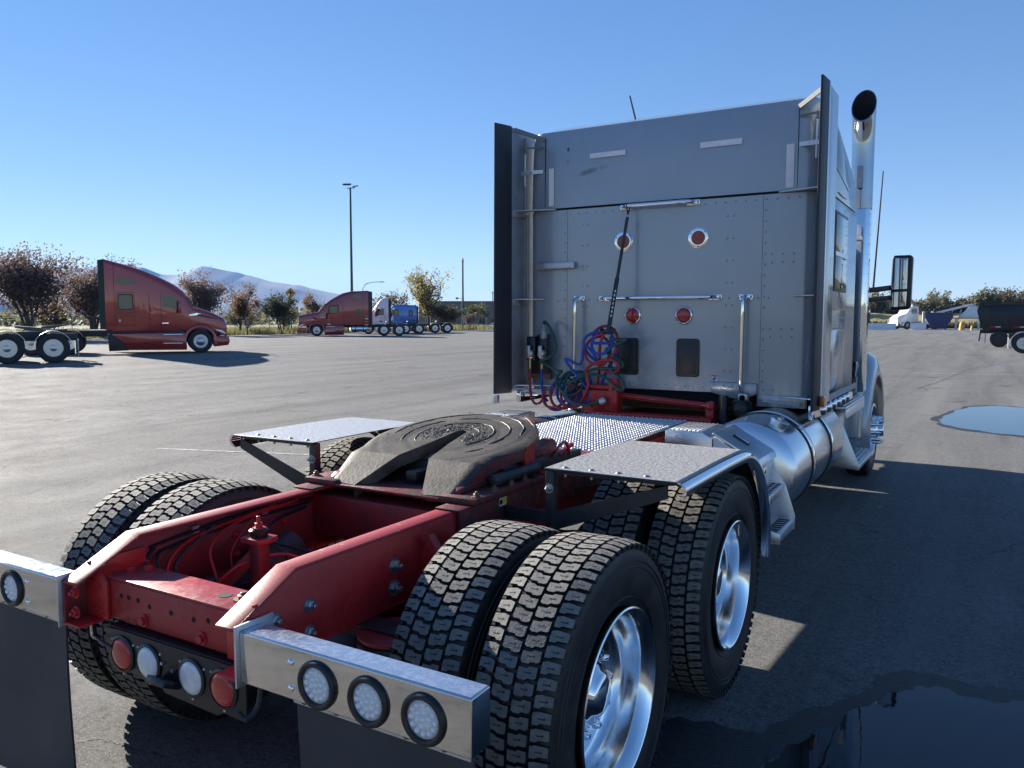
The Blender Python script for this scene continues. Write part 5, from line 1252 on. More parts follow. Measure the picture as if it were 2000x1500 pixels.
def tractor(name, label, loc, heading, st, group='tractors parked across the lot'):
    root = thing(name, label, 'truck', (loc[0], loc[1], gz(*loc[:2])), math.atan2(-heading[0], heading[1]), group)
    P = lambda nm, mb, m, **k: build(nm, mb, m, root, **k)
    pt = st['paint']; secs = st['secs']
    hwt = sorted((q[0], q[3]) for q in secs)
    mb = MB(); mb.loft([body_sec(*q) for q in sorted(secs)]); cab = P('cab', mb, pt, smooth=35)
    def side(nm, poly, m, t=.012, off=.002, parent=None, sides=(-1,1)):
        for sx in sides:
            q = MB(); k = len(q.v); n = len(poly)
            for o_ in (off, off+t):
                for s, z in poly: q.v.append((sx*(interp(hwt, s)+o_), s, z))
            q.face(range(n)); q.face([n+i for i in reversed(range(n))])
            for i in range(n): q.face((i, (i+1) % n, n+(i+1) % n, n+i))
            build(nm, q, m, parent or root, smooth=0)
    for poly in st.get('glass', []): side('window', poly, 'cab_glass'); 
    for poly in st.get('frames', []): side('window_frame', poly, 'trim_black', t=.008)
    for poly in st.get('seams', []): side('panel_line', poly, 'line_groove', t=.003, off=.001, parent=cab)
    for nm, poly, m in st.get('panels', []): side(nm, poly, m, t=.01, off=.0015)
    # windscreen
    if 'screen' in st:
        (s0, z0), (s1, z1) = st['screen']; q = MB(); hw = st.get('screen_hw', .88); d = Vector((0, s1-s0, z1-z0)).normalized(); n_ = Vector((0, d.z, -d.y)) if s1 > s0 else Vector((0,-d.z,d.y))
        n_ = Vector((0, abs(n_.y), abs(n_.z)))
        a = Vector((0,s0,z0))+n_*.02; b = Vector((0,s1,z1))+n_*.02
        pts = [(-hw*.95,a),(hw*.95,a),(hw,b),(-hw,b)]
        q.v = [(x, p.y, p.z) for x, p in pts] + [(x, p.y-n_.y*.03, p.z-n_.z*.03) for x, p in pts]
        for f in ((0,1,2,3),(7,6,5,4),(0,4,5,1),(1,5,6,2),(2,6,7,3),(3,7,4,0)): q.face(f)
        P('windscreen', q, st.get('screen_mat','cab_glass'), smooth=0)
    if 'visor' in st:
        (s0,z0),(s1,z1) = st['visor']; q = MB(); q.beam((-.95,(s0+s1)/2,(z0+z1)/2),(.95,(s0+s1)/2,(z0+z1)/2),abs(s1-s0),.07); P('sun_visor', q, 'chrome', bevel=.01)
    fr = st['front']
    q = MB(); q.box(-.52,.52,fr-.03,fr+.04,.75,st['grille_top']); P('grille', q, 'chrome', bevel=.02)
    q = MB(); q.prism([(fr-.55,.26),(fr+.05,.33),(fr+.12,.50),(fr+.08,.72),(fr-.6,.72)], 'x', -1.15, 1.15); P('bumper', q, st.get('bumper', pt), bevel=.03)
    for sx in (-1, 1):
        q = MB(); q.prism([(fr-.52,1.04),(fr-.12,.80),(fr-.02,.84),(fr-.2,1.0)], 'x', sx*.70, sx*1.02); P('headlight', q, 'lamp_glass', bevel=.015)
        q = MB(); q.box(*sorted((sx*.98, sx*1.03)), fr-.62, fr-.53, .98, 1.06); P('turn_lamp', q, 'lens_orange', bevel=.01)
        # wheel arch
        m2 = MB(); S_ = []
        for a in range(-12, 193, 12):
            c, s_ = math.cos(R(a)), math.sin(R(a)); ring = []
            for x, r_ in ((.62,.80),(.95,.78),(1.15,.70),(1.17,.60),(1.14,.585),(.62,.585)): ring.append((sx*x, c*r_, .51+s_*r_*1.03))
            S_.append(ring)
        m2.loft(S_); P('front_fender', m2, pt, smooth=45)
        far_wheel(root, sx*1.02, 0, sx, False, convex=True)
        q = MB(); q.prism([(sx*1.26,st['mir'][1]-.28),(sx*1.40,st['mir'][1]-.28),(sx*1.40,st['mir'][1]+.25),(sx*1.26,st['mir'][1]+.25)], 'y', st['mir'][0]-.05, st['mir'][0]+.07); mi = P('mirror', q, st.get('mirror_mat','trim_black'), bevel=.03)
        q = MB(); q.beam((sx*.95,st['mir'][0],st['mir'][1]+.1),(sx*1.27,st['mir'][0],st['mir'][1]+.1),.04,.04); P('mirror_arm', q, 'trim_black')
        if st.get('hood_mirrors'):
            q = MB(); q.dome((sx*.72,fr-.15,st['grille_top']+.36),(0,-1,0),.11,.10,12,3); q.tube([(sx*.72,fr-.16,st['grille_top']+.33),(sx*.70,fr-.32,st['grille_top']+.02)],.02,6); P('hood_mirror', q, 'chrome')
        for poly, m in st.get('skirts', []):
            q = MB(); q.prism(poly, 'x', sx*1.02, sx*1.19); P('side_skirt', q, m, bevel=.02)
        for (s0, s1) in st.get('tanks', []):
            q = MB(); q.lathe([(0,s0-.03),(.25,s0-.01),(.3,s0+.03),(.3,s1-.03),(.25,s1+.01),(0,s1+.03)], (sx*.85,0,.62), (0,1,0), 24); tk = P('fuel_tank', q, 'tank_alu')
            for t_ in (.25,.75):
                q = MB(); q.lathe([(.303,-.03),(.306,-.03),(.306,.03),(.303,.03)], (sx*.85,s0+(s1-s0)*t_,.62), (0,1,0), 24, ring=True); P('tank_strap', q, 'trim_black')
    for k in range(7):
        q = MB(); q.box(-.48,.48,fr+.041,fr+.052,.80+k*(st['grille_top']-.85)/7,.80+(k+.45)*(st['grille_top']-.85)/7); P('grille_bar', q, 'trim_black')
    for sx in (-1, 1):
        for z in (.42,.80):
            q = MB(); q.box(*sorted((sx*1.16, sx*1.215)), -1.75*.87, -.85*.87, z, z+.035); P('step_tread', q, 'chrome', bevel=.006)
        q = MB(); q.beam((sx*.35,st['screen'][1][0]+.05,st['screen'][1][1]+.03),(sx*.1,st['screen'][0][0]+.22,st['screen'][0][1]-.22),.02,.02); P('wiper', q, 'trim_black')
    zt = max(q_[2] for q_ in secs if abs(q_[0]-st['screen'][0][0]) < .35)
    for x in (-.6,-.3,0,.3,.6):
        q = MB(); q.dome((x, st['screen'][0][0]-.06, zt-.02), (0,.5,1), .05, .045, 8, 2); P('marker_light', q, 'lens_orange')
    rear = st['rear_end']; ax = st['axles']
    for sx in (-1, 1):
        q = MB(); q.box(*sorted((sx*.36, sx*.44)), rear, .9, .74, 1.0); P('frame_rail', q, st.get('frame','far_frame'), bevel=.005)
        for a in ax: far_wheel(root, sx*1.09, a, sx, True)
        q = MB(); q.box(*sorted((sx*.62, sx*1.2)), rear-.02, rear+.0, .22, .80); P('mud_flap', q, st.get('flap','trim_black'))
        for a in ax if st.get('fenders') else []:
            m2 = MB(); S_ = []
            for t_ in range(20, 161, 14):
                c, s_ = math.cos(R(t_)), math.sin(R(t_)); S_.append([(sx*.66,c*.60+a,.5+s_*.60),(sx*1.22,c*.60+a,.5+s_*.60),(sx*1.22,c*.585+a,.5+s_*.585),(sx*.66,c*.585+a,.5+s_*.585)])
            m2.loft(S_); P('quarter_fender', m2, st['fenders'])
        if st.get('extender'):
            s0, s1, z0, z1 = st['extender']; q = MB(); q.prism([(s0,z0),(s1,z0),(s1,z1),(s0-.02,z1-.05)], 'x', sx*(interp(hwt,s1)-.03), sx*(interp(hwt,s1)+.01)); P('side_extender', q, 'trim_black')
        if st.get('stack'):
            s0, z1 = st['stack']; q = MB(); q.cyl((sx*1.0,s0,1.0),(sx*1.0,s0,z1),.07,12); P('exhaust_stack', q, 'chrome')
    q = MB(); q.box(-.36,.36,rear+.02,rear+.10,.78,.96); P('crossmember', q, 'far_frame')
    m_ = (ax[0]+ax[1])/2
    q = MB(); q.prism([(m_-.55,1.06),(m_-.30,1.20),(m_+.42,1.27),(m_+.45,1.20),(m_-.2,1.08)], 'x', -.45, .45); P('fifth_wheel', q, 'grease_far', bevel=.01)
    q = MB(); q.box(-.46,.46,m_-.5,m_+.5,1.001,1.06); P('fifth_wheel_base', q, 'far_frame')
    q = MB(); q.cyl((-1,ax[0],.51),(1,ax[0],.51),.09,10); P('drive_axle', q, 'far_frame')
    q = MB(); q.cyl((-1,ax[1],.51),(1,ax[1],.51),.09,10); P('drive_axle', q, 'far_frame')
    q = MB(); q.box(-.42,.42,ax[0]+.75,st['deck'],1.005,1.03); P('deck_plate', q, 'deck_alu')
    q = MB(); q.box(-.6,.6,-1.5,.8,.45,.95); P('engine', q, 'far_frame')
    return root
def rect(s0, s1, z0, z1, r=.06):
    return [(s0+r,z0),(s1-r,z0),(s1,z0+r),(s1,z1-r),(s1-r,z1),(s0+r,z1),(s0,z1-r),(s0,z0+r)]
def line(s0, z0, s1, z1, w=.02):
    return [(s0,z0),(s1,z1),(s1+(w if s0 == s1 else 0),z1+(w if z0 == z1 else 0)),(s0+(w if s0 == s1 else 0),z0+(w if z0 == z1 else 0))]
HIGH = dict(paint='paint_red', secs=[(-4.3,.98,4.03,1.2,.16),(-3.9,.98,3.94,1.2,.2),(-3.2,.98,3.78,1.19,.25),(-2.5,.98,3.58,1.17,.3),(-1.75,.98,3.29,1.12,.34),(-1.2,.98,3.04,1.07,.36),(-.8,.98,2.78,1.03,.36),(-.55,.98,2.40,1.01,.30),(-.26,.98,2.0,1.0,.20),(.02,.98,1.96,.95,.18),(.65,.9,1.77,.88,.2),(1.15,.76,1.56,.80,.2),(1.30,.72,1.34,.74,.15)],
    glass=[rect(-3.70,-3.10,1.93,2.52), [(-3.75,2.98),(-2.92,2.98),(-2.94,3.12),(-3.2,3.26),(-3.75,3.30)], [(-1.72,2.03),(-1.32,1.99),(-1.10,1.88),(-1.02,2.25),(-1.10,2.46),(-1.30,2.52),(-1.72,2.53)]],
    frames=[rect(-3.745,-3.055,1.885,2.565)],
    seams=[line(-3.9,.99,-3.9,3.9), line(-4.25,2.68,-1.0,2.68), line(-1.82,1.0,-1.82,2.6), line(-.5,1.0,-.5,1.9), line(-3.82,1.22,-3.02,1.22), line(-3.82,1.62,-3.02,1.62), line(-3.82,1.22,-3.82,1.62), line(-3.02,1.22,-3.02,1.62), line(-3.82,1.76,-3.02,1.76), line(-3.82,2.62,-3.02,2.62), line(-3.82,1.76,-3.82,2.62), line(-3.02,1.76,-3.02,2.62), line(-2.35,1.05,-2.35,2.6)],
    panels=[('black_band', [(-4.25,.90),(-.75,.90),(-.75,1.05),(-4.25,1.05)], 'trim_black'), ('door_handle', [(-1.78,1.30),(-1.48,1.30),(-1.48,1.335),(-1.78,1.335)], 'chrome'), ('luggage_latch', rect(-3.72,-3.64,1.38,1.48,.01), 'sticker_white'), ('hood_badge', [(-.5,1.70),(-.15,1.76),(.05,1.72),(-.2,1.66),(-.5,1.62)], 'chrome'), ('hood_intake', [(-.1,1.73),(.9,1.50),(.7,1.50),(-.15,1.66)], 'trim_black')],
    screen=((-.80,2.74),(-.28,2.02)), front=1.28, grille_top=1.42, mir=(-.95,2.02), mirror_mat='paint_red', hood_mirrors=True,
    skirts=[([(-4.1,.86),(-.72,.90),(-.66,.42),(-.66,.14),(-3.3,.16),(-3.55,.45)], 'paint_red'), ([(-4.25,.86),(-4.11,.86),(-3.56,.44),(-3.3,.15),(-4.2,.12)], 'trim_black')],
    rear_end=-8.1, axles=(-5.95,-7.3), deck=-4.4, extender=(-4.55,-4.3,1.05,4.02), flap='flap_pale', fenders='far_frame')
MID = dict(paint='paint_maroon', secs=[(-4.43,.95,3.95,1.18,.14),(-2.95,.95,3.88,1.18,.24),(-2.25,.95,3.72,1.15,.3),(-1.55,.95,3.36,1.10,.34),(-1.09,.95,3.08,1.06,.34),(-.72,.95,2.80,1.03,.3),(-.2,.95,2.10,1.0,.2),(.3,.95,2.02,.9,.2),(1.2,.85,1.84,.80,.2),(1.5,.75,1.74,.72,.15)],
    glass=[[(-3.84,3.26),(-3.1,3.24),(-3.14,3.52),(-3.36,3.66),(-3.84,3.64)], [(-1.80,1.98),(-1.05,1.96),(-1.02,2.30),(-1.18,2.58),(-1.80,2.60)], rect(-3.85,-3.3,1.95,2.36,.16)],
    frames=[[(-1.88,1.92),(-.98,1.90),(-.95,2.32),(-1.14,2.66),(-1.88,2.68)]], seams=[line(-2.3,1.0,-2.3,2.75), line(-4.4,3.03,-1.2,3.03), line(-3.95,1.0,-3.95,3.0), line(-.86,1.0,-.86,2.1)],
    panels=[('silver_stripe', [(-4.4,1.44),(-.3,1.58),(-.3,1.70),(-4.4,1.58)], 'stripe_silver'), ('pin_stripe', [(-4.4,1.74),(-.3,1.86),(-.3,1.885),(-4.4,1.77)], 'stripe_silver'), ('pin_stripe', [(-4.4,1.22),(-.9,1.40),(-.9,1.425),(-4.4,1.245)], 'stripe_silver'), ('chrome_sill', [(-4.4,.96),(-.9,1.02),(-.9,1.06),(-4.4,1.0)], 'chrome'), ('hood_intake', [(-.1,1.55),(.35,1.66),(.3,1.5),(0,1.42)], 'trim_black')],
    screen=((-.70,2.74),(-.20,2.12)), screen_mat='lamp_glass', visor=((-.74,2.84),(-.36,2.78)), front=1.5, grille_top=1.62, mir=(-.85,1.75), bumper='paint_maroon', hood_mirrors=True,
    skirts=[([(-2.3,.92),(-.86,.95),(-.7,.55),(-.66,.12),(-2.3,.10)], 'paint_maroon')], tanks=[(-4.3,-2.95)], rear_end=-7.55, axles=(-5.75,-7.08), deck=-4.6, extender=(-4.75,-4.43,.95,3.90), stack=None)
DAY = dict(paint='paint_white', secs=[(-1.95,.97,3.58,1.10,.2),(-1.5,.97,3.56,1.10,.3),(-1.15,.97,3.32,1.08,.34),(-.85,.97,2.95,1.04,.34),(-.6,.97,2.55,1.0,.3),(-.1,.97,1.9,.98,.2),(.3,.95,1.8,.9,.2),(1.2,.8,1.55,.8,.2),(1.4,.75,1.35,.74,.14)],
    glass=[[(-1.45,1.93),(-1.0,1.90),(-.78,1.76),(-.72,2.05),(-.86,2.42),(-1.45,2.45)]], frames=[[(-1.5,1.88),(-.98,1.84),(-.74,1.70),(-.66,2.06),(-.82,2.48),(-1.5,2.5)]], seams=[line(-1.62,1.0,-1.62,2.65), line(-1.62,2.65,-.8,2.65)],
    panels=[('door_emblem', rect(-1.35,-1.05,1.18,1.30,.04), 'trim_black')], screen=((-.72,2.62),(-.16,1.98)), front=1.35, grille_top=1.45, mir=(-.7,2.0), skirts=[([(-1.9,.92),(-.8,.92),(-.66,.4),(-1.9,.36)], 'paint_white')], tanks=[(-3.0,-2.05)],
    rear_end=-5.6, axles=(-3.62,-4.95), deck=-2.3, extender=(-2.2,-1.95,1.0,3.4))
BLUE = dict(paint='paint_blue', secs=[(-3.45,.95,2.92,1.15,.14),(-1.6,.95,2.98,1.13,.2),(-1.0,.95,2.90,1.08,.26),(-.75,.95,2.62,1.03,.26),(-.2,.95,1.98,1.0,.2),(.4,.95,1.85,.9,.2),(1.4,.8,1.6,.8,.2),(1.6,.75,1.4,.74,.14)],
    glass=[rect(-2.95,-2.72,1.85,2.30), [(-1.55,1.92),(-.95,1.88),(-.80,2.1),(-.92,2.42),(-1.55,2.45)]], frames=[rect(-3.05,-2.62,1.75,2.40,.1), [(-1.62,1.86),(-.9,1.82),(-.73,2.1),(-.88,2.5),(-1.62,2.52)]], seams=[line(-1.85,1.0,-1.85,2.6), line(-3.4,2.58,-1.0,2.58)],
    panels=[], screen=((-.76,2.62),(-.24,2.02)), front=1.55, grille_top=1.5, mir=(-.75,1.9), tanks=[(-3.3,-2.0)], rear_end=-7.3, axles=(-5.4,-6.72), deck=-3.6, extender=(-3.62,-3.45,1.0,2.85), fenders='far_rim')
CR = Vector((.859,.512)); CF = Vector((-.512,.859))
def put(u_contact, h, s_ref):    # point where the near front wheel touches -> origin on the axle line
    rg = Vector((h[1],-h[0])); near = -rg if (-rg).dot(Vector((2.24,-1.5))-Vector(u_contact)) > 0 else rg
    return tuple(Vector(u_contact) - near*1.15 - Vector(h)*s_ref)
def squeeze(st, k):
    d = dict(st); q = lambda poly: [(s*k, z) for s, z in poly]
    d['secs'] = [(s[0]*k,)+tuple(s[1:]) for s in st['secs']]
    for n_ in ('glass','frames','seams'): d[n_] = [q(p) for p in st[n_]]
    d['panels'] = [(a, q(p), m) for a, p, m in st['panels']]; d['screen'] = tuple((s*k, z) for s, z in st['screen'])
    d['skirts'] = [(q(p), m) for p, m in st['skirts']]; e = st['extender']; d['extender'] = (e[0]*k, e[1]*k, e[2], e[3])
    for n_ in ('front','rear_end','deck'): d[n_] = st[n_]*k
    d['mir'] = (st['mir'][0]*k, st['mir'][1]); d['axles'] = (st['axles'][0]*k, st['axles'][0]*k-1.35); d['rear_end'] = d['axles'][1]-.8
    return d
tractor('high_roof_tractor', 'glossy red high roof sleeper tractor facing the trees', put((-27.9,22.0), (.58,.814), 0), (.58,.814), squeeze(HIGH, .87))
LEFT = dict(HIGH); LEFT['paint'] = 'paint_white'; LEFT['mirror_mat'] = 'trim_black'; LEFT['skirts'] = []; LEFT['flap'] = 'flap_pale'; LEFT['fenders'] = 'far_rim'
LEFT['secs'] = BLUE['secs']; LEFT['glass'] = BLUE['glass']; LEFT['frames'] = BLUE['frames']; LEFT['seams'] = []; LEFT['panels'] = []; LEFT['screen'] = BLUE['screen']; LEFT['extender'] = None; LEFT['axles'] = (-7.9,-9.25); LEFT['rear_end'] = -10.0; LEFT['deck'] = -3.7
hl = Vector((-.47,-.88)).normalized(); lft = Vector((-hl.y*-1, hl.x*-1)); 
# its rear bogie stands beside the red tractor, the cab is out of the picture
rw = Vector((-25.3,14.0)); rgt = Vector((hl.y,-hl.x)); o_ = rw + rgt*1.22 - hl*(-9.25)
tractor('bobtail_chassis', 'tractor chassis with pale narrow mud flaps parked before the red tractor', tuple(o_), tuple(hl), LEFT)
h2 = Vector((-.746,-.70)).normalized(); r2 = Vector((h2.y,-h2.x))
tractor('striped_tractor', 'maroon sleeper tractor with silver stripes and chrome visor', put((-47.7,49.3), h2, 0), tuple(h2), MID)
tractor('day_cab_tractor', 'white day cab tractor with tall roof fairing behind the maroon one', put((-46.5,62.2), h2, -4.95), tuple(h2), DAY)
tractor('mid_roof_tractor', 'blue mid roof sleeper tractor behind the white day cab', put((-47.4,68.3), h2, -6.72), tuple(h2), BLUE)
OLD = dict(DAY); OLD['paint'] = 'paint_dark_red'; OLD['secs'] = [(-1.95,.97,2.6,1.0,.12),(-.9,.97,2.62,1.0,.12),(-.55,.97,2.5,.98,.12),(-.45,.97,1.85,.9,.1),(1.3,.9,1.70,.65,.1),(1.4,.9,1.65,.6,.1)]
OLD['glass'] = [rect(-1.4,-.75,1.9,2.4)]; OLD['frames'] = []; OLD['panels'] = []; OLD['screen'] = ((-.53,2.45),(-.44,1.95)); OLD['extender'] = None; OLD['stack'] = (-2.1,3.0); OLD['skirts'] = []; OLD['bumper'] = 'chrome'
tractor('long_nose_tractor', 'dark red long nosed tractor with chrome grille near the pale building', (-53.0,88.5), (-.859,-.512), OLD)
RIGHT = dict(DAY); RIGHT['paint'] = 'trim_black'; RIGHT['flap'] = 'flap_pale'; RIGHT['fenders'] = 'far_rim'
hr = Vector((1.0,0.0)); tractor('black_chassis', 'black tractor chassis with pale mud flap in front of the dump truck', tuple(Vector((3.75,47.7)) + Vector((0,1.15)) + hr*4.95), tuple(hr), RIGHT)
# ---- dump truck on the right
def dump_truck():
    h = hr; org = Vector((2.75,57.4)) + Vector((0,1.15))
    root = thing('dump_truck', 'black dump truck with high steel body and red white reflectors', 'dump truck', (org.x, org.y, 0), math.atan2(-h.x, h.y))
    P = lambda nm, mb, m, **k: build(nm, mb, m, root, **k)
    mat('dump_black', (.012,.014,.018), .35, .2, var=.3, vscale=2, rvar=.1)
    q = MB(); q.prism([(-.95,1.12),(5.2,1.12),(5.2,2.72),(-1.0,2.72),(-1.28,2.3)], 'x', -1.22, 1.22); bd = P('dump_body', q, 'dump_black', bevel=.03)
    q = MB(); q.prism([(-1.0,1.16),(-1.28,2.3),(-1.12,2.86),(-.72,2.86),(-.66,2.72),(-1.08,2.72),(-1.2,2.28),(-.94,1.16)], 'x', -1.25, 1.25); P('tailgate', q, 'dump_black', bevel=.02)
    for k in range(6):
        for sx in (-1, 1):
            q = MB(); q.box(*sorted((sx*1.221, sx*1.27)), -.6+k*1.0, -.5+k*1.0, 1.15, 2.68); P('body_rib', q, 'dump_black', bevel=.01)
    for sx in (-1, 1):
        q = MB(); q.box(*sorted((sx*1.221, sx*1.29)), -.9, 5.2, 2.6, 2.74); P('top_rail', q, 'dump_black', bevel=.01)
        for s0 in (-.55,.75,2.1):
            q = MB(); q.box(*sorted((sx*1.28, sx*1.284)), s0, s0+.32, 1.25, 1.30); P('red_reflector', q, 'sticker_red')
            q = MB(); q.box(*sorted((sx*1.28, sx*1.284)), s0+.32, s0+.60, 1.25, 1.30); P('white_reflector', q, 'sticker_white')
            q = MB(); q.box(*sorted((sx*1.221, sx*1.28)), s0, s0+.60, 1.23, 1.32); P('reflector_base', q, 'dump_black')
        for a in (0,1.37,5.6): far_wheel(root, sx*1.09, a, sx, a < 5, rim='black_steel')
        q = MB(); q.box(*sorted((sx*.7, sx*1.2)), -.78, -.75, .25, .95); P('mud_flap', q, 'trim_black')
        q = MB(); q.box(*sorted((sx*.36, sx*.46)), -1.1, 8.0, .85, 1.1); P('frame_rail', q, 'far_frame')
        q = MB(); q.tube([(sx*1.0,-1.05,1.1),(sx*1.0,-1.1,.6),(sx*1.0,-1.12,.35)], .05, 6); P('hitch_leg', q, 'far_frame')
    q = MB(); q.loft([body_sec(5.45,1.0,2.7,1.1,.2), body_sec(6.6,1.0,2.7,1.05,.2), body_sec(7.0,1.0,1.9,1.0,.2), body_sec(8.2,.8,1.7,.85,.2)]); P('cab', q, 'dump_black')
    q = MB(); q.box(-1.15,1.15,8.1,8.25,.4,.8); P('bumper', q, 'chrome', bevel=.02)
dump_truck()
# ---- far right: things along the far side of the lot
def far_right():
    def fz_(nm, lb, cat, x, y, rz=0, group=None): return thing(nm, lb, cat, (x, y, gz(x, y)), rz, group)
    rz = math.atan2(.859, -.512)     # faces to the left of the picture
    r = fz_('cab_chassis_truck', 'white cab chassis truck with black wheel arch by the blue hopper', 'truck', -10.6, 148, rz + .25)
    r.scale = (1.25,1.25,1.25)
    P = lambda nm, mb, m, **k: build(nm, mb, m, r, **k)
    q = MB(); q.loft([body_sec(-1.7,.95,3.05,1.05,.2), body_sec(-.9,.95,3.1,1.05,.25), body_sec(-.55,.95,2.9,1.0,.25), body_sec(-.05,.95,2.1,.95,.2), body_sec(.9,.9,1.8,.85,.2), body_sec(1.3,.8,1.5,.75,.15)]); P('cab', q, 'paint_white')
    for sx in (-1, 1):
        q = MB(); q.prism([(-1.5,2.1),(-.75,2.05),(-.55,2.4),(-.8,2.75),(-1.5,2.8)], 'x', sx*1.03, sx*1.062); P('window', q, 'cab_glass')
        far_wheel(r, sx*.98, 0, sx, False); far_wheel(r, sx*.98, -4.6, sx, True)
        m2 = MB(); m2.loft([[(sx*x, math.cos(R(a))*q_, .5+math.sin(R(a))*q_) for x, q_ in ((.6,.75),(1.12,.70),(1.14,.6),(.6,.6))] for a in range(-5,186,19)]); P('front_fender', m2, 'paint_white')
        q = MB(); q.box(*sorted((sx*.36,sx*.45)), -5.6,.5,.85,1.08); P('frame_rail', q, 'flap_pale')
        q = MB(); q.box(*sorted((sx*.6,sx*1.1)), -3.6,-1.8,.6,1.05); P('fuel_tank', q, 'matte_alu', bevel=.05)
    q = MB(); q.box(-.3,.3,-1.5,-1.3,3.1,3.3); P('beacon', q, 'paint_white', bevel=.04)
    q = MB(); q.box(-1,1,1.3,1.45,.45,.85); P('bumper', q, 'paint_white', bevel=.03)
    # long white plow blade / barrier on the ground
    r = fz_('plow_blade', 'long white steel plow blade standing on the far asphalt', 'plow blade', -13.0, 135, .18)
    q = MB(); q.prism([(-.25,0),(.25,0),(.1,.15),(.02,.55),(.14,1.0),(.05,1.02),(-.10,.55),(-.02,.15)], 'x', -2.75, 2.75); build('blade', q, 'paint_white', r, bevel=.01)
    for x in (-2.3,-1.15,0,1.15,2.3):
        q = MB(); q.prism([(.15,.12),(.5,.12),(.2,.85)], 'x', x-.04, x+.04); build('blade_rib', q, 'paint_white', r)
    r = fz_('plow_blade', 'short white plow blade beside the blue hopper', 'plow blade', -7.7, 143, .1)
    q = MB(); q.prism([(-.25,0),(.25,0),(.1,.15),(.02,.55),(.14,1.1),(.05,1.12),(-.10,.55),(-.02,.15)], 'x', -1.1, 1.1); build('blade', q, 'paint_white', r, bevel=.01)
    q = MB(); q.box(-1.2,-1.1,-.1,.1,0,1.5); build('blade_post', q, 'paint_white', r)
    # blue hopper
    mat('hopper_blue', (.012,.02,.10), .4, var=.2, vscale=1)
    r = fz_('hopper', 'dark blue steel hopper body standing on the lot', 'hopper', -5.0, 146, .1)
    q = MB(); q.loft([[(-1.1,-1.0,.15),(1.1,-1.0,.15),(1.1,1.0,.15),(-1.1,1.0,.15)],[(-1.3,-1.1,.8),(1.3,-1.1,.8),(1.3,1.1,.8),(-1.3,1.1,.8)],[(-1.95,-1.2,1.9),(1.95,-1.2,1.9),(1.95,1.2,1.9),(-1.95,1.2,1.9)],[(-2.0,-1.2,2.7),(2.0,-1.2,2.7),(2.0,1.2,2.7),(-2.0,1.2,2.7)]]); build('hopper_body', q, 'hopper_blue', r)
    q = MB(); q.box(-2.08,2.08,-1.28,1.28,2.6,2.75); build('hopper_rim', q, 'hopper_blue', r)
    for x in (-.9,.9):
        q = MB(); q.box(x-.1,x+.1,-1.22,-1.1,0,1.7); build('hopper_leg', q, 'hopper_blue', r)
    q = MB(); q.box(-2.4,-2.0,-.6,.6,.2,2.95); build('hopper_chute', q, 'flap_pale', r, bevel=.1)
    # spreader with an inclined conveyor
    r = fz_('salt_spreader', 'white salt spreader with inclined conveyor chute beside the hopper', 'spreader', -1.4, 148, 0)
    q = MB(); q.beam((-4.2,0,2.7),(.6,0,4.0),1.2,.35); build('conveyor', q, 'paint_white', r)
    q = MB(); q.prism([(-1.0,1.9),(2.6,1.9),(1.6,3.7),(.6,3.7)], 'y', -.9, .9); build('spreader_body', q, 'paint_white', r, bevel=.03)
    for x in (-2.2,-1.0):
        q = MB(); q.beam((x,-.5,1.2),(x+.5,-.5,3.3),.14,.14); build('support_leg', q, 'flap_pale', r)
    q = MB(); q.beam((-2.6,-.5,1.85),(2.8,-.5,1.85),.3,.18); build('spreader_frame', q, 'flap_pale', r)
    for x in (-1.2,2.0):
        q = MB(); q.box(x-.15,x+.15,-.6,.6,0,1.85); build('support_leg', q, 'paint_white', r)
    q = MB(); q.dome((.9,0,3.7),(0,0,1),.7,.45,14,3); build('spreader_cap', q, 'flap_pale', r)
    mat('cover_orange', (.62,.30,.05), .6)
    for i, (x, y) in enumerate(((-1.6,142.5),(-.2,141.8))):
        r = fz_('spinner_cover', ('orange spinner cover standing below the salt spreader','small orange drum beside the spinner cover')[i], 'cover', x, y, 0)
        q = MB(); q.lathe([(.42-.2*i,0),(.40-.2*i,.5-.2*i),(.25-.1*i,1.2-.6*i),(.12,1.3-.6*i)], (0,0,0), (0,0,1), 14); build('cover_shell', q, 'cover_orange', r)
        q = MB(); q.lathe([(.44-.2*i,0),(.44-.2*i,.08)], (0,0,0), (0,0,1), 14); build('cover_rim', q, 'flap_pale', r)
    # grey blue box trailer
    mat('trailer_blue', (.20,.27,.38), .4, .2, var=.1, vscale=1)
    r = fz_('box_trailer', 'pale blue ribbed box trailer behind the dump truck', 'trailer', 6.5, 152, 0)
    q = MB(); q.box(-4.4,4.4,-1.2,1.2,.9,3.9); build('box', q, 'trailer_blue', r, bevel=.05)
    for k in range(9):
        q = MB(); q.box(-4.3+k*1.05,-4.2+k*1.05,-1.25,-1.201,.95,3.85); build('box_rib', q, 'flap_pale', r)
    q = MB(); q.box(-4.5,4.5,-1.3,1.3,3.901,4.1); build('box_top', q, 'trim_black', r)
    q = MB(); q.box(-4.4,4.4,-1.23,-1.201,2.75,2.9); build('dark_rail', q, 'trim_black', r)
    for x in (2.4,3.6):
        for sx in (-1,):
            q = MB(); q.lathe([(.2,-.12),(.5,-.12),(.5,.12),(.2,.12)], (x,-1.0,.5), (0,1,0), 20, ring=True); build('wheel', q, 'far_tyre', r)
    for x in (-3.6,):
        q = MB(); q.box(x-.1,x+.1,-.9,.9,0,.9); build('landing_leg', q, 'far_frame', r)
    mat('bin_grey', (.10,.105,.11), .5, var=.1)
    r = fz_('grey_bin', 'dark grey bin on a stand beside the dump truck tailgate', 'bin', 5.0, 128, 0)
    q = MB(); q.prism([(-.9,.8),(-.6,.5),(.6,.5),(.9,.9),(1.0,2.35),(-1.0,2.35)], 'y', -.8, .8); build('bin_body', q, 'bin_grey', r, bevel=.06)
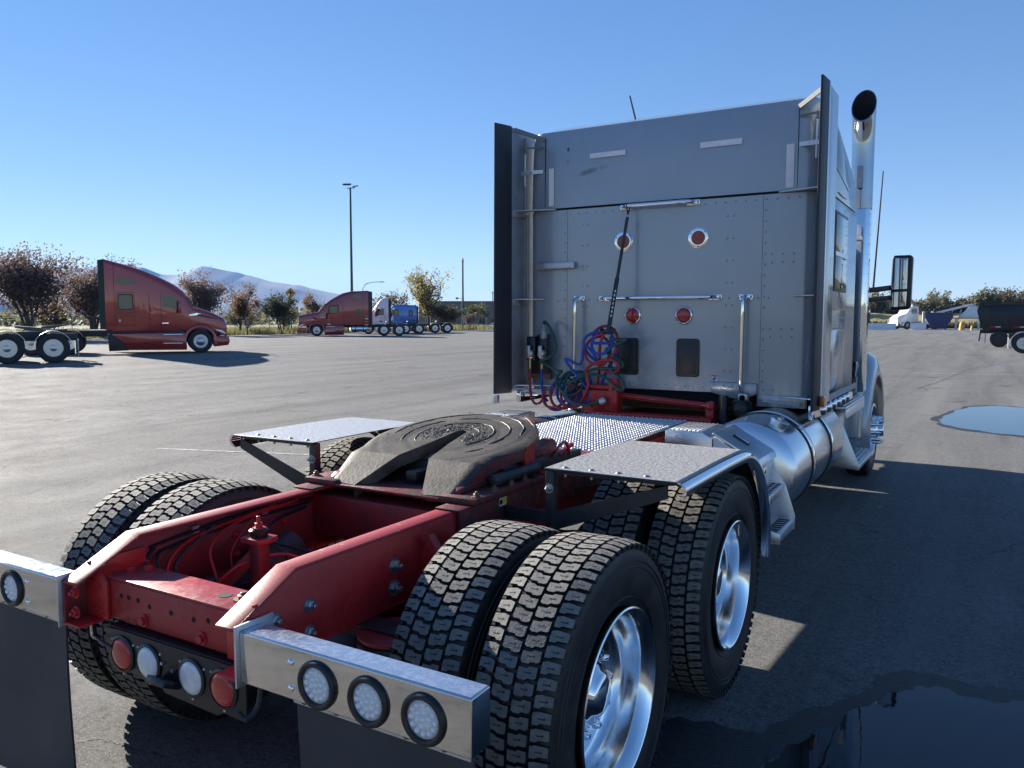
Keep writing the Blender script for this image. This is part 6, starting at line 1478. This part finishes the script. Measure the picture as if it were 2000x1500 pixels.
    q = MB(); q.box(-1.25,-1.02,-.8,.8,0,2.3); build('bin_stand', q, 'trim_black', r)
    q = MB(); q.box(-1.0,1.0,-.6,.6,0,.48); build('bin_base', q, 'trim_black', r)
    q = MB(); q.box(-.12,.08,-.812,-.801,1.6,2.0); build('bin_sticker', q, 'sticker_white', r)
    # rack at the left end
    r = fz_('steel_rack', 'black steel rack standing at the end of the white plow blade', 'rack', -17.2, 150, 0)
    for x in (-1.3,1.3):
        for y in (-.6,.6):
            q = MB(); q.box(x-.07,x+.07,y-.07,y+.07,0,2.6); build('rack_post', q, 'trim_black', r)
    for z in (.9,2.3):
        q = MB(); q.box(-1.22,1.22,-.66,.66,z,z+.12); build('rack_shelf', q, 'far_frame', r)
    for x, z, m_ in ((-.7,1.02,'paint_white'),(.4,1.02,'hopper_blue'),(-.3,2.42,'flap_pale')):
        q = MB(); q.box(x-.35,x+.35,-.4,.4,z+.001,z+.55); build('stored_box', q, m_, r, bevel=.03)
far_right()
# ================================================================= trees, fence, poles, far buildings, mountains
mat('bark', (.07,.055,.045), .9, var=.4, vscale=6, bump=.5, bscale=20)
def leafmat(name, c1, c2):
    m = mat(name, c1, .65, col2=c2, mix_lo=.38, mix_hi=.62, vscale=.9, detail=9, spec=.3)
    b = m.node_tree.nodes['Principled BSDF']
    n, L = m.node_tree.nodes, m.node_tree.links
    tr = n.new('ShaderNodeBsdfTranslucent'); ms = n.new('ShaderNodeMixShader'); ms.inputs[0].default_value = .5
    src = b.inputs['Base Color'].links[0].from_socket; L.new(src, tr.inputs['Color'])
    out = n['Material Output']; L.new(b.outputs[0], ms.inputs[1]); L.new(tr.outputs[0], ms.inputs[2]); L.new(ms.outputs[0], out.inputs['Surface'])
leafmat('leaf_plum', (.11,.075,.07), (.21,.15,.12))
leafmat('leaf_rust', (.12,.075,.035), (.21,.13,.06))
leafmat('leaf_bronze', (.075,.060,.022), (.15,.105,.04))
leafmat('leaf_green', (.045,.062,.020), (.10,.11,.03))
leafmat('leaf_yellow', (.20,.16,.03), (.33,.25,.05))
leafmat('leaf_olive', (.085,.085,.045), (.17,.16,.09))
leafmat('leaf_darkgreen', (.03,.04,.018), (.065,.07,.03))
leafmat('grass_blade', (.11,.12,.045), (.20,.18,.08))
def tree(name, label, x, y, h, spread, leaf, seed, n_leaf=1500, leaf_size=.2, trunk_h=.22, shape='round', group='trees along the lot fence', cat='tree', multi=1, density=1.0):
    rnd = random.Random(seed); root = thing(name, label, cat, (x, y, gz(x, y)-.05), rnd.uniform(0, 6), group)
    tb = MB(); tips = []
    def grow(p, d, l, r, lev):
        n = 4; pts = [p]; q = p.copy(); dd = d.copy()
        for i in range(n):
            dd = (dd + Vector((rnd.uniform(-.16,.16), rnd.uniform(-.16,.16), rnd.uniform(-.04,.12)))).normalized(); q = q + dd*(l/n); pts.append(q.copy())
        tb.tube(pts, [r*(1-.5*i/n) for i in range(n+1)], 5 if lev else 8)
        if lev < 3:
            k = (5, 4, 3)[lev]
            for i in range(k):
                b = pts[rnd.randint(1 if lev else 2, n)]; a = rnd.uniform(0, 6.283)
                up = {'round': .55, 'cone': .35, 'column': 1.3}[shape]
                nd = (Vector((math.cos(a), math.sin(a), up*rnd.uniform(.6,1.4))) + dd*.4).normalized()
                grow(b, nd, l*rnd.uniform(.5,.72), r*.5, lev+1)
        if lev >= 1: tips.extend(pts[1:])
    for m_ in range(multi):
        a = rnd.uniform(0, 6.28); off = Vector((math.cos(a), math.sin(a), 0))*(.35 if multi > 1 else 0)
        grow(off*.4, (Vector((0,0,1)) + off*.35).normalized(), h*(.55 if shape != 'column' else .6), h*.018, 0)
    sx_ = max(max(abs(t.x) for t in tips), max(abs(t.y) for t in tips)); sz_ = max(t.z for t in tips)
    fx, fzz = spread/sx_, h*.97/sz_
    tb.v = [(a*fx, b*fx, c*fzz) for a, b, c in tb.v]
    build('trunk', tb, 'bark', root, smooth=60)
    lf = MB()
    for i in range(n_leaf):
        t = rnd.choice(tips); c = Vector((t.x*fx, t.y*fx, t.z*fzz)) + Vector((rnd.gauss(0,1), rnd.gauss(0,1), rnd.gauss(0,.9)))*spread*.095
        if c.z < h*trunk_h: continue
        if shape == 'cone':
            lim = spread*(1.06 - c.z/h)*1.15
            if math.hypot(c.x, c.y) > lim: continue
        a = Vector((rnd.gauss(0,1), rnd.gauss(0,1), rnd.gauss(0,1))).normalized(); b = a.orthogonal().normalized(); s = leaf_size*rnd.uniform(.5,1.2)
        b2 = a.cross(b)
        lf.quad(c-b*s*.5, c+b2*s*.35, c+b*s*.5, c-b2*s*.35)
    build('crown', lf, leaf, root, smooth=0, fixn=False)
    return root
tree('plum_tree', 'large purple leaved tree behind the parked tractor chassis', -59.5,31.5, 6.9,4.6,'leaf_plum',1,12000,.22,.03,multi=5)
tree('plum_tree', 'purple and green tree between the large plum tree and the red tractor', -60.5,37.2, 6.2,3.7,'leaf_plum',2,9000,.21,.03,multi=5)
tree('plum_tree', 'purple leaved tree whose top shows over the red tractor roof', -63,42.0, 7.4,2.4,'leaf_plum',3,2600,.20,.2,multi=2)
tree('plum_tree', 'purple leaved tree beyond the bonnet of the red tractor', -60,46.8, 6.0,3.2,'leaf_plum',4,7000,.20,.04,multi=2)
tree('pear_tree', 'rust and bronze leaved tree with pointed crown by the fence', -59.5,52.0, 5.6,2.9,'leaf_rust',5,7000,.19,.12,'cone')
tree('pear_tree', 'low dark green tree by the yellow road sign', -59.0,56.0, 4.2,2.3,'leaf_darkgreen',6,4500,.19,.18,multi=2)
tree('pear_tree', 'small rusty pyramid tree behind the maroon tractor bonnet', -62,62.8, 4.6,2.0,'leaf_rust',7,4200,.19,.08,'cone')
tree('ash_tree', 'tall thin yellow autumn tree behind the blue tractor', -60.5,82.5, 8.6,3.6,'leaf_yellow',8,2600,.30,.16,'column',multi=3)
tree('shrub', 'sparse bushy tree with thin tops left of the yellow tree', -61,75.5, 5.0,2.8,'leaf_bronze',9,1800,.26,.12,multi=2,cat='shrub')
tree('shrub', 'rounded bronze bush right of the yellow tree', -58.8,83.4, 3.4,2.8,'leaf_bronze',10,2800,.26,.05,multi=3,cat='shrub')
tree('shrub', 'small dark red bush at the foot of the tall mast', -59.0,89.5, 2.3,1.3,'leaf_plum',11,700,.22,.05,multi=2,cat='shrub')
tree('shrub', 'small green bush in front of the pale brick building', -70,108, 4.2,2.6,'leaf_green',12,700,.35,.05,multi=2,cat='shrub')
tree('plum_tree', 'dark tree past the left end of the fence row', -60,24.5, 6.3,3.8,'leaf_plum',14,6000,.24,.03,multi=4)
rnd = random.Random(8)
for i, (y, lf, lb) in enumerate(((34.5,'leaf_bronze','low bronze bush at the foot of the plum trees'),(43.5,'leaf_green','low green bush behind the red tractor bonnet'),(49.5,'leaf_bronze','low brown bush left of the pointed rust tree'),(54.0,'leaf_olive','low grey green bush left of the dark green tree'),(59.2,'leaf_green','low green bush between the road sign and the pyramid tree'),(66.0,'leaf_olive','low grey bush at the foot of the light pole'),(72.0,'leaf_plum','low purple bush behind the white day cab'),(79.0,'leaf_green','low green bush under the yellow tree'))):
    tree('shrub', lb, -61.5 - rnd.uniform(0,2), y, rnd.uniform(2.0,3.2), rnd.uniform(1.8,2.4), lf, 60+i, 1800, .2, .0, multi=4, cat='shrub', group='bushes along the fence')
# scrub trees along the far right side
sage = [('leaf_olive','grey green scrub tree on the dry bank across the lot'), ('leaf_darkgreen','dark green scrub tree among the grey ones across the lot'), ('leaf_bronze','brownish scrub tree on the dry bank across the lot')]
rnd = random.Random(31)
for i in range(32):
    x = -40 + i*2.15 + rnd.uniform(-.8,.8); y = 186 + rnd.uniform(-8,8); k = 0 if rnd.random() < .62 else (1 if rnd.random() < .45 else 2)
    tree('scrub_tree', sage[k][1], x, y, rnd.uniform(5.6,8.6), rnd.uniform(2.6,4.0), sage[k][0], 100+i, 1300, .5, .02, multi=3, group=('grey','dark','brown')[k]+' scrub trees across the lot')
# bank of dry grass below them
mat('bank_grass', (.34,.27,.11), .95, col2=(.22,.19,.09), mix_lo=.4, mix_hi=.6, vscale=.5, bump=.6, bscale=2)
mb = MB(); n = 40
for j in range(5):
    for i in range(n+1):
        x = -60 + i*3; yy = 168 + j*4; z = (0, .9, 2.2, 2.9, 3.0)[j] + .25*math.sin(i*1.3+j) * (j > 0)
        mb.v.append((x, yy, z - .15))
for j in range(4):
    for i in range(n): mb.face((j*(n+1)+i, j*(n+1)+i+1, (j+1)*(n+1)+i+1, (j+1)*(n+1)+i))
bank = build('bank', mb, 'bank_grass', None, smooth=60, fixn=False); tag(bank, 'dry yellow grass bank along the far side of the lot', kind='structure')
# verge with tall grass west of the lot
def blades(name, label, n, region, hmin, hmax, m, seed, wdt=.06):
    rnd = random.Random(seed); mb = MB()
    for i in range(n):
        x = rnd.uniform(*region[:2]); y = rnd.uniform(*region[2:]); z = gz(x, y)-.12; h = rnd.uniform(hmin, hmax); a = rnd.uniform(0, 3.14); l = rnd.uniform(-.25,.25); w_ = wdt*rnd.uniform(.6,1.5)
        c, s = math.cos(a)*w_, math.sin(a)*w_; k = len(mb.v)
        mb.v += [(x-c,y-s,z),(x+c,y+s,z),(x+l*h,y+l*h*.5,z+h)]; mb.face((k,k+1,k+2))
    o = build(name, mb, m, None, smooth=0, fixn=False); tag(o, label, kind='stuff'); return o
blades('verge_grass', 'tall green and straw coloured grass beyond the lot fence', 26000, (-78,-57.2,18,112), .25,.85,'grass_blade',5,.07)
blades('bank_weeds', 'dark weeds at the foot of the dry bank', 7000, (-50,45,166,172), .5,1.7,'leaf_darkgreen',6,.16)
# a far belt of low trees beyond the field, too far to tell apart
mb = MB(); rnd = random.Random(77)
for i in range(9000):
    t = rnd.random(); x = -150 - 60*math.sin(t*9)*.3 - rnd.uniform(0,40); y = 40 + t*330; hh = 3.2 + 1.8*math.sin(t*37) + 1.2*math.sin(t*91+2)
    c = Vector((x, y, gz(x, y) + rnd.uniform(0, max(1.2, hh)))); a = Vector((rnd.gauss(0,1), rnd.gauss(0,1), rnd.gauss(0,1))).normalized(); b = a.orthogonal().normalized()*rnd.uniform(.4,.9); b2 = a.cross(b)*.8
    mb.quad(c-b, c+b2, c+b, c-b2)
o = build('far_trees', mb, 'leaf_olive', None, smooth=0, fixn=False); tag(o, 'far belt of low grey green trees beyond the field', kind='stuff')
# chain link fence
def fence():
    r = thing('chain_link_fence', 'thin grey chain link fence along the west edge of the lot', 'fence', (-58.2,20,.2))
    mat('fence_wire', (.16,.165,.17), .5, .5)
    for k in range(33):
        q = MB(); q.cyl((0,k*2.8,-.1),(0,k*2.8,1.75),.035,6); build('fence_post', q, 'fence_wire', r)
    q = MB(); q.cyl((0,0,1.72),(0,89.6,1.72),.022,6); build('top_rail', q, 'fence_wire', r)
    q = MB()
    for k in range(0, 900):
        y = k*.1; q.beam((0,y,0),(0,y+.02*(-1)**k,1.7),.004,.004)
    for k in range(1, 9): q.beam((0,0,k*.2),(0,89.6,k*.2),.004,.004)
    o = build('wire_mesh', q, 'fence_wire', r, smooth=0); o['kind'] = 'stuff'
    for k in (1, 6):
        q = MB(); q.cyl((.0,k*14+11,0),(0,k*14+12.6,1.5),.025,6); build('brace', q, 'fence_wire', r)
fence()
# poles
mat('pole_grey', (.06,.075,.09), .5, .4)
def light_pole(x, y, h):
    r = thing('light_pole', 'tall lot light pole with flood lamps above the maroon tractor', 'light pole', (x, y, gz(x, y)-.12))
    q = MB(); q.lathe([(.24,0),(.24,.8),(.17,.82),(.11,h)], (0,0,0), (0,0,1), 12); build('pole', q, 'pole_grey', r)
    q = MB(); q.beam((-.45,0,h+.05),(.5,.25,h+.05),.09,.09); build('cross_arm', q, 'pole_grey', r)
    q = MB(); q.obox((-.25,-.25,h+.42),(1,.6,0),(-.6,1,.25),(0,-.2,1),.42,.32,.10); build('flood_lamp', q, 'pole_grey', r, bevel=.02)
    q = MB(); q.obox((.55,.25,h+.22),(1,.6,.18),(-.6,1,0),(-.1,0,1),.3,.12,.05); build('flood_lamp', q, 'pole_grey', r, bevel=.02)
    q = MB(); q.lathe([(.3,0),(.3,.5),(.26,.55)], (0,0,0), (0,0,1), 14); build('pole_base', q, 'matte_alu', r)
light_pole(-60.5,68.0,16.3)
r = thing('mast', 'slim grey camera mast near the pale building', 'mast', (-60,89.7,gz(-60,90)-.12))
q = MB(); q.lathe([(.19,0),(.13,4.5),(.11,9.3)], (0,0,0), (0,0,1), 10); build('pole', q, 'pole_grey', r)
q = MB(); q.lathe([(.13,9.3),(.15,9.4),(.10,9.75),(.02,9.9)], (0,0,0), (0,0,1), 10); build('mast_head', q, 'pole_grey', r)
q = MB(); q.beam((-.1,0,4.4),(-.5,-.4,4.4),.05,.05); q.obox((-.62,-.5,4.4),(1,0,0),(0,1,0),(0,0,1),.14,.12,.14); build('camera_arm', q, 'flap_pale', r)
q = MB(); q.box(-.18,.18,-.25,-.14,2.6,3.0); build('control_box', q, 'flap_pale', r, bevel=.02)
r = thing('street_lamp', 'thin street lamp with curved arm far behind the maroon tractor', 'street lamp', (-80,92,.1))
q = MB(); q.tube([(0,0,0),(0,0,6.2),(.4,.2,6.9),(1.2,.7,7.2),(2.2,1.3,7.25)], [.11,.08,.06,.05,.05], 8); build('pole', q, 'flap_pale', r)
q = MB(); q.obox((2.5,1.5,7.25),(.86,.5,0),(-.5,.86,0),(0,0,1),.4,.14,.07); build('lamp_head', q, 'flap_pale', r, bevel=.02)
for i, (x, y, h) in enumerate(((-112,180,9),(-104,186,7))):
    r = thing('utility_pole', ('thin bare utility pole behind the pale building','short utility pole right of the pale building')[i], 'pole', (x, y, .1))
    q = MB(); q.lathe([(.14,0),(.10,h)], (0,0,0), (0,0,1), 8); build('pole', q, 'bark', r)
    q = MB(); q.beam((-.6,0,h-.5),(.6,0,h-.5),.1,.1); build('cross_arm', q, 'bark', r)
mat('sign_orange', (.72,.30,.02), .5)
r = thing('road_sign', 'yellow orange diamond warning sign above the dark green tree', 'road sign', (-62.3,60.4,gz(-62,60)-.12))
q = MB(); q.box(-.04,.04,-.04,.04,0,4.4); build('sign_post', q, 'pole_grey', r)
ax = Vector((.859,.512,0)); q = MB(); q.obox((.04,-.06,4.35),(ax+Vector((0,0,1))),(-ax+Vector((0,0,1))),(.512,-.859,0),.42,.42,.015); build('sign_plate', q, 'sign_orange', r)
q = MB(); q.obox((.055,-.085,4.35),ax,(0,0,1),(.512,-.859,0),.06,.26,.004); q.obox((.055,-.085,4.42),ax,(0,0,1),(.512,-.859,0),.2,.06,.004); build('sign_symbol', q, 'trim_black', r)
# pale buildings
def building(nm, lb, x, y, wx, wy, h, rz, m, wins):
    r = thing(nm, lb, 'building', (x, y, 0), rz); q = MB(); q.box(-wx/2,wx/2,-wy/2,wy/2,0,h); build('wall', q, m, r)
    q = MB(); q.box(-wx/2-.1,wx/2+.1,-wy/2-.1,wy/2+.1,h+.002,h+.35); build('parapet', q, m, r)
    for k in range(wins):
        x0 = -wx/2 + wx*(k+.3)/wins; q = MB(); q.box(x0,x0+wx*.35/wins,-wy/2-.06,-wy/2-.002,h*.35,h*.72); wd = build('window', q, 'cab_glass', r)
    q = MB(); q.box(wx*.1,wx*.1+1.6,-wy/2-.05,-wy/2-.002,0,2.6); build('door', q, 'trim_black', r)
mat('brick_tan', (.20,.155,.13), .85, var=.12, vscale=.6); mat('brick_grey', (.26,.26,.27), .8, var=.1, vscale=.4)
building('brick_building', 'long tan brick building behind the bronze bush', -118,178,26,12,6.0,.538,'brick_tan',7)
building('brick_building', 'low grey annex at the right end of the brick building', -101,188,9,8,3.6,.538,'brick_grey',3)
building('grain_tower', 'narrow pale tower poking up behind the scrub trees', 4.0,330,2.3,2.3,10.2,0,'brick_grey',1)
# mountains: ridges several kilometres off
def ridge(name, label, pts, dist, thick, seed, base_drop=0):
    """pts: (bearing from camera heading in tan, height in tan) along the crest, built at its distance"""
    rnd = random.Random(seed); mb = MB(); F2 = Vector((-.5123,.8588)); R2 = Vector((.8588,.5123)); C0 = Vector((2.24,-1.5))
    P = []
    for i in range(len(pts)-1):
        (a, b), (c, d) = pts[i], pts[i+1]; n = max(2, int((c-a)/.006))
        for k in range(n): t = k/n; P.append((a+(c-a)*t, b+(d-b)*t + rnd.uniform(-.0006,.0006)))
    P.append(pts[-1]); rows = 7
    for j in range(rows+1):
        t = j/rows
        for i, (tb, th) in enumerate(P):
            dd = dist - thick*(1-t)*1.0
            spur = math.sin(i*.55+seed)*.5 + math.sin(i*.23+2*seed)*.5
            z = th*dist*(t**1.15)*(1 + (.12*spur*(1-t) if j < rows else 0)) - 8*(1-t)
            off = spur*thick*.22*(1-t)
            q = C0 + F2*(dd+off) + R2*(tb*dist)
            mb.v.append((q.x, q.y, z))
    W = len(P)
    for i, (tb, th) in enumerate(P):
        q = C0 + F2*(dist+thick*.6) + R2*(tb*dist); mb.v.append((q.x, q.y, -8))
    for j in range(rows+1):
        for i in range(W-1): mb.face((j*W+i, j*W+i+1, (j+1)*W+i+1, (j+1)*W+i))
    o = build(name, mb, 'mountain', None, smooth=30, fixn=False); tag(o, label, kind='structure'); return o
def pix(u, v): return ((u-1000)/1562/math.cos(.0816)*1.0, (613-v)/1562)
ridge('mountain', 'hazy blue mountain ridge falling to the right', [pix(*p) for p in ((-420,560),(-250,530),(-60,520),(60,524),(110,519),(157,513),(184,519),(208,507),(234,512),(274,513),(285,512),(306,522),(322,527),(351,529),(378,522),(402,510),(418,514),(450,520),(484,527),(532,541),(588,548),(633,559),(678,567),(728,581),(770,593),(830,603),(900,609))], 5200, 1500, 1)
ridge('mountain', 'low faint ridge on the horizon beyond the buildings', [pix(*p) for p in ((760,604),(850,603),(930,604),(990,605),(1100,606),(1300,608),(1500,609),(1700,610),(1900,610),(2300,608))], 5700, 700, 2)
# white painted bay lines and letters worn into the asphalt
def paint_line(p, q, wdt, name='bay_line', label=None):
    p, q = Vector(p), Vector(q); c = (p+q)/2; d = (q-p).normalized(); s = Vector((-d.y, d.x)); mb = MB(); n = 12
    for i in range(n+1):
        r_ = p + (q-p)*(i/n); 
        for k in (-1, 1): mb.v.append((r_.x + s.x*wdt/2*k - c.x, r_.y + s.y*wdt/2*k - c.y, gz(r_.x, r_.y)+.004))
    for i in range(n): mb.face((2*i,2*i+2,2*i+3,2*i+1))
    o = build(name, mb, 'line_paint', None, smooth=0, fixn=False); o.location = (c.x, c.y, 0); tag(o, label or 'worn white bay line painted on the asphalt', kind='structure'); return o
paint_line((-7.6,5.4),(-4.2,6.5), .06)
paint_line((-8.0,95),(-20,73), .14); paint_line((-6,88),(9,86), .14); paint_line((-1.0,41),(7,42), .13); paint_line((-3.5,71),(9,69), .12); paint_line((0,28),(8,29.5),.12)
for k in range(5): paint_line((-52+k*.4,30+k*5.5),(-47+k*.4,32+k*5.5), .12)
# a faded stencilled word, mostly worn away
wx = [(-5.6,.9),(-4.1,.5),(-3.4,.6),(-2.6,.5),(-1.9,.7),(-1.1,.5),(-.3,.6),(.5,1.3)]
for k, (x, l) in enumerate(wx): paint_line((x,57.5+k*.25-1.0*(k%2)),(x+l,57.6+k*.25-1.0*(k%2)), .35, 'stencil_mark', 'remains of a worn stencilled word on the asphalt')

# seams and cracks in the paving, thin strips of open joint
mat('crack_tar', (.022,.022,.024), .8)
CRK = [[(-20.44,11.0),(-19.1,10.23),(-18.83,9.87),(-18.65,9.45),(-18.01,9.3),(-17.07,9.27),(-15.47,8.95),(-13.94,8.6),(-12.38,8.2),(-11.53,8.12),(-11.23,8.24)],
 [(-11.1,1.0),(-11.17,5.15),(-11.35,5.88),(-11.3,6.56),(-11.31,7.23),(-11.39,8.02),(-11.33,8.89),(-11.42,9.84),(-11.6,10.98),(-11.72,12.35),(-11.64,14.07),(-11.5,22)],
 [(-9.31,4.73),(-9.36,5.32),(-9.54,6.08),(-9.64,6.79),(-9.81,7.61),(-9.76,8.34),(-9.88,9.42),(-9.8,10.44)],
 [(-7.99,3.55),(-8.48,4.17),(-8.73,4.58),(-8.8,5.06),(-8.7,5.46)],
 [(-6.0,1.5),(-6.16,2.63),(-6.37,3.37),(-6.43,4.19),(-6.55,4.83),(-6.59,5.56),(-6.64,6.03)],
 [(-11.35,10.39),(-10.35,10.4),(-9.54,10.18)], [(-1.03,.3),(-1.02,.36),(-.94,.43),(-.77,.45),(-.58,.48)],
 [(-11.33,11.33),(-10.85,13.18),(-10.44,15.76),(-10.13,18.08),(-10,30)], [(.69,21.24),(1.2,25.59),(1.76,31.62),(3.34,38.64)]]
for ci, c in enumerate(CRK):
    rnd = random.Random(50+ci); P = smooth_path([(x, y, 0) for x, y in c], 9); mb = MB(); wd = (.045,.022,.02,.016,.016,.02,.008,.02,.03)[ci]
    o0 = P[0]
    for i, p in enumerate(P):
        d = (P[min(i+1, len(P)-1)] - P[max(i-1, 0)]).normalized(); s_ = Vector((-d.y, d.x, 0)); j = s_*rnd.gauss(0, wd*.9); w_ = wd*rnd.uniform(.25,1.0)
        for k in (-1, 1):
            q = p + j + s_*w_*k*.5; mb.v.append((q.x-o0.x, q.y-o0.y, gz(q.x, q.y)+.0035))
    for i in range(len(P)-1): mb.face((2*i, 2*i+2, 2*i+3, 2*i+1))
    o = build('paving_crack', mb, 'crack_tar', None, smooth=0, fixn=False); o.location = (o0.x, o0.y, 0); tag(o, 'dark crack in the asphalt', kind='structure')
# ================================================================= the hazy air
mb = MB(); mb.box(-7500,7500,-900,7500,-30,380)
hz = build('haze', mb, 'dark_gap', None, smooth=0); tag(hz, 'thin blue haze filling the valley air', kind='stuff')
hm = bpy.data.materials.new('haze_air'); hm.use_nodes = True; hm.node_tree.nodes.clear()
ho = hm.node_tree.nodes.new('ShaderNodeOutputMaterial'); pv = hm.node_tree.nodes.new('ShaderNodeVolumePrincipled')
pv.inputs['Color'].default_value = (.24,.48,1.0,1); pv.inputs['Density'].default_value = 8e-5; pv.inputs['Anisotropy'].default_value = 0.0
hm.node_tree.links.new(pv.outputs[0], ho.inputs['Volume']); hz.data.materials.clear(); hz.data.materials.append(hm)
